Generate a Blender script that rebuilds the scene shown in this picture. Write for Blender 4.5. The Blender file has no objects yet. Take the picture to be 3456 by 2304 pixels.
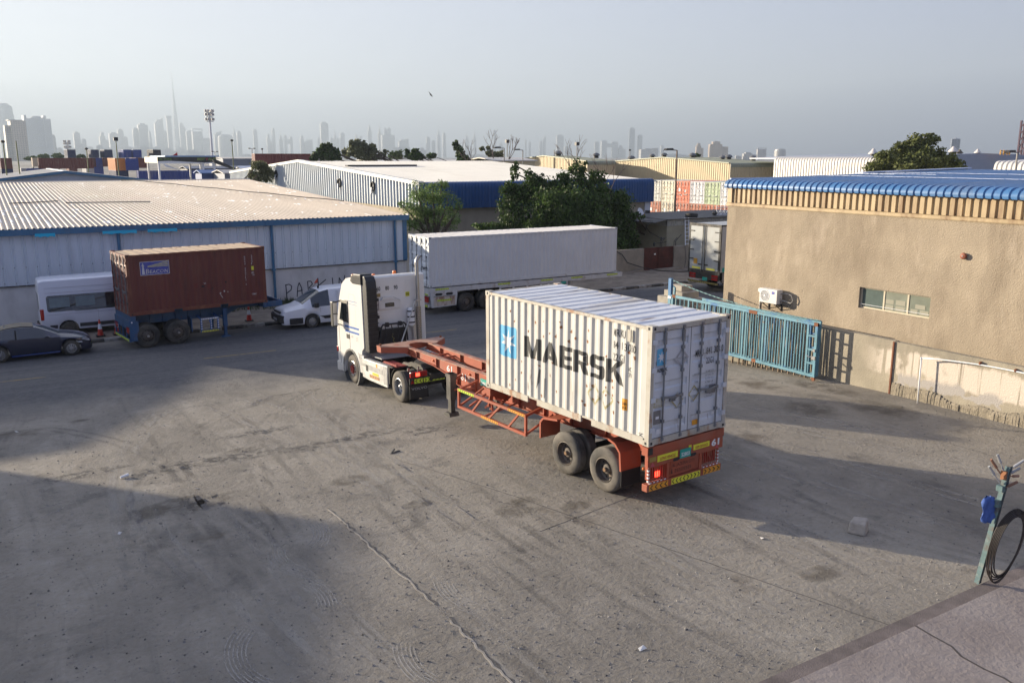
import bpy, bmesh, math, random
from mathutils import Vector, Matrix
R = math.radians
C = bpy.context.scene.collection
SC = bpy.context.scene
rnd = random.Random(7)

# ------------------------------------------------------------ camera, sky, sun, exposure
# axes: X runs along the street, Y away across it, Z up
cam = bpy.data.cameras.new('camera'); co = bpy.data.objects.new('camera', cam); C.objects.link(co)
cam.sensor_width = 36; cam.lens = 2900 / 3456 * 36; cam.clip_start = 0.1; cam.clip_end = 60000
PITCH = math.atan((1152 - 530) / 2900)
co.location = (0, 0, 7.45); co.rotation_euler = (R(90) - PITCH, 0, R(-31.5))
SC.camera = co

SUN_EL, SUN_AZ = 10.6, -35.0
VEIL_LO, VEIL_HI = 0.75, 1.35
# azimuth in degrees from +Y towards +X
sv = Vector((math.sin(R(SUN_AZ)) * math.cos(R(SUN_EL)), math.cos(R(SUN_AZ)) * math.cos(R(SUN_EL)), math.sin(R(SUN_EL))))
sl = bpy.data.lights.new('sun', 'SUN'); so = bpy.data.objects.new('sun', sl); C.objects.link(so)
sl.energy = 5.0; sl.angle = R(0.6); sl.color = (1.0, 0.86, 0.66)
so.rotation_euler = sv.to_track_quat('Z', 'Y').to_euler()

w = bpy.data.worlds.new('World'); SC.world = w; w.use_nodes = True
nt = w.node_tree; nt.nodes.clear()
def N(t, typ, **k):
    n = t.nodes.new(typ)
    for a, b in k.items(): setattr(n, a, b)
    return n
wo = N(nt, 'ShaderNodeOutputWorld'); bg = N(nt, 'ShaderNodeBackground'); bg.inputs['Strength'].default_value = 0.05
sky = N(nt, 'ShaderNodeTexSky', sky_type='NISHITA', sun_disc=False, sun_elevation=R(SUN_EL), sun_rotation=R(SUN_AZ),
        air_density=0.8, dust_density=3.0, ozone_density=2.5, altitude=10)
# thin high cloud veil drawn over the sky
tc = N(nt, 'ShaderNodeTexCoord'); mp = N(nt, 'ShaderNodeMapping'); mp.inputs['Scale'].default_value = (1.3, 1.3, 7)
nz = N(nt, 'ShaderNodeTexNoise'); nz.inputs['Scale'].default_value = 1.7; nz.inputs['Detail'].default_value = 5; nz.inputs['Roughness'].default_value = .5
cr = N(nt, 'ShaderNodeValToRGB'); cr.color_ramp.elements[0].position = .35; cr.color_ramp.elements[1].position = .72
cr.color_ramp.elements[0].color = (.82, .82, .82, 1); cr.color_ramp.elements[1].color = (.97, .97, .97, 1)
mx = N(nt, 'ShaderNodeMix', data_type='RGBA')
# the veil is brightest on the sun's side of the sky and dims towards the far side
gl = N(nt, 'ShaderNodeVectorMath', operation='DOT_PRODUCT'); gl.inputs[1].default_value = Vector((sv.x, sv.y, .25)).normalized()
gm = N(nt, 'ShaderNodeMapRange', interpolation_type='SMOOTHSTEP'); gm.inputs['From Min'].default_value = -.7; gm.inputs['From Max'].default_value = .95; gm.inputs['To Min'].default_value = VEIL_LO; gm.inputs['To Max'].default_value = VEIL_HI
vs_ = N(nt, 'ShaderNodeMix', data_type='RGBA'); vs_.inputs['A'].default_value = (1.42, 1.66, 2.80, 1); vs_.inputs['B'].default_value = (2.08, 2.12, 2.5, 1)
vm = N(nt, 'ShaderNodeVectorMath', operation='SCALE')
nt.links.new(tc.outputs['Generated'], gl.inputs[0]); nt.links.new(gl.outputs['Value'], gm.inputs['Value']); nt.links.new(gl.outputs['Value'], vs_.inputs['Factor'])
nt.links.new(vs_.outputs['Result'], vm.inputs[0]); nt.links.new(gm.outputs[0], vm.inputs['Scale'])
nt.links.new(tc.outputs['Generated'], mp.inputs['Vector']); nt.links.new(mp.outputs[0], nz.inputs['Vector'])
nt.links.new(nz.outputs['Fac'], cr.inputs[0]); nt.links.new(cr.outputs[0], mx.inputs['Factor'])
nt.links.new(sky.outputs[0], mx.inputs['A']); nt.links.new(vm.outputs[0], mx.inputs['B']); nt.links.new(mx.outputs['Result'], bg.inputs['Color'])
nt.links.new(bg.outputs[0], wo.inputs['Surface'])

SC.render.engine = 'CYCLES'
SC.cycles.use_denoising = True
SC.cycles.max_bounces = 6; SC.cycles.diffuse_bounces = 3; SC.cycles.glossy_bounces = 3
SC.cycles.transmission_bounces = 4; SC.cycles.volume_bounces = 0; SC.cycles.transparent_max_bounces = 8
SC.view_settings.view_transform = 'Standard'; SC.view_settings.look = 'None'
SC.view_settings.exposure = 2.3; SC.view_settings.gamma = 1.0
SC.view_settings.use_curve_mapping = False

# ------------------------------------------------------------ helpers
class MB:
    """collects vertices and faces, becomes one mesh object"""
    def __init__(s): s.v = []; s.f = []; s.mi = []; s.m = 0
    def add(s, vs, fs):
        o = len(s.v); s.v += [tuple(p) for p in vs]
        for f in fs: s.f.append(tuple(i + o for i in f)); s.mi.append(s.m)
        return s
    def quad(s, a, b, c, d): return s.add([a, b, c, d], [(0, 1, 2, 3)])
    def box(s, x0, x1, y0, y1, z0, z1, M=None):
        vs = [(x, y, z) for x in (x0, x1) for y in (y0, y1) for z in (z0, z1)]
        if M is not None: vs = [M @ Vector(p) for p in vs]
        return s.add(vs, [(0, 1, 3, 2), (4, 6, 7, 5), (0, 4, 5, 1), (2, 3, 7, 6), (0, 2, 6, 4), (1, 5, 7, 3)])
    def bar(s, a, b, w, h=None, up=(0, 0, 1)):
        """a rectangular bar from a to b, w wide, h high"""
        h = h or w; a = Vector(a); b = Vector(b); d = (b - a).normalized(); u = Vector(up)
        if abs(d.dot(u)) > .98: u = Vector((0, 1, 0))
        r = d.cross(u).normalized() * (w / 2); u = r.cross(d).normalized() * (h / 2)
        return s.add([a - r - u, a + r - u, a + r + u, a - r + u, b - r - u, b + r - u, b + r + u, b - r + u],
                     [(0, 3, 2, 1), (4, 5, 6, 7), (0, 1, 5, 4), (1, 2, 6, 5), (2, 3, 7, 6), (3, 0, 4, 7)])
    def prism(s, poly, axis, a0, a1, M=None):
        """poly: 2D points; axis 'x','y','z' extruded between a0 and a1"""
        n = len(poly)
        def P(p, a):
            q = {'x': (a, p[0], p[1]), 'y': (p[0], a, p[1]), 'z': (p[0], p[1], a)}[axis]
            return M @ Vector(q) if M is not None else q
        vs = [P(p, a0) for p in poly] + [P(p, a1) for p in poly]
        return s.add(vs, [tuple(range(n)), tuple(range(2 * n - 1, n - 1, -1))] + [(i, i + n, (i + 1) % n + n, (i + 1) % n) for i in range(n)])
    def cyl(s, a, b, r0, r1=None, seg=12, caps=True):
        r1 = r0 if r1 is None else r1; a = Vector(a); b = Vector(b); d = (b - a).normalized()
        u = d.orthogonal().normalized(); v = d.cross(u)
        vs = []
        for p, r in ((a, r0), (b, r1)):
            for i in range(seg):
                t = 2 * math.pi * i / seg; vs.append(p + u * (r * math.cos(t)) + v * (r * math.sin(t)))
        fs = [(i, (i + 1) % seg, (i + 1) % seg + seg, i + seg) for i in range(seg)]
        if caps: fs += [tuple(range(seg - 1, -1, -1)), tuple(range(seg, 2 * seg))]
        return s.add(vs, fs)
    def tube(s, pts, r, seg=8):
        pts = [Vector(p) for p in pts]; vs = []; n = len(pts); u = None
        for i, p in enumerate(pts):
            d = (pts[min(i + 1, n - 1)] - pts[max(i - 1, 0)]).normalized()
            u = d.orthogonal().normalized() if u is None else (u - d * u.dot(d)).normalized()
            v = d.cross(u); rr = r[i] if isinstance(r, (list, tuple)) else r
            vs += [p + u * (rr * math.cos(2 * math.pi * k / seg)) + v * (rr * math.sin(2 * math.pi * k / seg)) for k in range(seg)]
        fs = [(i * seg + k, i * seg + (k + 1) % seg, (i + 1) * seg + (k + 1) % seg, (i + 1) * seg + k) for i in range(n - 1) for k in range(seg)]
        fs += [tuple(range(seg - 1, -1, -1)), tuple(range((n - 1) * seg, n * seg))]
        return s.add(vs, fs)
    def lathe(s, prof, c=(0, 0, 0), axis=(0, 0, 1), seg=24, a0=0, a1=2 * math.pi):
        """prof: (radius, height) pairs about an axis through c"""
        c = Vector(c); d = Vector(axis).normalized(); u = d.orthogonal().normalized(); v = d.cross(u)
        full = abs(a1 - a0 - 2 * math.pi) < 1e-6; m = seg if full else seg + 1; vs = []
        for r, h in prof:
            for i in range(m):
                t = a0 + (a1 - a0) * i / seg; vs.append(c + d * h + u * (r * math.cos(t)) + v * (r * math.sin(t)))
        fs = [(j * m + i, j * m + (i + 1) % m, (j + 1) * m + (i + 1) % m, (j + 1) * m + i) for j in range(len(prof) - 1) for i in range(seg)]
        return s.add(vs, fs)
    def ball(s, c, r, seg=10, rings=6, sc=(1, 1, 1)):
        pr = [(r * math.sin(math.pi * j / rings) + 1e-4, -r * math.cos(math.pi * j / rings)) for j in range(rings + 1)]
        o = len(s.v); s.lathe(pr, (0, 0, 0), (0, 0, 1), seg)
        for i in range(o, len(s.v)):
            p = s.v[i]; s.v[i] = (c[0] + p[0] * sc[0], c[1] + p[1] * sc[1], c[2] + p[2] * sc[2])
        return s
    def build(s, name, mats, parent=None, smooth=False, bevel=0, fixn=True):
        me = bpy.data.meshes.new(name); me.from_pydata([tuple(p) for p in s.v], [], s.f)
        mats = mats if isinstance(mats, (list, tuple)) else [mats]
        for m in mats: me.materials.append(m)
        if len(mats) > 1: me.polygons.foreach_set('material_index', s.mi)
        if fixn:
            b = bmesh.new(); b.from_mesh(me); bmesh.ops.recalc_face_normals(b, faces=b.faces); b.to_mesh(me); b.free()
        if smooth:
            me.polygons.foreach_set('use_smooth', [True] * len(me.polygons))
            if smooth is not True:
                me.set_sharp_from_angle(angle=R(smooth))
        me.update()
        o = bpy.data.objects.new(name, me); C.objects.link(o)
        if parent is not None: o.parent = parent
        if bevel:
            m = o.modifiers.new('bevel', 'BEVEL'); m.width = bevel; m.segments = 2; m.limit_method = 'ANGLE'; m.angle_limit = R(40)
            m.harden_normals = False
        return o

def thing(name, label, cat, loc=(0, 0, 0), rotz=0, group=None, pitch=0):
    o = bpy.data.objects.new(name, None); C.objects.link(o); o.empty_display_size = .2
    o.location = loc; o.rotation_euler = (0, pitch, rotz); o['label'] = label; o['category'] = cat
    if group: o['group'] = group
    return o
def tag(o, label, cat, group=None, kind=None):
    o['label'] = label; o['category'] = cat
    if group: o['group'] = group
    if kind: o['kind'] = kind
    return o
def lab(o, label): o['label'] = label; return o
def setting(o, kind='structure', label=None, cat=None):
    o['kind'] = kind
    if label: o['label'] = label
    if cat: o['category'] = cat
    return o
def copy_tree(o, parent=None):
    c = o.copy(); C.objects.link(c)
    if parent is not None: c.parent = parent
    for ch in list(o.children): copy_tree(ch, c)
    return c
def gz(y):
    t = max(0, min(1, (y - 15) / 16)); return -0.6 * t * t * (3 - 2 * t)

# ------------------------------------------------------------ materials
def mat(name, col, rough=.6, metal=0, var=0.0, vscale=2.0, stretch=(1, 1, 1), dirt=None, bump=0, bscale=40, spec=.5, coat=0, emit=None, island=0):
    """var: lightness noise; dirt: list of (colour, scale, lo, hi, stretch, strength)"""
    m = bpy.data.materials.new(name); m.use_nodes = True; t = m.node_tree; b = t.nodes['Principled BSDF']
    b.inputs['Roughness'].default_value = rough; b.inputs['Metallic'].default_value = metal
    b.inputs['Specular IOR Level'].default_value = spec; b.inputs['Coat Weight'].default_value = coat
    b.inputs['Base Color'].default_value = (*col, 1)
    if emit: b.inputs['Emission Color'].default_value = (*emit[:3], 1); b.inputs['Emission Strength'].default_value = emit[3]
    cur = None
    if var or dirt or bump or island:
        tc = N(t, 'ShaderNodeTexCoord'); oi = N(t, 'ShaderNodeObjectInfo'); ad = N(t, 'ShaderNodeVectorMath', operation='ADD')
        sc = N(t, 'ShaderNodeMath', operation='MULTIPLY'); sc.inputs[1].default_value = 37.0
        t.links.new(oi.outputs['Random'], sc.inputs[0])
        t.links.new(tc.outputs['Object'], ad.inputs[0]); t.links.new(sc.outputs[0], ad.inputs[1])
        vec = ad.outputs[0]
        def noise(scale, st, det=5, rg=.55):
            mp = N(t, 'ShaderNodeMapping'); mp.inputs['Scale'].default_value = st
            n = N(t, 'ShaderNodeTexNoise'); n.inputs['Scale'].default_value = scale; n.inputs['Detail'].default_value = det; n.inputs['Roughness'].default_value = rg
            t.links.new(vec, mp.inputs['Vector']); t.links.new(mp.outputs[0], n.inputs['Vector']); return n.outputs['Fac']
        if var:
            f = noise(vscale, stretch); mr = N(t, 'ShaderNodeMapRange'); mr.inputs['From Min'].default_value = .25; mr.inputs['From Max'].default_value = .75
            mr.inputs['To Min'].default_value = 1 - var; mr.inputs['To Max'].default_value = 1 + var; t.links.new(f, mr.inputs['Value'])
            mu = N(t, 'ShaderNodeVectorMath', operation='SCALE'); mu.inputs[0].default_value = col; t.links.new(mr.outputs[0], mu.inputs['Scale']); cur = mu.outputs[0]
        if island:
            g = N(t, 'ShaderNodeNewGeometry'); mr = N(t, 'ShaderNodeMapRange'); mr.inputs['To Min'].default_value = 1 - island; mr.inputs['To Max'].default_value = 1 + island
            t.links.new(g.outputs['Random Per Island'], mr.inputs['Value'])
            mu = N(t, 'ShaderNodeVectorMath', operation='SCALE'); t.links.new(mr.outputs[0], mu.inputs['Scale'])
            if cur is None: mu.inputs[0].default_value = col
            else: t.links.new(cur, mu.inputs[0])
            cur = mu.outputs[0]
        for d in dirt or []:
            dc, ds, lo, hi, st, k = d
            f = noise(ds, st, 8, .6); mr = N(t, 'ShaderNodeMapRange'); mr.inputs['From Min'].default_value = lo; mr.inputs['From Max'].default_value = hi; mr.inputs['To Max'].default_value = k
            t.links.new(f, mr.inputs['Value']); mx = N(t, 'ShaderNodeMix', data_type='RGBA'); t.links.new(mr.outputs[0], mx.inputs['Factor'])
            if cur is None: mx.inputs['A'].default_value = (*col, 1)
            else: t.links.new(cur, mx.inputs['A'])
            mx.inputs['B'].default_value = (*dc, 1); cur = mx.outputs['Result']
        if cur is not None: t.links.new(cur, b.inputs['Base Color'])
        if bump:
            f = noise(bscale, (1, 1, 1), 6, .6); bp = N(t, 'ShaderNodeBump'); bp.inputs['Strength'].default_value = min(1, bump); bp.inputs['Distance'].default_value = .02 * max(1, bump)
            t.links.new(f, bp.inputs['Height']); t.links.new(bp.outputs[0], b.inputs['Normal'])
    return m
RUST = (.10, .035, .014)
DUST = (.30, .26, .21)
ST = (1, 1, .12)       # vertical streaks
def glassmat(name, col=(.02, .025, .03), rough=.08):
    return mat(name, col, rough, 0, spec=.9, coat=.5)
def leafmat(name, col, island=.5, tr=.25):
    m = mat(name, col, .55, 0, var=.45, vscale=.55, island=island, spec=.3)
    t = m.node_tree; b = t.nodes['Principled BSDF']; lk = b.inputs['Base Color'].links[0].from_socket
    tl = N(t, 'ShaderNodeBsdfTranslucent'); ms = N(t, 'ShaderNodeMixShader'); ms.inputs[0].default_value = tr
    t.links.new(lk, tl.inputs['Color']); t.links.new(b.outputs[0], ms.inputs[1]); t.links.new(tl.outputs[0], ms.inputs[2])
    t.links.new(ms.outputs[0], t.nodes['Material Output'].inputs['Surface'])
    return m

MT = {}
MT['tyre'] = mat('tyre_rubber', (.022, .022, .022), .8, var=.3, vscale=3, dirt=[((.16, .14, .11), 2.5, .4, .75, (1, 1, 1), .55)])
MT['tyre_dusty'] = mat('tyre_rubber_dusty', (.05, .048, .045), .85, var=.3, vscale=3, dirt=[((.21, .185, .15), 2.0, .35, .7, (1, 1, 1), .8)])
MT['black'] = mat('black_plastic', (.018, .018, .02), .5, var=.2)
MT['darkmetal'] = mat('dark_metal', (.035, .034, .033), .6, .3, var=.3, dirt=[(DUST, 3, .5, .8, (1, 1, 1), .4)])
MT['steel'] = mat('steel', (.45, .45, .46), .35, .85, var=.2)
MT['galv'] = mat('galvanised', (.36, .37, .38), .5, .4, var=.2)
MT['glass'] = glassmat('dark_glass')
MT['white'] = mat('white_plain', (.75, .76, .77), .5)
MT['blk'] = mat('black_mark', (.02, .02, .022), .7)
MT['yel'] = mat('yellow_reflective', (.75, .72, .05), .45)
MT['lime'] = mat('lime_reflective', (.55, .72, .05), .45)
MT['orange'] = mat('orange_reflective', (.75, .33, .03), .5)
MT['plate'] = mat('green_plate', (.02, .34, .27), .5)
MT['redlens'] = mat('red_lens', (.30, .012, .01), .25)
MT['redlit'] = mat('red_lamp_lit', (.8, .02, .01), .3, emit=(1, .04, .02, 1.6))
MT['amber'] = mat('amber_lens', (.7, .16, .02), .3)
MT['concrete'] = mat('old_concrete', (.34, .31, .26), .9, var=.25, vscale=3, bump=.4, bscale=30)

# lettering as flat meshes from the built-in font
def text_geo(s, h, bold=0.0, sx=1.0, align='LEFT', shear=0, space=1.0, res=2):
    cu = bpy.data.curves.new('txt', 'FONT'); cu.body = s; cu.size = 1; cu.offset = bold; cu.resolution_u = res
    cu.shear = shear; cu.space_character = space
    o = bpy.data.objects.new('txt', cu); C.objects.link(o); bpy.context.view_layer.update()
    me = bpy.data.meshes.new_from_object(o.evaluated_get(bpy.context.evaluated_depsgraph_get()))
    vs = [v.co.copy() for v in me.vertices]; fs = [tuple(p.vertices) for p in me.polygons]
    bpy.data.objects.remove(o); bpy.data.curves.remove(cu); bpy.data.meshes.remove(me)
    x0 = min(v.x for v in vs); x1 = max(v.x for v in vs); y0 = min(v.y for v in vs); y1 = max(v.y for v in vs)
    k = h / (y1 - y0); W = (x1 - x0) * k * sx
    off = {'LEFT': 0, 'CENTER': -W / 2, 'RIGHT': -W}[align]
    return [((v.x - x0) * k * sx + off, (v.y - y0) * k) for v in vs], fs, W
def put(mb, pts, fs, o, dx, dy, n=(0, 0, 0), e=.004):
    """flat 2D geometry on the plane o + x dx + y dy, lifted e along n"""
    o = Vector(o); dx = Vector(dx); dy = Vector(dy); n = Vector(n)
    mb.add([o + dx * p[0] + dy * p[1] + n * e for p in pts], fs); return mb
def text(mb, s, h, o, dx, dy, n, e=.004, width=None, **k):
    pts, fs, W = text_geo(s, h, **k)
    if width: pts = [(p[0] * width / W, p[1]) for p in pts]
    return put(mb, pts, fs, o, dx, dy, n, e)
def chevron_strip(name, parent, o, dx, dy, n, L, H, bgm, num=6, dirs='out', e=.004):
    """reflective strip with black chevrons: two materials, one mesh"""
    mb = MB(); put(mb, [(0, 0), (L, 0), (L, H), (0, H)], [(0, 1, 2, 3)], o, dx, dy, n, e)
    mb.m = 1; p = L / num
    for i in range(num):
        c = (i + .5) * p; s = {'out': -1 if c < L / 2 else 1, 'l': -1, 'r': 1}[dirs]
        a = .22 * p; t = .26 * p
        put(mb, [(c - s * a - t / 2, .1 * H), (c - s * a + t / 2, .1 * H), (c + s * a + t / 2, H / 2), (c - s * a + t / 2, .9 * H), (c - s * a - t / 2, .9 * H), (c + s * a - t / 2, H / 2)],
            [(0, 1, 2, 5), (5, 2, 3, 4)], o, dx, dy, n, e + .002)
    return mb.build(name, [bgm, MT['blk']], parent, fixn=False)

# corrugated sheets
def corr_breaks(L, p, a, b, c, d, margin=0.0):
    """(x, depth) points of a trapezoid wave: outer flat a, slope b, inner flat c, slope b"""
    out = [(0, 0)]; x = margin
    if margin: out.append((margin, 0))
    while x + a + b + c + b < L - margin + 1e-6:
        for dx, dd in ((a, 0), (b, -d), (c, -d), (b, 0)):
            x += dx; out.append((x, dd))
    if out[-1][0] < L - 1e-6: out.append((L, 0))
    return out
def corr_sheet(mb, o, dx, dz, n, breaks, H):
    o = Vector(o); dx = Vector(dx); dz = Vector(dz); n = Vector(n); k = len(breaks)
    lo = [o + dx * x + n * d for x, d in breaks]; hi = [p + dz * H for p in lo]
    return mb.add(lo + hi, [(i, i + 1, i + 1 + k, i + k) for i in range(k - 1)])
def depth_at(breaks, x):
    for (x0, d0), (x1, d1) in zip(breaks, breaks[1:]):
        if x0 <= x <= x1: return d0 + (d1 - d0) * (x - x0) / max(1e-9, x1 - x0)
    return 0
def conform(mb, pts, fs, o, dx, dy, n, breaks, x0, y0, e=.004):
    """2D geometry (placed at x0,y0 on the sheet) cut at every fold and laid on the corrugation"""
    b = bmesh.new(); vv = [b.verts.new((p[0] + x0, p[1] + y0, 0)) for p in pts]
    for f in fs:
        try: b.faces.new([vv[i] for i in f])
        except ValueError: pass
    xa = min(p[0] for p in pts) + x0; xb = max(p[0] for p in pts) + x0
    for bx, _ in breaks:
        if xa < bx < xb:
            bmesh.ops.bisect_plane(b, geom=b.verts[:] + b.edges[:] + b.faces[:], plane_co=(bx, 0, 0), plane_no=(1, 0, 0), dist=1e-5)
    b.verts.index_update(); o = Vector(o); dx = Vector(dx); dy = Vector(dy); n = Vector(n)
    mb.add([o + dx * v.co.x + dy * v.co.y + n * (depth_at(breaks, v.co.x) + e) for v in b.verts], [tuple(v.index for v in f.verts) for f in b.faces])
    b.free(); return mb
def rrect(w, h, r, k=4):
    pts = []
    for cx, cy, a in ((w - r, r, -90), (w - r, h - r, 0), (r, h - r, 90), (r, r, 180)):
        for i in range(k + 1):
            t = R(a + 90 * i / k); pts.append((cx + r * math.cos(t), cy + r * math.sin(t)))
    return pts
def star7(r0, r1):
    pts = []
    for i in range(14):
        t = math.pi / 2 + i * math.pi / 7; r = r0 if i % 2 == 0 else r1; pts.append((r * math.cos(t), r * math.sin(t)))
    return [(0, 0)] + pts, [(0, 1 + i, 1 + (i + 1) % 14) for i in range(14)]
# ------------------------------------------------------------ ground, yard, road
def ground_nodes(m):
    """dusty, tyre-streaked yard surface in ground coordinates; returns colour, height and position sockets"""
    t = m.node_tree; L = t.links.new
    tc = N(t, 'ShaderNodeTexCoord'); P = tc.outputs['Object']
    def noise(sc, st=(1, 1, 1), rot=0, det=6, rg=.55, vec=None, dist=0):
        mp = N(t, 'ShaderNodeMapping'); mp.inputs['Scale'].default_value = st; mp.inputs['Rotation'].default_value = (0, 0, R(rot))
        n = N(t, 'ShaderNodeTexNoise'); n.inputs['Scale'].default_value = sc; n.inputs['Detail'].default_value = det; n.inputs['Roughness'].default_value = rg; n.inputs['Distortion'].default_value = dist
        L(vec or P, mp.inputs['Vector']); L(mp.outputs[0], n.inputs['Vector']); return n
    def ramp(f, lo, hi, a=0, b=1):
        r = N(t, 'ShaderNodeMapRange', interpolation_type='SMOOTHSTEP'); L(f, r.inputs['Value'])
        for k, v in zip(('From Min', 'From Max', 'To Min', 'To Max'), (lo, hi, a, b)): r.inputs[k].default_value = v
        return r.outputs[0]
    def mix(f, a, b, bt='MIX'):
        x = N(t, 'ShaderNodeMix', data_type='RGBA', blend_type=bt)
        for s, v in (('Factor', f), ('A', a), ('B', b)):
            if isinstance(v, (int, float)): x.inputs[s].default_value = v
            elif isinstance(v, tuple): x.inputs[s].default_value = (*v, 1)
            else: L(v, x.inputs[s])
        return x.outputs['Result']
    # slow bending of the tyre-streak field
    wob = noise(.07, det=2); va = N(t, 'ShaderNodeVectorMath', operation='MULTIPLY_ADD'); va.inputs[1].default_value = (3.2, 3.2, 0)
    L(wob.outputs['Color'], va.inputs[0]); L(P, va.inputs[2]); Pw = va.outputs[0]
    big = noise(.16, det=5).outputs['Fac']; mid = noise(.9, det=7, rg=.65).outputs['Fac']; fine = noise(9, det=8, rg=.7).outputs['Fac']
    st1 = noise(1.0, (1.3, .055, 1), 14, 4, .6, Pw).outputs['Fac']
    st2 = noise(1.0, (2.6, .10, 1), -8, 5, .65, Pw).outputs['Fac']
    blot = noise(.42, (1, .7, 1), 20, 8, .68, Pw, .6).outputs['Fac']; grit = noise(3.2, det=8, rg=.75).outputs['Fac']
    c = mix(ramp(big, .36, .64), (.205, .190, .166), (.300, .276, .236))
    c = mix(ramp(blot, .50, .70, 0, .75), c, (.345, .322, .282))
    c = mix(ramp(blot, .46, .32, 0, .70), c, (.125, .118, .108))
    c = mix(ramp(st1, .48, .70, 0, .38), c, (.335, .312, .272))
    c = mix(ramp(st2, .55, .74, 0, .40), c, (.105, .10, .094))
    c = mix(ramp(mid, .50, .75, 0, .5), c, (.36, .336, .295))
    c = mix(ramp(mid, .44, .28, 0, .55), c, (.10, .095, .09))
    c = mix(ramp(grit, .46, .30, 0, .45), c, (.085, .083, .082))
    oil = noise(.33, det=6, rg=.6).outputs['Fac']; c = mix(ramp(oil, .60, .72, 0, .7), c, (.085, .068, .05))
    c = mix(ramp(fine, .3, .7, 0, .7), c, (.42, .40, .365), 'OVERLAY')
    vo = N(t, 'ShaderNodeTexVoronoi'); vo.inputs['Scale'].default_value = 9; vo.inputs['Randomness'].default_value = 1; L(P, vo.inputs['Vector'])
    sp = noise(1.2, det=3).outputs['Fac']; ml = N(t, 'ShaderNodeMath', operation='MULTIPLY'); L(ramp(vo.outputs['Distance'], .16, .06), ml.inputs[0]); L(ramp(sp, .45, .6), ml.inputs[1])
    c = mix(ml.outputs[0], c, (.06, .06, .062))
    sep = N(t, 'ShaderNodeSeparateXYZ'); L(P, sep.inputs[0])
    hsum = N(t, 'ShaderNodeMath', operation='MULTIPLY_ADD'); hsum.inputs[1].default_value = .5; L(mid, hsum.inputs[0]); L(fine, hsum.inputs[2])
    return c, hsum.outputs[0], sep, mix, ramp, noise, L
def ground_mat(name, kind):
    m = bpy.data.materials.new(name); m.use_nodes = True; t = m.node_tree; b = t.nodes['Principled BSDF']
    c, h, sep, mix, ramp, noise, L = ground_nodes(m)
    if kind == 'road':
        a = noise(6, det=8, rg=.7).outputs['Fac']; tr = noise(.5, (.04, 1.2, 1), 0, 4, .6).outputs['Fac']; n2 = noise(.5, det=6, rg=.65).outputs['Fac']
        asp = mix(ramp(a, .3, .7), (.082, .083, .087), (.128, .128, .130))
        asp = mix(ramp(tr, .45, .7, 0, .5), asp, (.185, .178, .168)); asp = mix(ramp(tr, .45, .3, 0, .5), asp, (.055, .056, .06))
        ad = N(t, 'ShaderNodeMath', operation='MULTIPLY_ADD'); ad.inputs[1].default_value = 5.0; L(n2, ad.inputs[0]); L(sep.outputs['Y'], ad.inputs[2])
        c = mix(ramp(ad.outputs[0], 31.2, 36.0), c, asp)
        c = mix(ramp(ad.outputs[0], 42.2, 44.4, 0, .6), c, (.26, .24, .21))
    if kind == 'far':
        n2 = noise(.012, det=5).outputs['Fac']; far = mix(ramp(n2, .35, .65), (.20, .185, .165), (.33, .30, .25))
        c = mix(ramp(sep.outputs['Y'], 44, 52), c, far)
    if kind == 'verge':
        n2 = noise(1.4, det=7, rg=.65).outputs['Fac']; c = mix(.65, c, mix(ramp(n2, .35, .65), (.13, .10, .075), (.24, .20, .16)))
    if kind == 'apron':
        n2 = noise(.7, det=7, rg=.6).outputs['Fac']; n3 = noise(7, det=7, rg=.7).outputs['Fac']
        c2 = mix(ramp(n2, .3, .7), (.225, .192, .183), (.315, .280, .268)); c2 = mix(ramp(n3, .55, .8, 0, .5), c2, (.14, .12, .115))
        c = mix(.8, c, c2)
    bp = N(t, 'ShaderNodeBump'); bp.inputs['Strength'].default_value = .8; bp.inputs['Distance'].default_value = .035
    L(h, bp.inputs['Height']); L(bp.outputs[0], b.inputs['Normal']); L(c, b.inputs['Base Color']); b.inputs['Roughness'].default_value = .92
    b.inputs['Specular IOR Level'].default_value = .25
    return m
def sheet(name, xs, ys, zf, m):
    mb = MB(); k = len(xs)
    mb.add([(x, y, zf(x, y)) for y in ys for x in xs], [(j * k + i, j * k + i + 1, (j + 1) * k + i + 1, (j + 1) * k + i) for j in range(len(ys) - 1) for i in range(k - 1)])
    return mb.build(name, m, smooth=True)
yr = [-40, 0, 8, 14] + [15 + i * .8 for i in range(21)]
gr = setting(sheet('ground', [-300, -60, 0, 60, 300, 14000], yr + [36, 60, 300, 2000, 14000], lambda x, y: gz(y), ground_mat('yard_ground', 'far')))
gr2 = setting(sheet('ground', [-14000, -300], [-40, 300, 2000, 14000], lambda x, y: -.6 if y > 100 else -.6, ground_mat('far_ground', 'far')))
setting(sheet('road', [-60, 0, 30, 60, 160], [y for y in yr if y > 28.5] + [34, 38, 41.35], lambda x, y: gz(y) + .004, ground_mat('road_asphalt', 'road')))
mb = MB()
for i in range(-6, 12): mb.quad((.9 + i * 8.7 - 2.5, 35.66, -.592), (.9 + i * 8.7 + .5, 35.66, -.592), (.9 + i * 8.7 + .5, 35.78, -.592), (.9 + i * 8.7 - 2.5, 35.78, -.592))
setting(mb.build('road_marking', mat('worn_yellow_paint', (.36, .25, .08), .8, var=.4, vscale=5, dirt=[((.12, .11, .1), 5, .42, .6, (1, 1, 1), .8)])))
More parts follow.
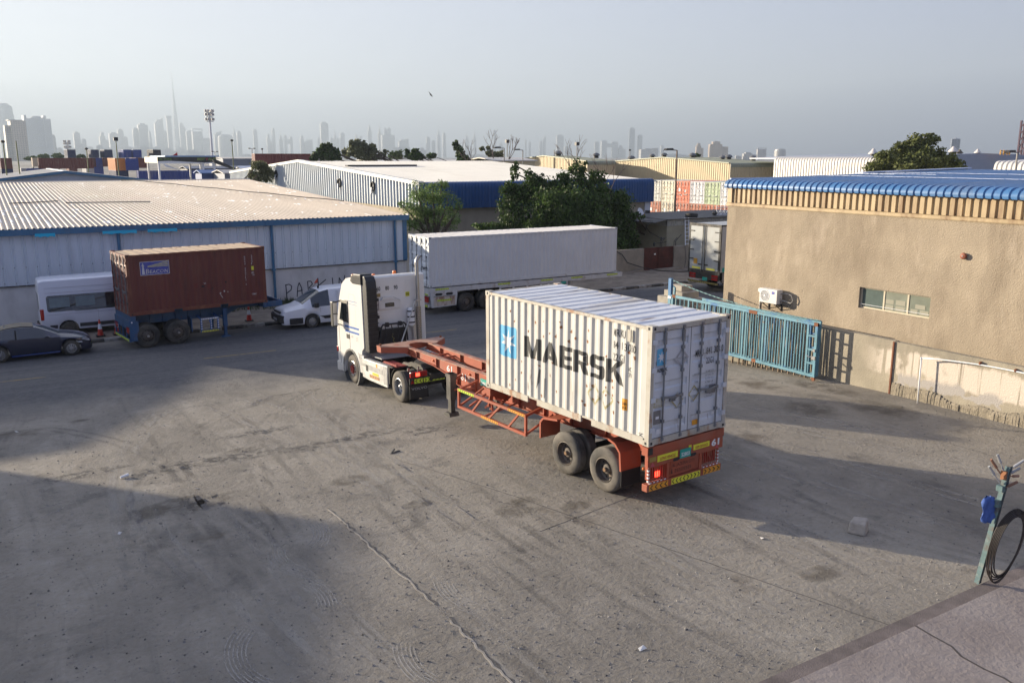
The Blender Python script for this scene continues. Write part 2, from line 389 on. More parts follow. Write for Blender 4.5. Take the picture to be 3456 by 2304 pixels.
# kerb painted in black and white blocks, and the dirt verge behind it
mb = MB()
for i in range(-8, 70):
    mb.m = i % 2; x = i * 1.02
    mb.prism([(41.35, -.62), (41.35, -.475), (41.37, -.45), (41.6, -.45), (41.6, -.62)], 'x', x, x + 1.014)
setting(mb.build('kerb', [mat('kerb_white', (.34, .33, .31), .8, var=.3, dirt=[((.1, .09, .08), 3, .42, .65, (1, 1, 1), .9)]), mat('kerb_black', (.05, .05, .05), .8, var=.3, dirt=[((.2, .18, .15), 3, .45, .7, (1, 1, 1), .7)])]))
def vz(x, y): return -.47 + .05 * math.sin(x * 1.3) * math.sin(y * 1.7) + (.12 if y > 45.5 else 0)
setting(sheet('verge', [-12 + i * 1.0 for i in range(80)], [41.6, 42.2, 43, 44, 45, 46, 46.7], lambda x, y: -.47 if y < 41.7 else vz(x, y), ground_mat('verge_dirt', 'verge')))
# raised concrete apron with a darker edge strip, lower right
ap = ground_mat('apron_concrete', 'apron')
mb = MB(); mb.box(2, 40, -20, 7.3, -.2, .10); setting(mb.build('apron', ap))
mb = MB(); mb.box(2, 40, 7.303, 7.56, -.2, .085); setting(mb.build('apron_edge', mat('apron_edge_strip', (.15, .125, .115), .9, var=.35, vscale=3, bump=.5)))
mb = MB(); r_ = random.Random(3)
for a, bq in (((12.1, 7.3), (11.4, 3.6)), ((11.4, 3.6), (12.5, 1.0)), ((14.6, 6.9), (13.6, 5.2)), ((13.6, 5.2), (13.9, 3.8)), ((13.9, 3.8), (13.1, 2.2))):
    pts = []; n = 12
    for i in range(n + 1): pts.append((a[0] + (bq[0] - a[0]) * i / n + r_.uniform(-.06, .06), a[1] + (bq[1] - a[1]) * i / n + r_.uniform(-.05, .05)))
    for p, q in zip(pts, pts[1:]): mb.bar((p[0], p[1], .1), (q[0], q[1], .1), .035, .006)
setting(mb.build('apron_crack', mat('crack_dark', (.07, .06, .055), 1)))
# joints between the poured slabs of the yard
mb = MB(); r_ = random.Random(5)
def joint(x0, y0, x1, y1, w, n=24, j=.03, h=.02):
    pts = [(x0 + (x1 - x0) * i / n + r_.uniform(-j, j), y0 + (y1 - y0) * i / n) for i in range(n + 1)]
    for p, q in zip(pts, pts[1:]):
        mb.bar((p[0], p[1], gz(p[1]) + .001), (q[0], q[1], gz(q[1]) + .001), w, h)
joint(5.72, 17.0, 5.86, 12.1, .03); joint(5.87, 11.5, 5.74, 8.2, .035)
setting(mb.build('yard_joint', mat('joint_lip', (.27, .25, .22), .95, var=.3)))
mb = MB()
joint(5.75, 17.05, 5.89, 12.05, .035, 40, .04, h=.010); joint(5.92, 11.6, 5.78, 8.2, .05, 30, .04, h=.010); joint(8.4, 19.2, 11.9, 7.6, .018, 40, .015, .006); joint(14.3, 14.5, 9.0, 13.6, .014, 24, .012, .006)
setting(mb.build('yard_joint', mat('joint_shadow', (.09, .085, .08), 1)))  # thin dark lines along the slab joints
# loose stones lying on the yard
mb = MB(); r_ = random.Random(11)
for i in range(9000):
    d = 10.5 + 24 * r_.random() ** 1.5; a = R(31.5 + r_.uniform(-33, 33)); x = d * math.sin(a); y = d * math.cos(a)
    if y < 7.7 or y > 33 or x > 24: continue
    s = r_.choice((.008, .011, .014, .02)) * r_.uniform(.7, 1.4); z = gz(y); q = [(r_.uniform(.6, 1.3) * s) for _ in range(6)]
    mb.add([(x + q[0], y, z), (x, y + q[1], z), (x - q[2], y, z), (x, y - q[3], z), (x + r_.uniform(-.3, .3) * s, y, z + q[4])], [(0, 1, 4), (1, 2, 4), (2, 3, 4), (3, 0, 4)])
setting(mb.build('gravel', mat('loose_stones', (.19, .18, .165), .95, island=.6)), 'stuff', 'loose grey stones scattered over the dusty yard', 'gravel')

# ------------------------------------------------------------ two gabled warehouses left of the frame, between which the low sun comes through
cream_w = mat('cream_cladding', (.5, .46, .38), .6, var=.1)
def gabled(name, label, t0, t1, prof, m, roofm):
    t = thing(name, label, 'warehouse', (t1, prof[0][0], -.6))
    mb = MB(); pr = [(p[0] - prof[0][0], p[1] + .6) for p in prof]
    mb.prism([(pr[0][0], 0)] + pr + [(pr[-1][0], 0)], 'x', t0 - t1, 0); mb.build('wall', m, t)
    mb = MB()
    for a, b in zip(pr, pr[1:]): mb.prism([a, b, (b[0], b[1] + .12), (a[0], a[1] + .12)], 'x', t0 - t1 - .1, .05)
    mb.build('roof', roofm, t)
gabled('warehouse', 'tall cream gabled warehouse nearest the yard, west of the street', -46, -16, [(22, 5.0), (35.5, 6.0), (46.9, 7.0), (47.0, 6.9)], cream_w, MT['galv'])
gabled('warehouse', 'cream gabled warehouse west of the street, beyond the sunny gap', -46, -16, [(50.6, 5.2), (62, 6.35), (75, 7.6), (90, 6.2)], cream_w, MT['galv'])

# ------------------------------------------------------------ the long warehouse across the street
grey_clad = mat('grey_wall_sheet', (.66, .71, .75), .55, .1, var=.08, vscale=1.2, stretch=(1, 1, .2), dirt=[((.24, .22, .2), 1.2, .52, .8, ST, .35)])
tan_roof = mat('weathered_roof_sheet', (.47, .40, .325), .5, .15, var=.14, vscale=.5, stretch=(1, .2, 1), dirt=[((.30, .24, .19), .8, .5, .75, (1, .12, 1), .5), ((.66, .64, .62), 1.1, .62, .75, (1, .3, 1), .5)])
bluetrim = mat('blue_trim', (.055, .17, .30), .45, var=.15, dirt=[((.14, .13, .12), 2, .5, .8, (1, 1, .3), .4)])
paintwall = mat('old_white_block_wall', (.68, .66, .63), .9, var=.1, vscale=1, dirt=[((.33, .30, .26), 1.0, .48, .75, (1, 1, .5), .5)], bump=.2, bscale=20)
W0, W1, WR, TL, TR = 46.6, 114.6, 80.6, -1.5, 21.2
ZE, ZR = 4.15, 5.45
wh = thing('warehouse', 'long grey sheet-clad warehouse with blue gutter and sandy ribbed roof across the street', 'warehouse', (0, 0, 0))
mb = MB(); mb.box(TL, TR, W0, W0 + .2, -.7, 1.5); mb.box(TL, TL + .2, W0 + .2, W1, -.7, 1.5); mb.box(TR - .2, TR, W0 + .2, W1, -.7, 1.5); mb.build('lower_wall', paintwall, wh)
mb = MB()
bk = [(0, 0)]; x = .12
while x < TR - TL - .4:
    bk += [(x, 0), (x + .02, .05), (x + .05, .05), (x + .075, 0), (x + .12, 0), (x + .14, .035), (x + .16, .035), (x + .18, 0)]; x += .475
bk.append((TR - TL, 0))
corr_sheet(mb, (TL, W0 - .06, 1.5), (1, 0, 0), (0, 0, 1), (0, -1, 0), bk, ZE - 1.5)
mb.build('cladding', grey_clad, wh)
mb = MB(); mb.prism([(W0, 1.5), (W0, ZE), (WR, ZR), (W1, ZE), (W1, 1.5)], 'x', TR - .1, TR); mb.prism([(W0, 1.5), (W0, ZE), (WR, ZR), (W1, ZE), (W1, 1.5)], 'x', TL, TL + .1)
mb.build('gable', grey_clad, wh)
mb = MB(); mb.box(TL, TR, W0 - .1, W0 - .01, 1.46, 1.5)
for i in range(46): mb.cyl((TL + .2 + i * .475, W0 - .062, 2.35), (TL + .2 + i * .475, W0 - .08, 2.35), .02, seg=6)
for i in range(46): mb.cyl((TL + .2 + i * .475, W0 - .062, 1.62), (TL + .2 + i * .475, W0 - .08, 1.62), .018, seg=6)
mb.build('fixing', MT['darkmetal'], wh)
mb = MB(); mb.prism([(W0 - .36, 3.86), (W0 - .38, 4.14), (W0 - .33, 4.14), (W0 - .33, 3.9), (W0 - .1, 3.9), (W0 - .1, 3.86)], 'x', TL - .1, TR + .08); mb.box(TL - .1, TR + .08, W0 - .1, W0 - .07, 3.84, 4.16)
for x in (1.9, 8.4, 12.9, 17.6): mb.box(x, x + .06, W0 - .40, W0 - .3, 3.84, 4.16)
mb.build('gutter', bluetrim, wh)
for x in (5.66, 13.25, 20.45):
    mb = MB(); mb.tube([(x, W0 - .2, 3.9), (x, W0 - .17, 3.6), (x, W0 - .17, 1.5), (x + .03, W0 - .12, 1.3), (x + .03, W0 - .12, -.45)], .075, 8); mb.box(x - .11, x + .11, W0 - .24, W0 - .08, 1.42, 1.5); mb.build('downpipe', bluetrim, wh, smooth=40)
mb = MB(); mb.box(TR - .22, TR + .04, W0 - .1, W0 + .15, 1.5, ZE); mb.build('corner_trim', bluetrim, wh)
# roof: real ribs running down the slope
def rib_roof(name, m, parent, t0, t1, p0, p1, pitch=.25, dep=.035, steps=1):
    """ribbed sheet from eave p0=(w,z) to ridge p1"""
    mb = MB(); n = int((t1 - t0) / pitch); br = []
    for i in range(n):
        x = i * pitch; br += [(x, 0), (x + pitch * .3, 0), (x + pitch * .42, dep), (x + pitch * .7, dep), (x + pitch * .82, 0)]
    br.append((n * pitch, 0))
    d = Vector((0, p1[0] - p0[0], p1[1] - p0[1])); ln = d.length; d.normalize(); nn = Vector((1, 0, 0)).cross(d)
    if nn.z < 0: nn = -nn
    corr_sheet(mb, (t0, p0[0], p0[1]), (1, 0, 0), d, nn, br, ln)
    return mb.build(name, m, parent), br, d, nn
rf, rbr, rd, rn = rib_roof('roof', tan_roof, wh, TL - .1, TR + .05, (W0 - .3, ZE), (WR, ZR))
rib_roof('roof', tan_roof, wh, TL - .1, TR + .05, (W1 + .3, ZE), (WR, ZR))
# whitish sealed patches and lap joints on the roof
mb = MB(); r_ = random.Random(21); RO = Vector((TL - .1, W0 - .3, ZE))
def roof_patch(x, s, w_, l):
    conform(mb, [(0, 0), (w_, 0), (w_, l), (0, l)], [(0, 1, 2, 3)], RO, (1, 0, 0), rd, rn, rbr, x, s, .006)
for s in (3.1, 6.9, 12.2, 19.5, 28.0):
    x = .3
    while x < 22.2:
        if r_.random() < .62: roof_patch(x, s + r_.uniform(-.06, .06), r_.choice((.11, .11, .22)), r_.uniform(.22, .42))
        x += .25 * r_.randint(1, 4)
for i in range(95): roof_patch(.25 * r_.randint(1, 88) + .09, r_.random() ** .8 * 33, r_.choice((.12, .12, .37)), r_.uniform(.3, 1.0))
for i in range(46): roof_patch(.25 * r_.randint(1, 17) + .09, r_.random() * 12, .12, r_.uniform(.4, 1.8))
mb.build('sealed_patch', mat('roof_sealant', (.74, .73, .72), .5, var=.1), wh)['kind'] = 'stuff'
mb = MB(); mb.box(TR + .02, TR + .1, W0 - .36, W0, ZE - .18, ZE + .05); rwm = mat('ridge_white', (.68, .66, .62), .5, var=.1); mb.build('end_cap', rwm, wh); mb = MB(); mb.box(TL - .1, TR + .05, WR - .2, WR + .2, ZR + .03, ZR + .07); mb.build('ridge_cap', rwm, wh)
mb = MB()
mb.tube([(10.4, 79.9, 5.52)] + [(10.4 + (20.2 - 10.4) * i / 14, 79.9 - 26 * i / 14, 4.3 + (79.9 - 26 * i / 14 - 46.3) / 34.3 * 1.3 + .07 + .02 * math.sin(i * 2)) for i in range(1, 15)], .035, 6)
mb.tube([(4.5, 59.5, 4.72), (7, 59, 4.71), (9.2, 58.6, 4.7)], .03, 6); mb.tube([(1.5, 60, 4.74), (2.6, 60.2, 4.75), (4.2, 60.9, 4.78)], .03, 6)
mb.build('roof_cable', MT['blk'], wh)
cy = mat('cyan_film', (.02, .50, .74), .3)
for x, l in ((2.05, .85), (4.95, 1.55), (7.0, 1.4)):
    mb = MB(); n = 8
    for i in range(n):
        a = x + l * i / n; b2 = x + l * (i + 1) / n; za = 3.77 + .03 * math.sin(i * 2.2); zb = 3.77 + .03 * math.sin((i + 1) * 2.2)
        mb.quad((a, W0 - .40, za), (b2, W0 - .40, zb), (b2, W0 - .405, 3.93), (a, W0 - .405, 3.93))
    mb.build('plastic_film', cy, wh, fixn=False)
# the word PARKING sprayed by hand on the block wall
mb = MB(); k_ = .0172
def spray(pts):
    q = [(13.9 + (u - 963) * k_, (1010 - v) * .0165 - .33) for u, v in pts]
    for a, b2 in zip(q, q[1:]): mb.bar((a[0], W0 - .004, a[1]), (b2[0], W0 - .004, b2[1]), .012, .05, up=(0, 0, 1)) if abs(a[1] - b2[1]) < abs(a[0] - b2[0]) else mb.bar((a[0], W0 - .004, a[1]), (b2[0], W0 - .004, b2[1]), .012, .05, up=(1, 0, 0))
spray([(964, 955), (965, 985), (966, 1018)]); spray([(962, 957), (975, 955), (983, 962), (980, 975), (965, 985)])
spray([(999, 1000), (1003, 965), (1008, 952), (1015, 970), (1017, 1004)]); spray([(999, 982), (1018, 978)])
spray([(1036, 950), (1038, 1000)]); spray([(1035, 950), (1047, 950), (1052, 960), (1040, 972), (1058, 984), (1066, 992)])
spray([(1071, 941), (1073, 985)]); spray([(1098, 948), (1074, 966), (1096, 984)])
spray([(1120, 944), (1122, 985)]); spray([(1141, 985), (1144, 945), (1158, 975), (1163, 938)]); spray([(1200, 945), (1185, 944), (1178, 960), (1182, 980), (1196, 982), (1200, 965), (1190, 964)])
mb.build('graffiti', mat('spray_paint', (.03, .03, .045), .7), wh, fixn=False)
# dark weeds along the foot of the wall
mb = MB(); r_ = random.Random(4)
for i in range(1500):
    x = r_.uniform(9.2, 14.3); y = 45.1 + 1.4 * r_.random() ** .7; h = r_.uniform(.05, .28); a = r_.uniform(0, 6.28); dx, dy = .03 * math.cos(a), .03 * math.sin(a)
    mb.add([(x - dx, y - dy, vz(x, y)), (x + dx, y + dy, vz(x, y)), (x + r_.uniform(-.1, .1), y + r_.uniform(-.1, .1), vz(x, y) + h)], [(0, 1, 2)])
setting(mb.build('weeds', mat('weed_green', (.05, .075, .03), .8, island=.5)), 'stuff', 'low dark weeds along the foot of the white block wall', 'weeds')

# ------------------------------------------------------------ tan building on the right, with blue roof
stucco = mat('tan_stucco', (.345, .285, .21), .95, var=.13, vscale=1.1, dirt=[((.225, .18, .13), .9, .46, .68, (1, 1, .35), .75), ((.49, .41, .32), 1.4, .56, .75, (1, 1, .4), .55), ((.25, .19, .13), 2.2, .60, .78, (1, 1, .10), .45)], bump=1.3, bscale=26)
tanclad = mat('tan_metal', (.40, .30, .17), .55, .05, var=.15, dirt=[((.17, .09, .04), 2.4, .48, .68, (1, 1, .25), .75)])
bluemetal = mat('blue_roof_sheet', (.055, .17, .37), .42, .05, var=.14, vscale=.6, dirt=[((.15, .18, .24), .9, .45, .72, (.12, 1, 1), .65)])
BT, BW = 25.2, 24.8
bd = thing('building', 'tan rendered workshop with curved blue sheet eaves on the right', 'building', (0, 0, 0))
WX = (15.9, 18.5, 2.43, 3.14)   # window opening: Y from, to, Z from, to
mb = MB(); D = .25
mb.box(BT, BT + D, WX[1], BW, -.8, 5.56); mb.box(BT, BT + D, -12, WX[0], -.8, 5.56); mb.box(BT, BT + D, WX[0], WX[1], -.8, WX[2]); mb.box(BT, BT + D, WX[0], WX[1], WX[3], 5.56)
mb.box(BT + D, 58, BW - .25, BW, -.8, 5.56)
mb.build('wall', stucco, bd)
mb = MB(); mb.box(BT - .03, BT + .02, -12, BW + .03, 5.562, 5.585); mb.prism([(BT - .055, 5.585), (BT - .055, 5.68), (BT - .01, 5.70), (BT + .02, 5.70), (BT + .02, 5.585)], 'y', -12, BW + .03); mb.build('flashing', tanclad, bd)
mb = MB(); brk = corr_breaks(BW + 12 - .2, .25, .06, .03, .13, .045, 0); brk = [(x, -d - .045) for x, d in brk]
corr_sheet(mb, (BT + .045, BW - .2, 5.70), (0, -1, 0), (0, 0, 1), (-1, 0, 0), [(x, -d) for x, d in corr_breaks(BW + 11.8, .25, .13, .025, .07, -.05, 0)], .72)
mb.box(BT - .02, BT + .1, BW - .2, BW + .03, 5.70, 6.42); mb.box(BT + .1, 58, BW - .1, BW + .02, 5.70, 6.5); mb.build('upper_cladding', tanclad, bd)
# curved eave and roof as one ribbed sheet
def bullnose(name, m, parent, prof, brk, o, along):
    """prof: (x,z) outline points; ribs along 'along' from o"""
    mb = MB(); o = Vector(o); al = Vector(along); n = len(prof); rows = []
    side = Vector((al.y, -al.x, 0)) if False else None
    for x, d in brk:
        row = []
        for i, p in enumerate(prof):
            a = prof[max(0, i - 1)]; b = prof[min(n - 1, i + 1)]; tx, tz = b[0] - a[0], b[1] - a[1]; l = math.hypot(tx, tz); nx, nz = -tz / l, tx / l
            q = (p[0] + nx * d, p[1] + nz * d); row.append(o + al * x + Vector((q[0] * -al.y, q[0] * al.x, q[1])))
        rows.append(row)
    vs = [v for r in rows for v in r]; k = n
    mb.add(vs, [(i * k + j, i * k + j + 1, (i + 1) * k + j + 1, (i + 1) * k + j) for i in range(len(rows) - 1) for j in range(k - 1)])
    return mb.build(name, m, parent, smooth=35)
prof = [(-.09, 6.26), (-.11, 6.34), (-.09, 6.43), (-.02, 6.52), (.09, 6.575), (.25, 6.60), (16.1, 6.86)]
ebr = [(x, -d) for x, d in corr_breaks(BW + 12.2, .25, .15, .02, .06, -.035, 0)]
bullnose('roof', bluemetal, bd, prof, ebr, (BT, BW + .15, 0), (0, -1, 0))
mb = MB(); mb.prism([(BT + 16.1, 6.86), (BT + 36, 6.5), (BT + 36, 6.4), (BT + 16.1, 6.7)], 'y', -12, BW + .15); mb.build('roof', bluemetal, bd)
sealm = mat('roof_white_sealant', (.62, .68, .80), .5)
mb = MB(); r_ = random.Random(9)
def sealline(x, y0, y1, wd):
    n = int(abs(y1 - y0) / .25) + 1
    for i in range(n):
        a = y0 + (y1 - y0) * i / n; b2 = y0 + (y1 - y0) * (i + 1) / n; xx = x + r_.uniform(-.05, .05); z = 6.60 + (xx - BT - .25) * .26 / 15.85 + .045
        mb.box(xx, xx + wd, min(a, b2), max(a, b2), z - .01, z)
sealline(BT + 4.7, 24.8, 9, .16); sealline(BT + 9.3, 24.8, 12, .2); sealline(BT + 7.6, 24.8, 21, .18); sealline(BT + 7.0, 24.6, 22.5, .14)
mb.box(BT + .2, BT + 16.1, BW + .1, BW + .16, 6.58, 6.64); mb.prism([(BT + 8, 6.75), (BT + 16.2, 6.90), (BT + 16.2, 6.95), (BT + 8, 6.80)], 'y', BW - .1, BW + .17)
mb.build('sealant_line', sealm, bd)
# window: frame, three panes, guard wire
win = MB(); fd = .1
for a, b2 in ((WX[0], WX[0] + .06), (WX[1] - .06, WX[1]), (16.70, 16.76), (17.58, 17.64)): win.box(BT + fd, BT + fd + .05, a, b2, WX[2], WX[3])
win.box(BT + fd, BT + fd + .05, WX[0] + .06, 16.70, WX[2], WX[2] + .05); win.box(BT + fd, BT + fd + .05, 16.76, 17.58, WX[2], WX[2] + .05); win.box(BT + fd, BT + fd + .05, 17.64, WX[1] - .06, WX[2], WX[2] + .05)
win.box(BT + fd, BT + fd + .05, WX[0] + .06, 16.70, WX[3] - .04, WX[3]); win.box(BT + fd, BT + fd + .05, 16.76, 17.58, WX[3] - .04, WX[3]); win.box(BT + fd, BT + fd + .05, 17.64, WX[1] - .06, WX[3] - .04, WX[3])
wf = win.build('window', mat('cream_frame', (.52, .46, .34), .5), bd)
pm = [mat('old_pane_%s' % k, c, .2, var=.15, vscale=3, spec=.6) for k, c in (('dark', (.10, .13, .12)), ('mid', (.19, .21, .17)), ('pale', (.22, .235, .19)))]
for (a, b2), m_ in zip(((WX[0] + .06, 16.70), (16.76, 17.58), (17.64, WX[1] - .06)), (pm[1], pm[2], pm[0])):
    mb = MB(); mb.box(BT + fd + .02, BT + fd + .03, a, b2, WX[2] + .05, WX[3] - .04); mb.build('pane', m_, wf)
mb = MB(); mb.cyl((BT + .07, WX[0], WX[2] + .13), (BT + .07, WX[1], WX[2] + .13), .008, seg=6); mb.build('guard_wire', MT['white'], wf)
cartm = mat('carton_seen', (.27, .26, .20), .6)
for (y, z, a, b2) in ((17.0, 2.5, .34, .16), (17.4, 2.5, .3, .16), (17.0, 2.7, .34, .16), (17.4, 2.7, .3, .14), (16.15, 2.5, .3, .15), (16.5, 2.5, .25, .15), (16.3, 2.68, .35, .14)):
    mb = MB(); mb.box(BT + fd + .014, BT + fd + .019, y - a / 2, y + a / 2, z, z + b2); mb.build('box_behind_pane', cartm, wf)
# rusty round alarm bell, air conditioner and cable pipe on the wall
t = thing('alarm_bell', 'small round rusty alarm bell high on the tan wall', 'bell', (BT, 14.95, 4.53))
mb = MB(); mb.lathe([(0.001, -.13), (.05, -.13), (.085, -.115), (.10, -.08), (.10, -.05)], (0, 0, 0), (1, 0, 0), 18); mb.build('gong', mat('rusty_red', (.24, .07, .035), .6, var=.3), t, smooth=40)
mb = MB(); mb.cyl((-.05, 0, 0), (0, 0, 0), .06); mb.build('mount', MT['darkmetal'], t); mb = MB(); mb.cyl((-.142, 0, 0), (-.128, 0, 0), .018, seg=8); mb.build('nut', MT['steel'], t)
acw = mat('ac_white', (.66, .63, .58), .5, var=.06)
t = thing('air_conditioner', 'cream outdoor air conditioner unit bracketed to the tan wall', 'air conditioner', (BT - .12, 22.1, 2.1))
mb = MB(); mb.box(-.30, 0, -.42, .42, 0, .53); mb.build('casing', acw, t, bevel=.015)
mb = MB()
for r0 in (.03, .07, .11, .15, .19, .215): mb.lathe([(r0 - .008, -.312), (r0 + .008, -.312), (r0 + .008, -.302), (r0 - .008, -.302)], (0, .17, .27), (1, 0, 0), 24)
for i in range(8):
    a = i * math.pi / 4; mb.bar((-.308, .17, .27), (-.308, .17 + .21 * math.cos(a), .27 + .21 * math.sin(a)), .008)
mb.cyl((-.318, .17, .27), (-.30, .17, .27), .04, seg=14); mb.build('fan_grille', MT['white'], t)
mb = MB(); mb.cyl((-.304, .17, .27), (-.3005, .17, .27), .22, seg=28); mb.build('fan', MT['black'], t)
mb = MB(); mb.box(-.3035, -.3005, -.30, -.16, .36, .46); mb.build('badge', mat('badge_blue', (.08, .09, .35), .5), t)
for y in (-.3, .3):
    mb = MB(); mb.bar((-.3, y, -.02), (.12, y, -.02), .04); mb.bar((.1, y, -.3), (.1, y, -.02), .04); mb.bar((-.25, y, -.02), (.1, y, -.26), .025); mb.build('bracket', MT['darkmetal'], t)
mb = MB(); mb.tube([(-.1, -.42, .38), (-.05, -.6, .42), (-.02, -.85, .38), (-.01, -.93, .2), (-.03, -.85, .08), (-.08, -.6, .14), (-.1, -.42, .1)], .022, 8); mb.tube([(-.12, -.42, .2), (-.05, -.7, .1), (.0, -.8, .02), (-.04, -.6, .02), (-.1, -.42, .06)], .014, 6); mb.build('hose', mat('hose_grey', (.3, .28, .25), .6), t, smooth=True)
t = thing('conduit', 'thin cream conduit with junction box left of the air conditioner', 'conduit', (BT, 22.84, 1.0))
mb = MB(); mb.cyl((-.03, 0, -.3), (-.03, 0, 1.5), .022, seg=8); mb.cyl((-.03, 0, 1.42), (-.04, -.35, 1.38), .012, seg=6); mb.build('pipe', acw, t)
mb = MB(); mb.cyl((-.08, 0, 1.47), (0, 0, 1.47), .08, seg=14); mb.build('junction_box', acw, t)
# ------------------------------------------------------------ low yard wall, gate, chain, pillar, pipe
def wallmat():
    m = mat('stained_wall', (.315, .28, .215), .95, var=.2, vscale=1.2, bump=.9, bscale=22,
            dirt=[((.20, .18, .145), 1.0, .44, .68, (1, 1, .5), .75), ((.38, .33, .26), 1.7, .54, .7, (1, 1, .3), .6)])
    t = m.node_tree; b = t.nodes['Principled BSDF']; L = t.links.new; cur = b.inputs['Base Color'].links[0].from_socket
    tc = N(t, 'ShaderNodeTexCoord'); sp = N(t, 'ShaderNodeSeparateXYZ'); L(tc.outputs['Object'], sp.inputs[0])
    def nz_(sc, st, d=6, rg=.6):
        mp = N(t, 'ShaderNodeMapping'); mp.inputs['Scale'].default_value = st; n = N(t, 'ShaderNodeTexNoise'); n.inputs['Scale'].default_value = sc; n.inputs['Detail'].default_value = d; n.inputs['Roughness'].default_value = rg
        L(tc.outputs['Object'], mp.inputs[0]); L(mp.outputs[0], n.inputs['Vector']); return n.outputs['Fac']
    def rg(f, a, b2, c=0, d=1):
        r = N(t, 'ShaderNodeMapRange', interpolation_type='SMOOTHSTEP'); L(f, r.inputs['Value'])
        for k, v in zip(('From Min', 'From Max', 'To Min', 'To Max'), (a, b2, c, d)): r.inputs[k].default_value = v
        return r.outputs[0]
    def mul(*a):
        o = a[0]
        for x in a[1:]:
            q = N(t, 'ShaderNodeMath', operation='MULTIPLY'); L(o, q.inputs[0]); L(x, q.inputs[1]); o = q.outputs[0]
        return o
    def mixc(f, col):
        nonlocal cur
        x = N(t, 'ShaderNodeMix', data_type='RGBA'); L(f, x.inputs['Factor']); L(cur, x.inputs['A']); x.inputs['B'].default_value = (*col, 1); cur = x.outputs['Result']
    # a ragged band of old white distemper, streaking down, and grey cement repairs
    ad = N(t, 'ShaderNodeMath', operation='MULTIPLY_ADD'); ad.inputs[1].default_value = .9; L(nz_(.9, (1, 1, .15), 7, .65), ad.inputs[0]); L(sp.outputs['Z'], ad.inputs[2])
    band = mul(rg(ad.outputs[0], 1.0, 1.12), rg(ad.outputs[0], 1.92, 1.78), rg(sp.outputs['Y'], 17.6, 16.6), rg(nz_(3.0, (1, 1.6, .05), 5), .40, .47), rg(nz_(.8, (1, 1, 1), 4), .36, .46))
    mixc(band, (.58, .51, .43))
    band2 = mul(rg(ad.outputs[0], .80, .86), rg(ad.outputs[0], 1.25, 1.05), rg(sp.outputs['Y'], 16.4, 16.2), rg(nz_(1.3, (1, 1, 1.2), 3), .46, .5)); mixc(band2, (.36, .335, .31))
    L(cur, b.inputs['Base Color']); return m
sw = wallmat()
WT = 24.4
lw = thing('boundary_wall', 'low stained concrete yard wall with peeling white paint below the tan building', 'wall', (0, 0, 0))
mb = MB(); mb.box(WT, WT + .2, -8, 16.43, -.4, 1.70); mb.box(WT - .008, WT + .2, 16.433, 24.9, -.8, 1.72); mb.build('masonry', sw, lw)
mb = MB(); r_ = random.Random(2)      # crumbling plinth
y = -8
while y < 16.3:
    l = r_.uniform(.05, .12); d = .05 + .02 * math.sin(y * 3.1) + r_.uniform(-.015, .015); h = .30 + .07 * math.sin(y * 1.7) + .05 * math.sin(y * 4.3) + r_.uniform(-.03, .03)
    mb.prism([(WT - d - .02, -.3), (WT - d, h * .7), (WT - d * .5, h), (WT - .002, h + .01), (WT - .002, -.3)], 'y', y, min(y + l + .004, 16.4)); y += l
mb.build('plinth', mat('crumbled_render', (.26, .225, .17), 1, var=.35, vscale=5, bump=2, bscale=18), lw)
mb = MB(); mb.box(WT - .05, WT - .009, 16.44, 16.49, -.1, 1.70); mb.build('edge_post', mat('rusty_edge', (.17, .06, .03), .8, var=.3), lw)
mb = MB(); mb.box(WT + .2, BT, 24.3, 24.9, -.8, 1.78); mb.box(WT, WT + .6, 24.903, 26.0, -.8, 1.5); tag(mb.build('wall_stub', stucco), 'short tan wall stub between the yard wall and the tan building', 'wall')
blue = mat('gate_blue', (.105, .245, .315), .55, .1, var=.22, vscale=3, dirt=[((.03, .13, .33), 1.6, .54, .66, (1, 1, .4), .8), ((.16, .09, .05), 5, .62, .72, (1, 1, 1), .8)])
rustp = mat('rusted_patch', (.20, .075, .035), .85, var=.3)
def gate(name, label, x, y0, y1, z0, z1, lat):
    t = thing(name, label, 'gate', (x, y0, 0), group='blue sliding gate leaves')
    L = y1 - y0
    mb = MB(); mb.box(-.03, .03, 0, L, z1 - .1, z1); mb.box(-.03, .03, 0, L, z0, z0 + .1); mb.box(-.03, .03, 0, .1, z0 + .1, z1 - .1); mb.box(-.03, .03, L - .1, L, z0 + .1, z1 - .1)
    mb.box(-.03, .03, .36, .44, z0 + .1, z1 - .1)
    for z in (.25, .5, .75): mb.box(-.025, .025, .1, .36, z0 + (z1 - z0) * z - .03, z0 + (z1 - z0) * z + .03)
    mb.build('frame', blue, t); mb = MB(); k = int((L - .55) / .245)
    for i in range(1, k + 1):
        y = .44 + i * .245
        if y > L - .15: break
        w_ = .035 if i % 4 == 0 else .015; mb.box(-.02, .02, y - w_, y + w_, z0 + .1, z1 - .1)
    mb.build('bar', blue, t)['kind'] = 'stuff'
    if lat:
        mb = MB(); mb.box(-.034, .034, .0, .16, z1 - .11, z1 + .004); mb.box(-.034, .034, 2.7, 3.1, z1 - .11, z1 + .004); mb.box(-.034, .034, L - .25, L - .05, z1 - .11, z1 + .004); mb.box(-.034, .034, 2.65, 2.85, z0 - .004, z0 + .11); mb.build('rust_patch', rustp, t)
        mb = MB(); mb.cyl((-.03, .05, z0 - .06), (.03, .05, z0 - .06), .07, seg=14); mb.build('roller', rustp, t)
        mb = MB(); mb.box(-.06, -.032, .03, .12, .95, 1.05); mb.box(-.07, -.032, .0, .13, .68, .80); mb.tube([(-.05, .1, .78), (-.07, .25, .74), (-.05, .36, .8)], .02, 6); mb.build('lock', MT['steel'], t)
    return t
gate('sliding_gate', 'long blue steel sliding gate with rusty patches, nearest leaf beside the container', 23.76, 18.92, 26.25, .06, 1.95, True)
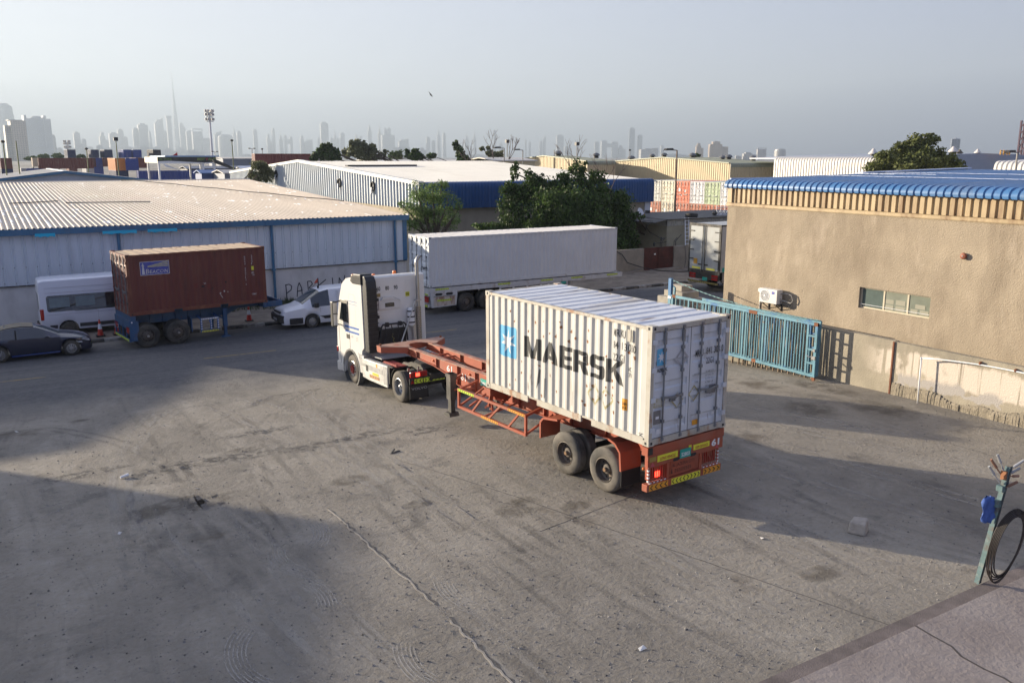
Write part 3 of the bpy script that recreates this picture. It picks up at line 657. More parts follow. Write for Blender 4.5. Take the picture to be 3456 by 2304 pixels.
gate('sliding_gate', 'shorter blue gate leaf parked behind the long gate by the wall', 23.98, 18.98, 24.7, .05, 2.0, False)
slat = mat('grey_plank', (.25, .19, .14), .9, var=.35, island=.4)
for i in range(16):
    y = 19.35 + i * .245 + rnd.uniform(-.05, .05); mb = MB(); mb.bar((24.10, y, gz(y)), (24.22, y + rnd.uniform(-.05, .05), rnd.uniform(1.5, 1.75)), .03, rnd.uniform(.05, .10), up=(1, 0, 0)); o = mb.build('plank', slat)
    tag(o, 'weathered wooden plank standing upright between the gate leaves and the wall', 'plank', 'planks stored behind the gate')
t = thing('gate_post', 'tall pale blue steel gate post with slanted brace and chain hook', 'post', (23.8, 26.38, gz(26.4)))
zt = 2.60 - gz(26.4)
mb = MB(); mb.box(-.06, .06, -.08, .08, 0, zt); mb.build('post', blue, t); mb = MB(); mb.bar((.02, -.16, .9), (.03, -.22, zt - .35), .07); mb.bar((.02, -.1, zt - .3), (.03, -.22, zt - .36), .05); mb.build('brace', blue, t)
mb = MB(); mb.box(-.09, -.062, -.14, .06, zt - .82, zt - .72); mb.box(-.09, -.062, -.14, .06, zt - 1.22, zt - 1.12); mb.build('latch_plate', MT['white'], t)
mb = MB(); n = 64; a = Vector((23.8, 26.28, 2.54)); b2 = Vector((23.86, 18.95, 2.04))
for i in range(n):
    s0, s1 = i / n, (i + 1.25) / n; f = lambda s: a.lerp(b2, s) + Vector((0, 0, -.22 * 4 * s * (1 - s)))
    if i % 2: mb.bar(f(s0), f(s1), .035, .012)
    else: mb.bar(f(s0), f(s1), .012, .035)
tag(mb.build('chain', mat('chain_teal', (.12, .22, .24), .5, .4)), 'sagging chain from the blue post top to the far gate end', 'chain')
t = thing('gate_pillar', 'square concrete gate pillar with stepped block cap behind the blue post', 'pillar', (24.62, 26.62, gz(26.6)))
mb = MB(); z = -gz(26.6); mb.box(-.62, .62, -.78, .78, 0, 1.75 + z); mb.build('shaft', MT['concrete'], t, bevel=.02)
mb = MB(); mb.box(-.46, .46, -.56, .56, 1.753 + z, 2.01 + z); mb.build('cap_block', MT['concrete'], t, bevel=.02); mb = MB(); mb.box(-.3, .3, -.34, .34, 2.013 + z, 2.25 + z); mb.build('cap_block', MT['concrete'], t, bevel=.02)
t = thing('water_pipe', 'white plastic water pipe rising from the ground and running along the yard wall', 'pipe', (24.12, 15.3, 0))
mb = MB(); mb.tube([(0, 0, -.02), (.01, .03, 1.42)], .022, 8); mb.tube([(.01, .03, 1.42)] + [(.06 + .14 * min(1, i / 4), -.25 * i * 1.6, 1.44 + .15 * math.sin(min(1, i / 7) * 1.5) - .004 * i) for i in range(1, 12)], .02, 8); mb.ball((.01, .03, 1.42), .035, 8, 6); mb.build('tube', MT['white'], t, smooth=True)
for y in (-1.68, -2.7): mb = MB(); mb.box(.17, .27, y - .02, y + .02, 1.55, 1.63); mb.build('clip', rustp, t)
# hose stand at lower right
noz0 = mat('valve_rust', (.26, .11, .05), .7, var=.3)
t = thing('hose_stand', 'leaning teal steel post with air nozzles, lower right corner', 'stand', (14.31, 7.62, .08))
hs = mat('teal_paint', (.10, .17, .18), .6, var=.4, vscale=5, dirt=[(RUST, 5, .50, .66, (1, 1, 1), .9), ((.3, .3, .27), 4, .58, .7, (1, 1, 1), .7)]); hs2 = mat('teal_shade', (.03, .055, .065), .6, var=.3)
mb = MB(); b_ = Vector((0, 0, 0)); tp = Vector((.24, -.16, 2.18)); mb.bar(b_, tp, .012, .085, up=(0, 1, 0)); mb.build('post', hs, t); mb = MB(); mb.bar(b_ + Vector((.045, -.03, 0)), tp + Vector((.05, -.035, 0)), .075, .012, up=(0, 1, 0)); mb.build('post', hs2, t)
mb = MB(); mb.box(.10, .20, -.15, -.05, 1.45, 1.58); mb.build('valve_block', hs, t); mb = MB(); mb.box(.13, .24, -.17, -.06, 1.74, 1.84); mb.build('valve_block', hs, t); mb = MB(); mb.box(.17, .25, -.18, -.09, 1.95, 2.1); mb.build('valve_block', noz0, t)
noz = mat('nozzle_rust', (.22, .12, .08), .6, .3, var=.4)
for a, b3 in (((.16, -.1, 1.88), (-.02, .02, 2.18)), ((.2, -.1, 2.0), (.02, .02, 2.3)), ((.2, -.12, 1.98), (.42, -.27, 2.16)), ((.22, -.12, 2.05), (.46, -.3, 2.30)), ((.16, -.1, 1.74), (.38, -.28, 1.92)), ((.2, -.12, 2.1), (.12, -.02, 2.38)), ((.24, -.15, 2.0), (.4, -.28, 2.02))):
    a = Vector(a); b3 = Vector(b3); m1 = a.lerp(b3, .5); mb = MB(); mb.cyl(a, m1, .012, seg=6); mb.cyl(m1, b3, .026, .022, seg=8); mb.build('nozzle', noz if rnd.random() < .5 else MT['galv'], t)
hm = mat('hose_black', (.025, .018, .016), .5)
mb = MB(); r_ = random.Random(8)
ctr = Vector((14.31 + .235, 7.62 - .30, .83)); ax = Vector((.85, -.52, 0)); lean = Vector((.16, -.10, 1)).normalized()
for k in range(6):
    rw, rh = .19 + .016 * k, .60 + .022 * k; drop = r_.uniform(-.12, .06); pts = []
    for i in range(33):
        a = 2 * math.pi * i / 32; q = ctr + ax * (rw * math.sin(a) * (1 + .1 * math.cos(a))) + lean * (rh * math.cos(a) - (drop if math.cos(a) < 0 else 0) * -math.cos(a)) + Vector((.005, .012, 0)) * (k - 3)
        pts.append(q)
    mb.tube(pts, .012, 8)
mb.tube([ctr + lean * .6 + ax * .08, ctr + lean * .85 + ax * .2, ctr + lean * 1.12 + ax * .32], .015, 8)
tag(mb.build('air_hose', hm, smooth=True), 'coiled black air hose hanging from the leaning teal post', 'hose')
mb = MB(); o_ = Vector((14.31 + .14, 7.62 - .08, 1.72)); r_ = random.Random(6); rows = []
for j in range(9):
    wd = .10 * math.sin(math.pi * (j + .7) / 10) + .03; rows.append([o_ + Vector((-.10 - .02 * math.sin(j) + (i - 3) / 3 * wd * .9, .05 - (i - 3) / 3 * wd * .5 + .03 * math.sin(i * 1.9 + j), -.06 * j + .01 * math.sin(i * 2 + j))) for i in range(7)])
mb.add([v for r0 in rows for v in r0], [(j * 7 + i, j * 7 + i + 1, (j + 1) * 7 + i + 1, (j + 1) * 7 + i) for j in range(8) for i in range(6)])
o = mb.build('cloth', mat('blue_cloth', (.07, .14, .42), .8, var=.2), smooth=True); o.modifiers.new('s', 'SOLIDIFY').thickness = .01
tag(o, 'crumpled blue cloth tied to the leaning teal post', 'cloth')
# stone block and litter in the yard
mb = MB(); mb.add([(-.20, -.17, 0), (.19, -.19, 0), (.22, .15, 0), (-.17, .19, 0), (-.18, -.15, .26), (.17, -.16, .29), (.18, .12, .27), (-.15, .16, .25)], [(0, 3, 2, 1), (4, 5, 6, 7), (0, 1, 5, 4), (1, 2, 6, 5), (2, 3, 7, 6), (3, 0, 4, 7)])
o = mb.build('stone_block', mat('pale_stone', (.40, .36, .31), .95, var=.2, vscale=6, bump=1), bevel=.04); o.location = (14.5, 10.2, 0); o.rotation_euler = (0, 0, .5); tag(o, 'single pale stone block lying alone on the yard', 'stone')
mb = MB(); mb.lathe([(.001, 0), (.03, 0), (.04, .2), (.036, .2), (.027, .01)], (0, 0, 0), (1, .25, .12), 12); o = mb.build('paper_cup', MT['white'], smooth=30); o.location = (2.2, 21.9, gz(21.9) + .04); tag(o, 'crushed white paper cup lying on the dusty yard', 'cup')
mb = MB(); mb.box(-.16, .16, -.03, .03, 0, .02); mb.bar((-.16, .0, .01), (.1, .12, .05), .03, .02); o = mb.build('scrap', MT['darkmetal']); o.location = (8.6, 19.9, gz(19.9)); o.rotation_euler = (0, 0, .4); tag(o, 'flat dark scrap of metal on the yard near the truck', 'scrap')
litm = mat('litter_paper', (.6, .59, .57), .8)
for i, (x, y, s, l) in enumerate(((8.0, 9.2, .07, 'scrap of white paper on the yard below the slab joint'), (1.7, 18.1, .05, 'tiny white scrap in the shaded yard near the cup'), (0.2, 28.6, .06, 'white scrap by the shaded left edge of the road'), (3.6, 20.0, .04, 'small white scrap in the shaded left part of the yard'), (12.6, 11.0, .05, 'pale paper scrap on the yard in front of the stone block'))):
    mb = MB(); mb.add([(-s, -s * .6, .005), (s, -s * .5, .01), (s * .8, s * .6, .03), (-s * .7, s * .5, .012)], [(0, 1, 2, 3)]); o = mb.build('litter', litm); o.location = (x, y, gz(y)); o.rotation_euler = (0, 0, i); o.modifiers.new('s', 'SOLIDIFY').thickness = .004
    tag(o, l, 'litter')
# ------------------------------------------------------------ tyre streaks, tread prints, oil and crumbled asphalt on the yard
def markmat(name, col, k, sc=2.2, lo=.38, hi=.62, st=(1, 1, 1)):
    m = bpy.data.materials.new(name); m.use_nodes = True; t = m.node_tree; b = t.nodes['Principled BSDF']; L = t.links.new
    b.inputs['Base Color'].default_value = (*col, 1); b.inputs['Roughness'].default_value = .95; b.inputs['Specular IOR Level'].default_value = .2
    at = N(t, 'ShaderNodeAttribute'); at.attribute_name = 'soft'; tc = N(t, 'ShaderNodeTexCoord'); mp = N(t, 'ShaderNodeMapping'); mp.inputs['Scale'].default_value = st
    n = N(t, 'ShaderNodeTexNoise'); n.inputs['Scale'].default_value = sc; n.inputs['Detail'].default_value = 8; n.inputs['Roughness'].default_value = .7
    L(tc.outputs['Object'], mp.inputs[0]); L(mp.outputs[0], n.inputs['Vector']); r = N(t, 'ShaderNodeMapRange', interpolation_type='SMOOTHSTEP'); L(n.outputs['Fac'], r.inputs['Value'])
    for key, v in zip(('From Min', 'From Max', 'To Min', 'To Max'), (lo, hi, 0, k)): r.inputs[key].default_value = v
    mu = N(t, 'ShaderNodeMath', operation='MULTIPLY'); L(at.outputs['Fac'], mu.inputs[0]); L(r.outputs[0], mu.inputs[1]); L(mu.outputs[0], b.inputs['Alpha']); return m
class Marks:
    def __init__(s): s.v = []; s.f = []; s.a = []
    def strip(s, pts, w, z=.004, fade=True):
        pts = [Vector((p[0], p[1], 0)) for p in pts]; n = len(pts); o = len(s.v)
        for i, p in enumerate(pts):
            d = (pts[min(i + 1, n - 1)] - pts[max(i - 1, 0)]).normalized(); r = Vector((d.y, -d.x, 0)); e = min(1, i / (n * .15 + .01), (n - 1 - i) / (n * .15 + .01)) if fade else 1
            for f, a in ((-.5, 0), (-.28, 1), (.28, 1), (.5, 0)): q = p + r * (f * w); s.v.append((q.x, q.y, gz(q.y) + z)); s.a.append(a * e)
        for i in range(n - 1):
            for k in range(3): s.f.append((o + i * 4 + k, o + i * 4 + k + 1, o + i * 4 + k + 5, o + i * 4 + k + 4))
    def blob(s, x, y, rx, ry, rot=0, z=.005):
        o = len(s.v); m = 20; s.v.append((x, y, gz(y) + z)); s.a.append(1)
        for ring, a in ((.5, .9), (.8, .5), (1, 0)):
            for i in range(m):
                t = 2 * math.pi * i / m; u, v = rx * ring * math.cos(t), ry * ring * math.sin(t); q = (x + u * math.cos(rot) - v * math.sin(rot), y + u * math.sin(rot) + v * math.cos(rot)); s.v.append((*q, gz(q[1]) + z)); s.a.append(a)
        s.f += [(o, o + 1 + i, o + 1 + (i + 1) % m) for i in range(m)]
        for k in range(2): s.f += [(o + 1 + k * m + i, o + 1 + (k + 1) * m + i, o + 1 + (k + 1) * m + (i + 1) % m, o + 1 + k * m + (i + 1) % m) for i in range(m)]
    def build(s, name, m):
        me = bpy.data.meshes.new(name); me.from_pydata(s.v, [], s.f); me.materials.append(m); at = me.attributes.new('soft', 'FLOAT', 'POINT'); at.data.foreach_set('value', s.a); me.update()
        o = bpy.data.objects.new(name, me); C.objects.link(o); return setting(o)
def bez(a, b, c, n=24):
    a, b, c = Vector((*a, 0)), Vector((*b, 0)), Vector((*c, 0)); return [(a * (1 - t) ** 2 + b * 2 * t * (1 - t) + c * t * t)[:2] for t in [i / n for i in range(n + 1)]]
r_ = random.Random(77)
lt, dk_ = Marks(), Marks()
def pair(a, b, c, w=.20, gap=.34, M_=lt, both=True):
    for e in ((-gap / 2, gap / 2) if both else (0,)): M_.strip(bez((a[0] + e, a[1]), (b[0] + e, b[1]), (c[0] + e, c[1])), w)
pair((15.2, 16.5), (15.9, 13), (16.7, 7.9), .22, .36); pair((19.4, 18.3), (20.1, 15.6), (21.3, 12.6), .2, .34); pair((18.2, 18.1), (18.8, 15.2), (19.8, 12.4), .2, .34); pair((17.3, 15.5), (17.6, 12.5), (18.2, 9), .2, .36)
for k in range(34):
    x = r_.uniform(2, 15); y = r_.uniform(8, 18); l = r_.uniform(4, 9); dx = r_.uniform(-.4, .9); M_ = lt if r_.random() < .55 else dk_
    pair((x, y + l * .5), (x + dx * .3 + r_.uniform(-.5, .5), y), (x + dx, max(7.8, y - l * .5)), r_.uniform(.14, .3), r_.uniform(.3, .4), M_, r_.random() < .6)
for k in range(14):      # turning arcs between the yard and the street
    x = r_.uniform(1, 9); pair((x, r_.uniform(14, 20)), (x + r_.uniform(-1, 1), 27), (x + r_.uniform(-9, 9), r_.uniform(29, 31)), r_.uniform(.16, .32), .36, lt if k % 2 else dk_, True)
lt.strip(bez((-.5, 19.4), (.8, 20.3), (2.2, 21.8)), .06); lt.strip(bez((-.5, 20.4), (.4, 20.7), (1.0, 20.9)), .05); lt.strip(bez((6.3, 27.2), (7.6, 28.9), (8.8, 28.6)), .3); dk_.strip(bez((6.6, 26.9), (7.2, 28.6), (9.6, 29.2)), .28)
lt.build('tyre_streaks', markmat('dust_streak', (.42, .395, .35), .48, 1.6, .36, .66, (1, .35, 1))); dk_.build('tyre_streaks', markmat('rubber_streak', (.10, .095, .09), .20, 1.6, .38, .66, (1, .35, 1)))
tp_ = Marks()
for cx, cy, r0, a0, a1 in ((4.9, 15.1, .65, 150, 250), (3.5, 13.4, .7, -30, 40), (3.45, 12.0, .75, 120, 230), (5.6, 10.6, .7, 140, 215), (4.3, 16.3, .8, -60, 10), (7.2, 12.2, .8, 150, 220)):
    for k in range(6): r1 = r0 + k * .062; tp_.strip([(cx + r1 * math.cos(R(a)), cy + r1 * math.sin(R(a)) * 1.3) for a in range(a0, a1, 6)], .03, .006)
tp_.build('tread_prints', markmat('tread_dust', (.40, .38, .345), .7, 4, .3, .6))
ol = Marks()
for x, y, rx, ry, ro in ((2.75, 19.1, 1.3, .5, .3), (3.7, 18.9, .9, .35, .5), (6.8, 18.5, .55, .4, 0), (9.3, 14.9, .75, .5, .4), (7.5, 16.2, .4, .25, 0), (10.4, 14.3, .5, .3, .3), (14.2, 17.4, 1.4, .7, 1.2), (18.5, 19.0, 1.6, .6, 1.3), (20.8, 16.6, 1.0, .9, 1.0), (22.6, 15.4, .9, 1.4, 0), (23.3, 18.2, .6, 1.6, 0), (12.4, 9.4, .5, .3, 0), (5.4, 22.6, .5, .3, 0), (1.9, 28.9, .35, .2, 0), (.6, 28.0, .3, .18, 0)): ol.blob(x, y, rx, ry, ro)
ol.build('oil_stain', markmat('oil_dark', (.095, .080, .060), .42, 1.8, .36, .6))
cb = Marks()
for x, y, rx, ry in ((3.4, 22.1, 1.5, .5), (5.0, 22.0, 1.5, .45), (7.1, 21.8, 1.2, .45), (8.8, 22.0, 1.1, .4), (1.5, 22.9, 1.3, .4), (10.2, 21.4, .8, .4), (6.2, 24.2, 1.4, .35)): cb.blob(x, y, rx, ry, .05, .007)
cb.build('broken_asphalt', markmat('crumb_dark', (.085, .085, .088), .5, 5.5, .46, .56))
# ------------------------------------------------------------ shipping containers
CW = 2.438
def container(name, label, cat, loc, yaw, L, H, m, frame_m, roof_m, door_m, group=None, pitch=.278, dep=.036, rods=True, hc=False):
    """doors at x = L; returns (thing, fold list); sides: near y=0, far y=CW"""
    t = thing(name, label, cat, loc, yaw, group)
    br = corr_breaks(L - .28, pitch, pitch * .26, pitch * .245, pitch * .25, dep, .06)
    zs, hs = .15, H - .15 - .075
    mb = MB(); corr_sheet(mb, (.14, .02, zs), (1, 0, 0), (0, 0, 1), (0, -1, 0), br, hs); mb.build('side_wall', m, t)
    mb = MB(); corr_sheet(mb, (L - .14, CW - .02, zs), (-1, 0, 0), (0, 0, 1), (0, 1, 0), br, hs); mb.build('side_wall', m, t)
    mb = MB(); corr_sheet(mb, (.03, CW - .14, zs), (0, -1, 0), (0, 0, 1), (-1, 0, 0), corr_breaks(CW - .28, .25, .11, .018, .104, .045, .03), hs); mb.build('front_wall', m, t)
    mb = MB(); rp = .42; rb = [(0, 0), (.12, 0)]; x = .12
    while x + rp < L - .2: rb += [(x + .02, .02), (x + .28, .02), (x + .32, 0), (x + rp, 0)]; x += rp
    rb.append((L - .1, 0))
    corr_sheet(mb, (.05, .055, H - .035), (1, 0, 0), (0, 1, 0), (0, 0, 1), rb, CW - .11)
    o_ = len(mb.v); mb.build('roof', roof_m, t)
    mb = MB()
    for y0, y1 in ((0, .06), (CW - .06, CW)):
        mb.box(.178, L - .178, y0, y1, H - .085, H - .02)
        if L > 10: mb.box(.178, L - .178, y0 + .01, y1 - .01, .005, .16)
        else:
            for a, b in ((.178, 1.83), (2.2, L - 2.2), (L - 1.83, L - .178)): mb.box(a, b, y0 + .005, y1, .005, .16)
            for a, b in ((1.83, 2.2), (L - 2.2, L - 1.83)): mb.box(a, b, y0 + .02, y1, .12, .16)
    for x0, x1 in ((0.0, .14), (L - .14, L - .01)):
        for y0, y1 in ((.006, .1), (CW - .1, CW - .006)): mb.box(x0 + .006, x1, y0, y1, .118, H - .118)
    mb.box(.01, .08, .1, CW - .1, H - .1, H - .02); mb.box(.01, .08, .1, CW - .1, .01, .15)
    mb.box(L - .08, L - .005, .1, CW - .1, H - .13, H - .02); mb.box(L - .08, L - .005, .1, CW - .1, .01, .14)
    mb.build('frame', frame_m, t)
    mb = MB(); mb.box(.1, L - .1, .08, CW - .08, .10, .15); mb.build('floor', MT['darkmetal'], t)
    mb = MB()
    for x in (0, L - .178):
        for y in (0, CW - .162):
            for z in (0, H - .118):
                mb = MB(); mb.box(x - .002, x + .18, y - .002, y + .164, z - .002, z + .12); mb.m = 1
                mb.box(x + .06, x + .12, (y - .004) if y == 0 else y + .1, (y + .05) if y == 0 else y + .166, z + .03, z + .09)
                mb.box((x - .004) if x == 0 else x + .1, (x + .05) if x == 0 else x + .182, y + .05, y + .11, z + .03, z + .09)
                mb.build('corner_casting', [frame_m, MT['blk']], t)
    # doors
    for k, (y0, y1) in enumerate(((.1, CW / 2 - .01), (CW / 2 + .01, CW - .1))):
        mb = MB(); zz = [(.15, 0)]; n = 5; hh = H - .29
        for i in range(n):
            z0 = .15 + hh * (i + .30) / n * .98; zz += [(z0, 0), (z0 + .04, -.028), (z0 + .14, -.028), (z0 + .18, 0)]
        zz.append((H - .135, 0))
        mb.add([(L - .045 + d, y, z) for y in (y0 + .07, y1 - .07) for z, d in zz], [(i, i + 1, i + 1 + len(zz), i + len(zz)) for i in range(len(zz) - 1)])
        mb.box(L - .085, L - .04, y0, y0 + .07, .15, H - .135); mb.box(L - .085, L - .04, y1 - .07, y1, .15, H - .135)
        d = mb.build('door', door_m, t)
        if rods:
            for f in (.27, .77):
                y = y0 + (y1 - y0) * f; mb = MB(); mb.cyl((L - .005, y, .08), (L - .005, y, H - .07), .019, seg=8)
                for z in (.1, .5, 1.0, 1.55, 2.05, H - .1): mb.box(L - .04, L + .018, y - .035, y + .035, z - .035, z + .035)
                mb.box(L - .03, L + .02, y - .028, y + .028, H - .42, H - .16)
                mb.build('locking_bar', MT['door_rod'], d)
                mb = MB(); s = -1 if f < .5 else 1; mb.bar((L + .02, y, 1.02), (L + .03, y - s * .36, .98), .02, .05); mb.box(L - .03, L + .02, y - s * .3 - .05, y - s * .3 + .05, .9, 1.0); mb.build('handle', MT['door_rod'], d)
            mb = MB(); ye = y0 if k == 0 else y1
            for z in (.3, .95, 1.6, 2.2): mb.box(L - .06, L + .012, ye - .06, ye + .06, z, z + .1)
            mb.build('hinge', door_m, d)
    mb = MB(); mb.box(L - .088, L - .046, .085, CW - .085, .13, .15); mb.box(L - .088, L - .030, .085, CW - .085, H - .148, H - .131); mb.box(L - .088, L - .046, CW / 2 - .012, CW / 2 + .012, .15, H - .14); mb.box(L - .088, L - .046, .085, .1, .15, H - .14); mb.box(L - .088, L - .046, CW - .1, CW - .085, .15, H - .14)
    mb.build('door_gasket', MT['black'], t)
    return t, br
MT['door_rod'] = mat('door_rod_grey', (.20, .215, .23), .5, .3, var=.2, dirt=[(RUST, 4, .56, .72, (1, 1, .4), .7)])
def chk(t, name): return next(c for c in t.children if c.name.startswith(name))

mk_wall = mat('pale_container_paint', (.55, .545, .51), .5, 0, var=.07, vscale=1.5, dirt=[((.36, .34, .29), 1.6, .53, .75, (1, 1, .14), .55), (RUST, 3.2, .635, .70, (1, 1, .28), .75), ((.42, .30, .18), 1.1, .60, .72, (1, 1, .2), .5)], bump=.12, bscale=9)
mk_door = mat('pale_door_paint', (.60, .63, .66), .45, 0, var=.08, vscale=1.5, dirt=[((.26, .25, .24), 1.8, .55, .75, (1, 1, .3), .6), (RUST, 4.0, .65, .72, (1, 1, .3), .7)])
mk_frame = mat('rusted_frame_paint', (.50, .475, .41), .6, .05, var=.14, dirt=[((.28, .24, .18), 2.0, .45, .65, (1, 1, 1), .6), ((.30, .13, .05), 3.4, .55, .66, (1, 1, .5), .8), (RUST, 5, .62, .72, (1, 1, .6), .9)])
mk_roof = mat('pale_roof_paint', (.66, .67, .69), .42, 0, var=.06, dirt=[((.34, .27, .18), 1.2, .54, .70, (.7, .22, 1), .7), (RUST, 2.6, .60, .67, (.9, .18, 1), .85)])
MX, MY, MYAW = 10.995, 19.264, R(-85.39)
mk, mbr = container('shipping_container', 'pale grey twenty foot container lettered MAERSK on the red trailer', 'container', (MX, MY, 1.46), MYAW, 6.058, 2.591, mk_wall, mk_frame, mk_roof, mk_door)
So, Sx, Sz, Sn = (.14, .02, 0), (1, 0, 0), (0, 0, 1), (0, -1, 0)
def on_side(name, geos, m, t, o=So, dx=Sx, n=Sn, br=None, e=.004):
    mb = MB()
    for pts, fs, x, z in geos: conform(mb, pts, fs, o, dx, (0, 0, 1), n, br, x, z, e)
    return mb.build(name, m, t, fixn=False)
def tx(s, h, x, z, width=None, **k):
    p, f, W = text_geo(s, h, **k)
    if width: p = [(a * width / W, b) for a, b in p]
    return (p, f, x, z)
skyb = mat('logo_sky_blue', (.10, .40, .64), .5, var=.06)
dgrey = mat('lettering_dark', (.035, .036, .036), .6, var=.15, vscale=4, dirt=[((.40, .40, .38), 3, .62, .72, (1, 1, .2), .6)])
sq = rrect(.76, .80, .07); on_side('logo', [(sq, [tuple(range(len(sq)))], .44, .99)], skyb, mk, br=mbr)
sp_, sf_ = star7(.33, .12); on_side('logo_star', [(sp_, sf_, .82, 1.39)], mat('logo_white', (.72, .73, .72), .5), mk, br=mbr, e=.007)
def rough(t_):       # the bold grotesque wordmark, letter by letter in a unit box
    q = lambda x0, y0, x1, y1: [(x0, y0), (x1, y0), (x1, y1), (x0, y1)]
    G = {'M': (.92, [q(0, 0, .19, 1), q(.73, 0, .92, 1), [(0, 1), (.22, 1), (.55, .12), (.46, -.0), (.38, .0)], [(.92, 1), (.70, 1), (.37, .12), (.46, .0), (.54, .0)]]),
         'A': (.84, [[(0, 0), (.21, 0), (.53, 1), (.31, 1)], [(.84, 0), (.63, 0), (.31, 1), (.53, 1)], q(.2, .2, .64, .38)]),
         'E': (.62, [q(0, 0, .2, 1), q(.2, .81, .62, 1), q(.2, .41, .58, .59), q(.2, 0, .62, .19)]),
         'R': (.72, [q(0, 0, .2, 1), q(.2, .81, .5, 1), q(.2, .37, .5, .55), [(.5, .81), (.5, 1), (.62, .96), (.68, .86), (.68, .5), (.62, .41), (.5, .37), (.5, .55)][0:3] + [(.68, .86), (.5, .81)], [(.48, .78), (.68, .86), (.68, .5), (.48, .58)], [(.5, .37), (.62, .41), (.68, .5), (.48, .56)], [(.34, .38), (.55, .40), (.74, 0), (.52, 0)]]),
         'S': (.66, [q(.1, .82, .62, 1), [(.0, .86), (.1, 1), (.2, .82), (.2, .62), (.1, .42), (.0, .54)], [(.1, .42), (.16, .60), (.52, .58), (.58, .40)], [(.46, .58), (.58, .58), (.66, .46), (.66, .14), (.56, 0), (.46, .18)], q(.04, 0, .56, .18)]),
         'K': (.78, [q(0, 0, .2, 1), [(.2, .40), (.2, .62), (.54, 1), (.80, 1)], [(.28, .58), (.42, .70), (.82, 0), (.58, 0)]])}
    out = []; x = 0
    for ch in t_:
        w_, ps = G[ch]; out += [[(p[0] + x, p[1]) for p in pl] for pl in ps]; x += w_ + .10
    return out, x - .10
pls, wd = rough('MAERSK'); geos = []
for i, pl in enumerate(pls): geos.append(([(p[0] * 3.55 / wd, p[1] * .53) for p in pl], [tuple(range(len(pl)))], 1.52, 1.14))
mb = MB()
for i, (p, f, x, z) in enumerate(geos): conform(mb, p, f, So, Sx, (0, 0, 1), Sn, mbr, x, z, .004 + .0003 * (i % 5))
mb.build('lettering', dgrey, mk, fixn=False)
on_side('lettering', [tx('MRKU', .17, 4.72, 2.20, width=.40, bold=.01), tx('84 1 3030', .17, 4.72, 1.93, width=.72, bold=.01), tx('22G1', .17, 4.72, 1.66, width=.38, bold=.01), tx('iC', .10, 5.20, 1.50, bold=.01), tx('70', .10, 5.20, 1.37, bold=.01), tx('GC', .08, 5.58, .17, bold=.02)], dgrey, mk, br=mbr)
on_side('placard', [(rrect(.14, .26, .01), [tuple(range(20))], 5.06, .62)], MT['orange'], mk, br=mbr)
on_side('placard', [tx('2.6m', .07, 5.075, .74, width=.11, bold=.02), tx('8 6', .06, 5.08, .65, width=.10, bold=.02)], MT['blk'], mk, br=mbr, e=.008)
gh = mat('glue_ghost', (.36, .32, .17), .7, var=.2, vscale=6, dirt=[((.6, .6, .57), 5, .5, .6, (1, 1, 1), .7)])
def diamond(r, w_):
    a = [(0, r), (r, 0), (0, -r), (-r, 0)]; b = [(x * (1 - w_ / r), y * (1 - w_ / r)) for x, y in a]; return a + b, [(i, (i + 1) % 4, (i + 1) % 4 + 4, i + 4) for i in range(4)]
dp, df = diamond(.26, .07); on_side('label_ghost', [(dp, df, 4.15, .75), (dp, df, 4.52, .74)], gh, mk, br=mbr, e=.003)
mb = MB(); mb.box(5.36, 5.46, -.03, .0, 2.17, 2.43); mb.build('vent', mk_frame, mk)
scr = mat('scrape_dark', (.10, .10, .10), .7); r_ = random.Random(31)
on_side('scrape', [([(0, 0), (.1, .18), (.13, .5), (.09, .52), (.03, .2)], [(0, 1, 2, 3, 4)], 2.02, .42), ([(0, 0), (.03, 0), (.05, .5), (.02, .5)], [(0, 1, 2, 3)], 2.32, .25), ([(0, 0), (.02, 0), (.03, .35), (.01, .35)], [(0, 1, 2, 3)], 3.35, .3)], scr, mk, br=mbr, e=.003)
rs_ = on_side('rust_spot', [([(r_.uniform(0, .06), 0), (.07, r_.uniform(0, .03)), (.06, r_.uniform(.04, .1)), (0, r_.uniform(.02, .08))], [(0, 1, 2, 3)], r_.uniform(.4, 5.4), r_.uniform(.2, 2.2)) for _ in range(46)], mat('rust_spot', (.24, .11, .05), .9, var=.3), mk, br=mbr, e=.003); rs_['kind'] = 'stuff'
# lettering and stickers on the doors
DL = 6.058 - .04; do_, dx_, dz_, dn_ = (DL, 0, 0), (0, 1, 0), (0, 0, 1), (1, 0, 0)
def on_door(name, geos, m, e=.004):
    mb = MB()
    for p, f, y, z in geos: put(mb, p, f, (DL, y, z), dx_, dz_, dn_, e)
    return mb.build(name, m, mk, fixn=False)
sq = rrect(.28, .36, .03); on_door('logo', [(sq, [tuple(range(len(sq)))], .20, 1.72)], skyb); sp_, sf_ = star7(.13, .05); on_door('logo_star', [(sp_, sf_, .34, 1.90)], MT['white'], .006)
on_door('lettering', [tx('MAERSK', .085, .13, 1.58, width=.40, bold=.03), tx('MRKU', .16, 1.38, 1.75, width=.25, bold=.01), tx('841 303 0', .16, 1.72, 1.77, width=.56, bold=.01), tx('22G1', .14, 1.73, 1.56, width=.25, bold=.01)], dgrey)
sm = [('30.480 KG', 0), ('67.200 LB', 1), ('2.170 KG', 2), ('4.780 LB', 3), ('28.310 KG', 4), ('62.420 LB', 5), ('33.2 CU.M', 6), ('1.170 CU.FT', 7)]
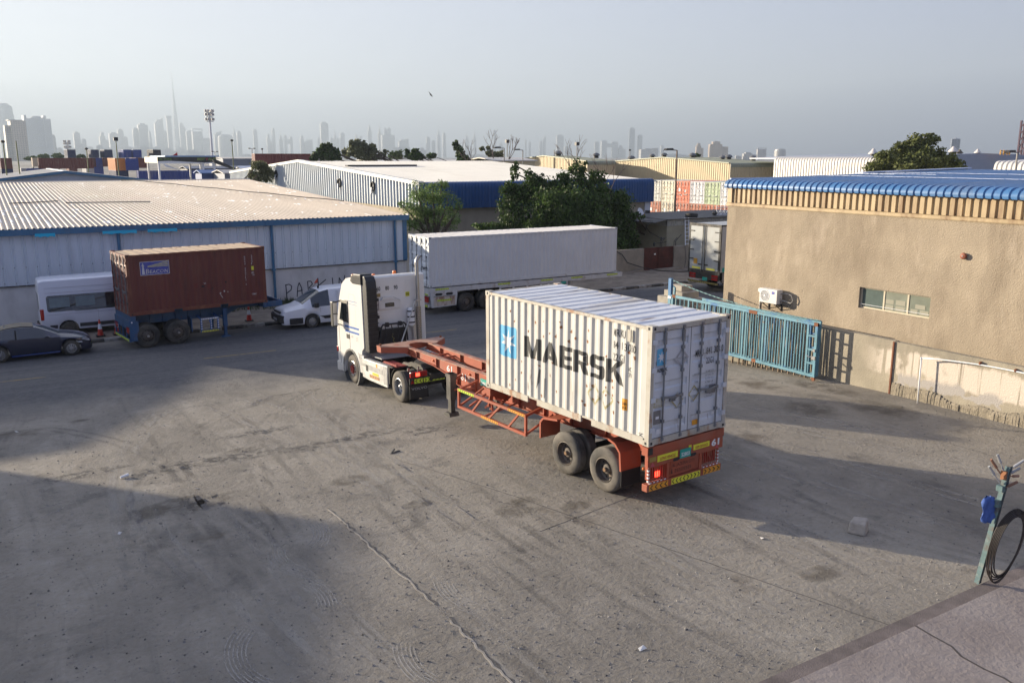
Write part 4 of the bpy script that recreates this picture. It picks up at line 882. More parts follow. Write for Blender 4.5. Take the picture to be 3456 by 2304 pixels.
on_door('lettering', [tx(s, .05, 1.73, 1.36 - .082 * i, width=.26) for s, i in sm] + [tx('MAX.GROSS', .05, 1.36, 1.34, width=.24), tx('TARE', .05, 1.38, 1.17, width=.12), tx('PAYLOAD', .05, 1.36, 1.0, width=.2), tx('CUBE', .05, 1.38, .85, width=.12), tx('maerskline.com', .045, .78, .70, width=.26)], mat('faded_print', (.16, .17, .19), .7))
dp, df = diamond(.19, .05); on_door('label_ghost', [(dp, df, .86, .88), (dp, df, 1.38, .95), (rrect(.34, .2, .01), [tuple(range(20))], .14, .82)], gh, .003)
on_door('label_ghost', [(diamond(.22, .07)[0], df, .95, 1.80)], mat('torn_label', (.38, .38, .39), .7, var=.3, vscale=8), .003)
on_door('sticker', [(rrect(.22, .3, .01), [tuple(range(20))], .15, .45), (rrect(.22, .2, .01), [tuple(range(20))], 1.86, .86)], mat('sticker_grey', (.20, .19, .18), .7), .003)
on_door('sticker', [(rrect(.2, .12, .01), [tuple(range(20))], 1.36, .22)], MT['orange'], .003); on_door('sticker', [(rrect(.2, .12, .01), [tuple(range(20))], .26, .22), (rrect(.1, .06, .01), [tuple(range(20))], .22, .56), (rrect(.12, .07, .01), [tuple(range(20))], 1.98, .36)], MT['white'], .005)

# ------------------------------------------------------------ wheels
rimdark = mat('rim_brown_grey', (.10, .09, .08), .6, .4, var=.25, dirt=[((.22, .17, .13), 3, .45, .7, (1, 1, 1), .7)])
hubrust = mat('hub_rust', (.22, .13, .07), .7, .2, var=.3)
def wheel(parent, x, y, z, r=.52, w=.28, side=-1, tyre='tyre_dusty', rimm=None, hub=None, style='deep'):
    """outer face towards side*y at y"""
    k = r / .52; s = side; P = lambda pr: [(a * k, -s * b * w / .28) for a, b in pr]
    mb = MB(); pr = [(.285, .03), (.30, .0), (.36, -.008), (.42, -.004), (.47, .012), (.505, .035), (.518, .055)]
    for i in range(4): pr += [(.52, .06 + i * .044), (.52, .092 + i * .044), (.506, .095 + i * .044), (.506, .101 + i * .044)]
    pr += [(.52, .236), (.505, .25), (.45, .275), (.285, .28)]
    mb.lathe(P(pr), (0, 0, 0), (0, 1, 0), 40)
    for i in range(56):      # tread blocks on the shoulder
        a = 2 * math.pi * i / 56; c, sn = math.cos(a), math.sin(a); rr = .5185 * k; d = .008 * k
        u = Vector((c, 0, sn)); v = Vector((-sn, 0, c)); q = Vector((0, -s * .05 * w / .28, 0)); q2 = Vector((0, -s * .235 * w / .28, 0))
        if i % 2 == 0: mb.add([u * (rr - .012) + q - v * d + Vector((0, s * .014, 0)), u * (rr - .012) + q + v * d + Vector((0, s * .014, 0)), u * (rr + .004) + q + v * d, u * (rr + .004) + q - v * d], [(0, 1, 2, 3)])
    wl = mb.build('wheel', MT[tyre], parent, smooth=30); wl.location = (x, y, z)
    mb = MB()
    if style == 'deep': mb.lathe(P([(.287, .03), (.29, .005), (.275, .0), (.268, .03), (.262, .13), (.235, .155), (.12, .16), (.115, .10), (.10, .085), (.055, .08), (.05, .03), (.03, .02), (.001, .02)]), (0, 0, 0), (0, 1, 0), 28)
    elif style == 'dish': mb.lathe(P([(.287, .03), (.29, .005), (.275, .0), (.265, .03), (.255, .10), (.20, .06), (.13, .05), (.12, -.01), (.10, -.03), (.001, -.03)]), (0, 0, 0), (0, 1, 0), 28)
    else: mb.lathe(P([(.287, .03), (.29, .005), (.275, .0), (.262, .03), (.25, .05), (.20, .035), (.10, .035), (.09, .02), (.001, .015)]), (0, 0, 0), (0, 1, 0), 28)
    rm = mb.build('rim', rimm or rimdark, wl, smooth=30)
    if style == 'plain': return wl
    mb = MB(); n = 10; dy = {'deep': .152, 'dish': .07, 'car': .034}[style] * w / .28; rh = {'deep': .205, 'dish': .225, 'car': .225}[style] * k
    for i in range(n):
        a = 2 * math.pi * i / n; c = Vector((rh * math.cos(a), -s * dy, rh * math.sin(a))); mb.cyl(c + Vector((0, s * .006, 0)), c - Vector((0, s * .03, 0)), .026 * k, seg=8)
    mb.build('rim_hole', MT['blk'], wl)
    if hub:
        mb = MB(); hy = {'deep': -.075, 'dish': .035, 'car': 0}[style]; mb.cyl((0, s * hy, 0), (0, s * (hy + .06), 0), .055 * k, .045 * k, seg=12); mb.build('hub', hub, wl, smooth=40)
    return wl

# ------------------------------------------------------------ red skeletal trailer
redox = mat('red_oxide_paint', (.36, .085, .042), .6, .05, var=.12, vscale=2, dirt=[((.24, .17, .13), 1.6, .5, .75, (1, 1, 1), .45), ((.13, .05, .03), 3, .6, .75, (1, 1, .4), .5)])
redtop = mat('red_oxide_worn', (.40, .24, .17), .7, .05, var=.2, vscale=3, dirt=[((.36, .085, .042), 2, .5, .62, (1, 1, 1), .7)])
tr = thing('skeletal_trailer', 'red oxide skeletal container trailer numbered 61 behind the white tractor', 'trailer', (MX, MY, 0), MYAW)
bot = [(-5.9, 1.25), (-3.9, 1.17), (-3.1, 1.05), (-2.5, .85), (-1.9, .82), (6.0, 1.02)]
for y in (.78, 1.66):
    mb = MB(); mb.prism(bot + [(6.0, 1.43), (-5.9, 1.43)], 'y', y - .012, y + .012)
    for p, q in zip(bot, bot[1:]): mb.bar((p[0], y, p[1]), (q[0], y, q[1]), .17, .02)
    for x in (-4.95, -3.75, -2.55, -1.6, -.6, .5, 1.6, 2.7, 3.95, 5.3):
        zb = next(p[1] + (q[1] - p[1]) * (x - p[0]) / (q[0] - p[0]) for p, q in zip(bot, bot[1:]) if p[0] <= x <= q[0])
        mb.box(x - .006, x + .006, y - .08, y - .013, zb + .01, 1.43); mb.box(x - .006, x + .006, y + .013, y + .08, zb + .01, 1.43)
    bm_ = mb.build('main_beam', redox, tr)
    mb = MB(); mb.box(-5.9, 6.0, y - .085, y + .085, 1.431, 1.452); mb.build('top_flange', redtop, bm_)
mb = MB(); pl = [(-6.3, 0), (-6.3, 2.44), (-6.06, 2.44), (-5.5, 1.78), (-5.5, 1.62), (-5.72, 1.58), (-5.9, 1.42), (-5.95, 1.22), (-5.9, 1.02), (-5.72, .86), (-5.5, .82), (-5.5, .66), (-6.06, 0)]
mb.prism(pl, 'z', 1.454, 1.474); mb.m = 1; mb.prism([(-6.28, .01), (-6.28, 2.43), (-6.02, 2.43), (-6.02, .01)], 'z', 1.27, 1.452); mb.prism([(-6.02, .02), (-5.47, .70), (-5.47, .72), (-6.02, .06)], 'z', 1.27, 1.452); mb.prism([(-6.02, 2.42), (-5.47, 1.74), (-5.47, 1.72), (-6.02, 2.38)], 'z', 1.27, 1.452); mb.box(-5.98, -5.95, .70, 1.74, 1.27, 1.452)
mb.build('front_bolster', [redtop, redox], tr)
for y in (.08, 2.36): mb = MB(); mb.cyl((-6.18, y, 1.474), (-6.18, y, 1.53), .04, seg=8); mb.box(-6.33, -6.28, y - .06, y + .06, 1.3, 1.46); mb.build('twist_lock', rustp, tr)
mb = MB()
for x in (-4.55, -4.15): mb.bar((x, .8, 1.30), (x, 1.64, 1.30), .05)
mb.bar((-4.9, 1.22, 1.31), (-2.3, 1.22, 1.24), .05)
for x in (-1.62, .3, 1.9, 3.3, 4.6, 5.6): mb.box(x - .01, x + .01, .8, 1.64, 1.0, 1.40); mb.box(x - .06, x + .06, .8, 1.64, 1.40, 1.42)
mb.build('cross_member', redox, tr)
mb = MB(); mb.box(-2.9, -1.3, .9, 1.55, .86, .9); mb.tube([(-4.9, 1.0, 1.28), (-3, .95, 1.2), (-2.2, 1.1, 1.0), (0, 1.1, 1.1)], .02, 6); mb.tube([(-4.9, 1.4, 1.28), (-3.3, 1.45, 1.22), (-2.4, 1.3, 1.05), (0, 1.3, 1.1)], .02, 6); mb.build('air_line', MT['black'], tr, smooth=40)
for x0, x1 in ((.0, .18), (5.86, 6.04)): mb = MB(); mb.box(x0, x1, 0.005, 2.43, 1.24, 1.43); mb.prism([(.0, 1.24), (.7, .95), (.7, 1.24)], 'x', x0 + .02, x0 + .05); mb.prism([(2.43, 1.24), (1.74, .95), (1.74, 1.24)], 'x', x0 + .02, x0 + .05); mb.build('bolster', redox, tr)
# landing legs
lgm = mat('leg_dark', (.065, .062, .056), .6, .2, var=.25, dirt=[(DUST, 3, .5, .75, (1, 1, 1), .5)])
for y in (.36, 2.0):
    mb = MB(); mb.box(-2.44, -2.22, y - .1, y + .1, .52, 1.30); mb.box(-2.41, -2.25, y - .07, y + .07, .12, .52); mb.prism([(-2.5, .03), (-2.16, .03), (-2.22, .14), (-2.44, .14)], 'y', y - .16, y + .16); mb.box(-2.46, -2.2, y - .12, y + .12, 1.2, 1.3); lg = mb.build('landing_leg', lgm, tr)
    mb = MB(); mb.bar((-2.33, y + (.1 if y < 1 else -.1), 1.1), (-2.33, .72 if y < 1 else 1.7, 1.2), .08); mb.bar((-2.33, y, .8), (-1.6, .75 if y < 1 else 1.68, .95), .05); mb.build('leg_brace', redox, lg)
# side under-run guards
def guard(y, iy):
    mb = MB(); xa, xb, zt, zb = -1.45, 1.74, 1.07, .57; wd = .07
    mb.bar((xa, y, zt), (xb, y, zt), wd); mb.bar((xa, y, zb), (xb, y, zb), wd); mb.bar((xa + .03, y, zb), (xa + .03, y, zt), .06); mb.bar((xb - .03, y, zb), (xb - .03, y, zt), .06)
    for a, b in ((-.75, -.25), (.05, .62), (.95, 1.45)):
        mb.bar((a, y, zb), (b, y, zt), .05)
    for x in (xa + .03, xb - .03): mb.bar((x, y, zt), (x - .05, iy, 1.2), .06); mb.bar((x, y, zb), (x + .25, iy, 1.05), .05)
    mb.bar((-1.0, y + (iy - y) * .1, zb + .08), (-.75, iy, 1.1), .05); mb.bar((.55, y, zt), (.1, iy, 1.1), .05); mb.bar((-.2, y, zb), (.55, iy, 1.05), .05)
    return mb.build('side_guard', redox, tr)
sg = guard(.04, .72); guard(2.40, 1.72)
chevron_strip('chevron_sticker', sg, (-1.41, .005, 1.035), (1, 0, 0), (0, 0, 1), (0, -1, 0), .80, .07, MT['lime'], 8)
chevron_strip('chevron_sticker', sg, (.98, .005, 1.035), (1, 0, 0), (0, 0, 1), (0, -1, 0), .72, .07, MT['orange'], 8)
chevron_strip('chevron_sticker', sg, (-.25, .005, .535), (1, 0, 0), (0, 0, 1), (0, -1, 0), .78, .07, MT['orange'], 8)
mb = MB(); mb.bar((.02, .10, .9), (.1, .1, 1.25), .12, .04); mb.bar((-.1, .04, .85), (.05, .1, 1.0), .05); mb.bar((.25, .04, .85), (.12, .1, 1.0), .05); mb.build('guard_bracket', redox, sg)
# mudguards
for y0, y1 in ((.02, .64), (1.80, 2.42)):
    for pf in ([(2.34, .66), (2.34, 1.08), (2.46, 1.20), (3.0, 1.28)], [(4.80, 1.30), (5.02, 1.24), (5.18, 1.08), (5.22, .66)]):
        mb = MB()
        for p, q in zip(pf, pf[1:]): mb.bar((p[0], (y0 + y1) / 2, p[1]), (q[0], (y0 + y1) / 2, q[1]), y1 - y0, .012, up=(0, 0, 1) if abs(p[1] - q[1]) < abs(p[0] - q[0]) else (1, 0, 0))
        ys = y0 if y0 < 1 else y1
        for p, q in zip(pf, pf[1:]): mb.bar((p[0], ys, p[1]), (q[0], ys, q[1]), .03, .05, up=(0, 0, 1) if abs(p[1] - q[1]) < abs(p[0] - q[0]) else (1, 0, 0))
        x_ = pf[0][0] if pf[0][0] < 3 else pf[-1][0]
        mb.build('mudguard', redox, tr)
    mb = MB(); mb.box(5.19, 5.21, y0 + .03, y1, .28, .68); mb.build('mud_flap', MT['black'], tr)
for x in (3.28, 4.66):
    mb = MB(); mb.cyl((x, .2, .53), (x, 2.24, .53), .075, seg=12); mb.box(x - .1, x + .1, .62, .9, .56, .98); mb.box(x - .1, x + .1, 1.54, 1.82, .56, .98); mb.build('axle', MT['darkmetal'], tr)
    for y, s in ((.02, -1), (.36, -1), (2.42, 1), (2.08, 1)): wheel(tr, x, y, .525, .525, .28, s, hub=hubrust if y in (.02, 2.42) else None)
# markings on the beam, plates, lamps
By = .766
def beam_text(s, h, x, z, w_, m=MT['white']): mb = MB(); text(mb, s, h, (x, By, z), (1, 0, 0), (0, 0, 1), (0, -1, 0), width=w_, bold=.015); return mb.build('lettering', m, tr, fixn=False)
beam_text('61', .20, -3.22, 1.13, .30); beam_text('61', .22, -2.44, 1.02, .27)
mb = MB(); r_ = random.Random(1)
for j in range(4):
    x = -2.10
    while x < -1.68:
        l = r_.uniform(.02, .06); put(mb, [(0, 0), (l, 0), (l, .028), (0, .028)], [(0, 1, 2, 3)], (x, By, 1.19 - j * .052), (1, 0, 0), (0, 0, 1), (0, -1, 0)); x += l + .012
mb.build('small_print', mat('pale_print', (.55, .45, .40), .7), tr, fixn=False)
def plate(name, s, par, o, dx, dz, n, w_, h, m=MT['plate'], tm=MT['white'], th=.45):
    mb = MB(); o = Vector(o); dx = Vector(dx); dz = Vector(dz); n = Vector(n)
    mb.add([o + dx * a + dz * b + n * c for a in (0, w_) for b in (0, h) for c in (0, .012)], [(0, 1, 3, 2), (4, 6, 7, 5), (0, 4, 5, 1), (2, 3, 7, 6), (0, 2, 6, 4), (1, 5, 7, 3)])
    p = mb.build(name, m, par)
    if s: mb = MB(); text(mb, s, h * th, o + dx * (w_ * .12) + dz * (h * .18), dx, dz, n, .015, width=w_ * .76, bold=.02); mb.build('lettering', tm, p, fixn=False)
    return p
plate('number_plate', '74867', tr, (-1.36, By - .02, 1.10), (1, 0, 0), (0, 0, 1), (0, -1, 0), .36, .2)
for x, z in ((-4.0, 1.30), (-1.95, 1.28)): mb = MB(); mb.ball((x, .755, z), .035, 8, 6); mb.build('side_lamp', MT['amber'], tr, smooth=True)
mb = MB(); mb.ball((.12, .06, .86), .03, 8, 6); mb.build('side_lamp', MT['amber'], tr, smooth=True)
# tail of the trailer
rx = 6.045; Rn = (1, 0, 0)
mb = MB(); mb.box(5.95, 6.04, .02, 2.40, .98, 1.235); mb.box(5.9, 6.0, .62, 1.72, .62, .98); mb.build('rear_panel', redox, tr)
mb = MB(); mb.box(5.90, 6.06, .0, 2.36, .44, .60); bmp = mb.build('bumper', redox, tr, bevel=.01)
chevron_strip('chevron_sticker', bmp, (6.06, .06, .45), (0, 1, 0), (0, 0, 1), Rn, .58, .14, MT['orange'], 4, 'l'); chevron_strip('chevron_sticker', bmp, (6.06, .74, .45), (0, 1, 0), (0, 0, 1), Rn, .92, .14, MT['yel'], 8); chevron_strip('chevron_sticker', bmp, (6.06, 1.76, .45), (0, 1, 0), (0, 0, 1), Rn, .56, .14, MT['orange'], 4, 'r')
mb = MB(); mb.box(5.94, 6.03, .62, .70, .5, .99); mb.box(5.94, 6.03, 1.66, 1.74, .5, .99); mb.build('bumper_bracket', redox, tr)
for y0, y1 in ((.08, .60), (1.76, 2.28)):
    mb = MB(); mb.box(5.88, 5.97, y0 + .03, y1 - .03, .66, .97); lb = mb.build('tail_lamp', redox, tr)
    mb = MB(); mb.box(5.972, 5.985, y0 + .08, y0 + .2, .70, .94); mb.box(5.972, 5.985, y1 - .14, y1 - .06, .70, .94); mb.build('lens', MT['redlens'], lb)
    mb = MB(); mb.box(5.972, 5.987, y0 + .24, y0 + .36, .70, .82); mb.build('lens', MT['redlit'] if y0 < 1 else MT['redlens'], lb)
    mb = MB()
    for i in range(8): mb.cyl((6.02, y0 + .04 + i * (y1 - y0 - .08) / 7, .62), (6.02, y0 + .04 + i * (y1 - y0 - .08) / 7, .98), .009, seg=6)
    for z in (.63, .97): mb.cyl((6.02, y0, z), (6.02, y1, z), .012, seg=6)
    mb.build('lamp_cage', redox, lb)
    mb = MB(); yo = y0 if y0 < 1 else y1
    for i in range(9): mb.m = i % 2; mb.box(5.98, 6.025, yo - .02, yo + .02, .64 + i * .04, .68 + i * .04)
    for i in range(9): mb.m = i % 2; mb.box(5.98, 6.032, y0 + .02 + i * .055, y0 + .075 + i * .055, .602, .63)
    mb.build('hazard_frame', [MT['white'], redox], lb)
bp = MB(); bp.box(6.0, 6.012, .74, 1.62, .66, .965); pn = bp.build('name_board', redox, tr)
mb = MB(); text(mb, 'AL JAZEERA CITY', .10, (6.012, .80, .80), (0, 1, 0), (0, 0, 1), Rn, width=.72, bold=.01)
mb.add([(6.016, .76, .68), (6.016, .82, .68), (6.016, .79, .82)], [(0, 1, 2)])
for j in range(3):
    for i in range(9): put(mb, [(0, 0), (.045, 0), (.045, .016), (0, .016)], [(0, 1, 2, 3)], (6.012, .88 + i * .06, .75 - j * .03), (0, 1, 0), (0, 0, 1), Rn)
mb.build('lettering', mat('dark_red_print', (.085, .03, .022), .7), pn, fixn=False)
for y in (.88, 1.42): mb = MB(); mb.prism([(y - .1, 1.0), (y - .06, 1.04), (y + .08, 1.04), (y + .12, 1.0), (y + .06, .965), (y - .06, .965)], 'x', 6.01, 6.043); mb.build('slot', MT['blk'], tr)
def sign(s, y, z, w_, h, m, th=.5, tm=None): p = plate('warning_sign', s, tr, (6.04, y, z), (0, 1, 0), (0, 0, 1), Rn, w_, h, m, tm or mat('sign_red', (.4, .04, .03), .6), th); return p
sign('LONG VEHICLE', .30, 1.06, .62, .14, MT['yel']); plate('number_plate', '52803', tr, (6.055, .98, 1.0), (0, 1, 0), (0, 0, 1), Rn, .34, .2); sign('KEEP DISTANCE', 1.42, 1.10, .52, .12, MT['yel'])
plate('sticker', '', tr, (6.04, .06, 1.10), (0, 1, 0), (0, 0, 1), Rn, .2, .1, mat('faded_yellow', (.35, .25, .06), .7)); plate('sticker', '', tr, (6.04, 1.27, 1.17), (0, 1, 0), (0, 0, 1), Rn, .08, .07, MT['yel'])
mb = MB(); text(mb, '61', .17, (6.04, 2.02, 1.06), (0, 1, 0), (0, 0, 1), Rn, width=.26, bold=.04); mb.build('lettering', MT['white'], tr, fixn=False)
mb = MB(); mb.add([(6.046, .09, .99), (6.046, .23, .99), (6.046, .16, 1.09)], [(0, 1, 2)]); mb.add([(6.046, 2.15, 1.0), (6.046, 2.26, 1.0), (6.046, 2.2, 1.1)], [(0, 1, 2)]); mb.build('warning_triangle', mat('pink_reflector', (.5, .09, .12), .5), tr, fixn=False)
mb = MB(); mb.ball((5.95, -.01, .95), .035, 8, 6); mb.build('side_lamp', MT['amber'], tr, smooth=True)
mb = MB(); mb.box(6.04, 6.06, .03, .14, 1.27, 1.42); mb.build('twist_lock', MT['darkmetal'], tr)
# ------------------------------------------------------------ white tractor unit
trw = mat('cab_white', (.74, .73, .69), .35, 0, var=.03, dirt=[((.45, .42, .37), 1.3, .58, .8, (1, 1, .3), .3)], coat=.3)
trp = mat('panel_white', (.66, .65, .61), .4, 0, var=.06, dirt=[((.32, .31, .29), 1.4, .52, .7, (1, 1, 1), .6)])
tt = thing('tractor_unit', 'white sleeper-cab tractor unit pulling the red trailer', 'truck', (10.85, 28.77, -.57), R(-87.13), pitch=-math.atan(.15 / 3.68))
CB = 2.46
arch = [(.66 * math.cos(R(a)), .52 + .70 * math.sin(R(a))) for a in range(8, 173, 11)]
side = [(-1.16, .36), (-1.20, 1.2), (-1.12, 2.1), (-.80, 3.05), (-.50, 3.58), (-.12, 3.80), (.4, 3.88), (1.08, 3.92), (1.15, 3.86), (1.15, 1.45), (.98, 1.33), (.80, .78), (.655, .62)] + arch + [(-.66, .36)]
mb = MB(); mb.prism(side, 'y', 0, CB); cab = mb.build('cab', trw, tt, bevel=.05)
mb = MB(); mb.lathe([(.655, -.02), (.715, -.02), (.715, .2), (.655, .2)], (0, 0, .55), (0, 1, 0), 20, 0, 2 * math.pi); mb.build('wheel_arch', mat('arch_grey', (.13, .13, .125), .6), tt)
# make only the upper half of the arch trim stand proud: the lower half is hidden by the wheel
def side_panel(name, poly, m, par, y=-.006, th=.012): mb = MB(); mb.prism(poly, 'y', y, y + th); return mb.build(name, m, par)
dr = side_panel('door_seam', [(-.94, .62), (-.98, 2.2), (-.74, 2.98), (-.02, 3.02), (-.02, 1.28), (-.035, 1.28), (-.035, 3.005), (-.73, 2.965), (-.965, 2.2), (-.925, .62)], MT['blk'], cab, -.004, .02)
side_panel('side_window', [(-.86, 2.28), (-.10, 2.24), (-.08, 2.90), (-.62, 2.90)], MT['glass'], cab, -.01, .02)
side_panel('window_frame', [(-.90, 2.24), (-.06, 2.19), (-.04, 2.94), (-.64, 2.94), (-.62, 2.905), (-.075, 2.905), (-.095, 2.235), (-.865, 2.275)], MT['blk'], cab, -.008, .02)
side_panel('wind_deflector', [(-.64, 2.90), (-.06, 2.90), (-.05, 2.99), (-.62, 3.0)], mat('smoked', (.35, .33, .28), .3), cab, -.03, .03)
mb = MB(); q = rrect(.52, 1.15, .12, 4); q2 = rrect(.50, 1.13, .11, 4); n = len(q)
mb.add([(.06 + p[0], -.006, 2.12 + p[1]) for p in q] + [(.07 + p[0], -.006, 2.13 + p[1]) for p in q2], [(i, (i + 1) % n, (i + 1) % n + n, i + n) for i in range(n)]); mb.build('locker_seam', mat('seam_grey', (.42, .41, .39), .6), cab, fixn=False)
stripe = mat('stripe_blue', (.04, .13, .42), .4)
mb = MB()
for x0, x1, z0, h in ((-.42, .80, 2.03, .065), (-.42, .80, 1.86, .065), (.0, .74, 3.0, .018), (.0, .74, 2.90, .012)):
    put(mb, [(0, 0), (x1 - x0, 0), (x1 - x0, h), (.04, h)], [(0, 1, 2, 3)], (x0, 0, z0), (1, 0, 0), (0, 0, 1), (0, -1, 0), .005)
mb.build('stripe', stripe, cab, fixn=False)
mb = MB()
for z in (1.74, 1.68, 1.62):
    for i in range(3): put(mb, [(0, 0), (.06, 0), (.06, .015), (0, .015)], [(0, 1, 2, 3)], (.5 + i * .075, 0, z), (1, 0, 0), (0, 0, 1), (0, -1, 0), .005)
text(mb, '420', .06, (.12, 0, 1.70), (1, 0, 0), (0, 0, 1), (0, -1, 0), .005, width=.16)
mb.build('small_print', mat('print_grey', (.2, .2, .22), .6), cab, fixn=False)
mb = MB(); mb.box(-.30, -.04, -.012, .01, 1.62, 1.78); mb.build('door_handle', MT['blk'], cab)
mb = MB(); mb.box(-1.24, -1.12, -.02, .30, 1.02, 1.20); mb.build('corner_lamp', MT['redlens'], cab, bevel=.01)
mb = MB(); mb.box(-1.30, -1.0, -.02, CB + .02, .30, .66); mb.box(-1.28, -.62, -.015, .06, .32, .55); mb.build('bumper', trp, cab, bevel=.04)
mb = MB(); mb.prism([(-.86, 2.02), (-.84, 2.95), (-.60, 2.95), (-.62, 2.02)], 'y', -.36, -.17); mr = mb.build('mirror', MT['black'], cab, bevel=.04)
mb = MB(); mb.box(-.615, -.60, -.34, -.19, 2.08, 2.48); mb.box(-.60, -.585, -.34, -.19, 2.52, 2.9); mb.build('mirror_glass', MT['steel'], mr); mb = MB(); mb.bar((-.75, -.2, 2.9), (-.75, .05, 2.95), .04); mb.bar((-.75, -.2, 2.1), (-.75, .05, 2.05), .04); mb.build('mirror_arm', MT['black'], mr)
# air intake snorkel at the near rear corner
mb = MB(); mb.prism([(1.17, 1.30), (1.52, 1.30), (1.54, 3.55), (1.50, 3.80), (1.38, 3.96), (1.17, 4.0)], 'y', .03, .42); sn = mb.build('air_intake', MT['black'], tt, bevel=.04)
mb = MB(); mb.prism([(.30, 3.74), (.38, 3.90), (.62, 4.02), (1.2, 4.03), (1.2, 3.66), (.5, 3.66)], 'y', -.03, .42); mb.build('intake_hood', MT['black'], sn, bevel=.03)
mb = MB()
for i in range(9): mb.box(.46 + i * .075, .50 + i * .075, -.04, -.031, 3.70, 3.94)
mb.build('intake_grille', mat('grille_grey', (.06, .06, .06), .5), sn)
mb = MB(); 
for z in (3.1, 2.5, 2.1, 1.7): mb.box(1.18, 1.56, .40, .46, z, z + .1)
for i in range(14): mb.box(1.16, 1.556, .02, .43, 1.40 + i * .155, 1.42 + i * .155)
mb.build('intake_rib', MT['black'], sn)
# rear wall of the cab
RX = 1.15; rp = dict(dx=(0, 1, 0), dy=(0, 0, 1), n=(1, 0, 0))
mb = MB()
for z in (3.72, 3.60, 3.36, 2.62, 2.52, 2.44):
    for y0, y1 in ((.52, 1.5), (1.72, 2.38)): mb.box(RX - .01, RX + .012, y0, y1, z, z + .018)
mb.build('pressing', trw, cab)
mb = MB()
for s, y in (('60', .58), ('80', .92), ('90', 1.25)): text(mb, s, .15, (RX, y, 3.40), e=.006, width=.15, bold=.02, **rp)
mb.build('lettering', MT['blk'], cab, fixn=False)
mb = MB(); mb.box(RX, RX + .008, .46, .72, 3.19, 3.31); mb.build('sticker', mat('sticker_brown', (.30, .21, .07), .6, var=.4, vscale=30, stretch=(1, 1, 6)), cab)
mb = MB(); mb.box(RX, RX + .008, 1.70, 1.86, 3.12, 3.28); st_ = mb.build('sticker', mat('sticker_yellow', (.70, .68, .03), .5), cab)
mb = MB(); mb.lathe([(.045, 0), (.06, 0)], (RX + .011, 1.78, 3.2), (1, 0, 0), 16); mb.bar((RX + .011, 1.735, 3.245), (RX + .011, 1.825, 3.155), .012, .003); mb.bar((RX + .011, 1.75, 3.2), (RX + .011, 1.81, 3.2), .004, .02); mb.build('emblem', MT['blk'], st_, fixn=False)
mb = MB(); mb.box(RX, RX + .05, .62, 1.46, 2.74, 3.06); mb.prism([(.70, 3.06), (.80, 3.18), (1.12, 3.18), (1.22, 3.06)], 'x', RX, RX + .07); mb.bar((RX + .06, 1.2, 3.16), (RX + .08, 1.46, 3.02), .03); ht = mb.build('hatch', trp, cab, bevel=.01)
mb = MB(); mb.prism([(p[0] + .86, p[1] + 2.81) for p in rrect(.36, .15, .03)], 'x', RX + .051, RX + .056); mb.build('hatch_window', MT['glass'], ht)
mb = MB(); mb.box(RX + .006, RX + .22, .55, 1.55, 1.45, 2.05); mb.tube([(RX + .3, .5, 1.6), (RX + .3, .55, 2.15), (RX + .3, .62, 2.24), (RX + .3, 1.44, 2.24), (RX + .3, 1.52, 2.15), (RX + .3, 1.56, 1.6)], .035, 8); mb.box(RX + .2, RX + .33, .75, .85, 2.15, 2.3); mb.box(RX + .2, RX + .33, 1.25, 1.35, 2.15, 2.3)
for y in (.7, .95, 1.2, 1.4): mb.tube([(RX + .28, y, 2.2), (RX + .33, y + .05, 1.9), (RX + .3, y - .05, 1.6), (RX + .5, y, 1.4)], .018, 6)
mb.build('coupling_gear', MT['black'], tt, smooth=40)
mb = MB(); mb.tube([(RX + .32 + .03 * math.cos(i * .9), .95 + .02 * i / 4 + .03 * math.sin(i * .9), 1.9 - .022 * i) for i in range(26)], .008, 6); mb.build('coil_hose', mat('coil_yellow', (.28, .24, .05), .5), tt, smooth=True)
mb = MB(); mb.lathe([(.001, 0), (.08, .02), (.125, .08), (.13, .12), (.13, .58), (.125, .62), (.08, .68), (.001, .70)], (RX + .16, 1.80, 2.03), (0, 0, 1), 18); tk = mb.build('air_tank', MT['white'], tt, smooth=40)
mb = MB()
for z in (2.18, 2.38, 2.58): mb.lathe([(.133, 0), (.138, .01), (.138, .04), (.133, .05)], (RX + .16, 1.80, z), (0, 0, 1), 18)
mb.build('tank_strap', MT['darkmetal'], tk)
mb = MB(); ex = RX + .18; mb.tube([(ex, 2.10, 1.2), (ex, 2.10, 4.28), (ex, 2.115, 4.38), (ex, 2.16, 4.47), (ex, 2.23, 4.54)], .066, 14); exm = mb.build('exhaust_stack', mat('exhaust_steel', (.40, .39, .37), .32, .85, var=.15, dirt=[((.12, .10, .09), 2, .5, .75, (1, 1, 1), .6)]), tt, smooth=40)
mb = MB(); mb.cyl((ex, 2.205, 4.515), (ex, 2.235, 4.548), .06, seg=14); mb.build('exhaust_mouth', MT['blk'], exm)
mb = MB(); mb.lathe([(.09, 1.35), (.09, 2.75)], (ex, 2.10, 0), (0, 0, 1), 14); he = mb.build('heat_shield', mat('shield_tan', (.40, .35, .27), .5, .5), exm, smooth=True)
mb = MB()
for j in range(20):
    for a in range(0, 360, 36): c = Vector((ex + .091 * math.cos(R(a + 18 * (j % 2))), 2.10 + .091 * math.sin(R(a + 18 * (j % 2))), 1.42 + j * .067)); mb.cyl(c, c + Vector((math.cos(R(a + 18 * (j % 2))), math.sin(R(a + 18 * (j % 2))), 0)) * .004, .016, seg=5)
mb.build('shield_hole', MT['blk'], he)['kind'] = 'stuff'
mb = MB(); mb.bar((ex + .02, 2.0, 2.98), (RX + .85, 1.02, 1.62), .035); mb.box(ex - .09, ex + .09, 1.98, 2.2, 2.95, 3.0); mb.bar((ex - .02, 1.92, 2.3), (ex - .02, 1.92, 1.5), .05, .12); mb.bar((ex - .02, 1.92, 1.55), (ex + .1, 1.78, 1.2), .05, .1); mb.build('exhaust_stay', MT['steel'], tt)
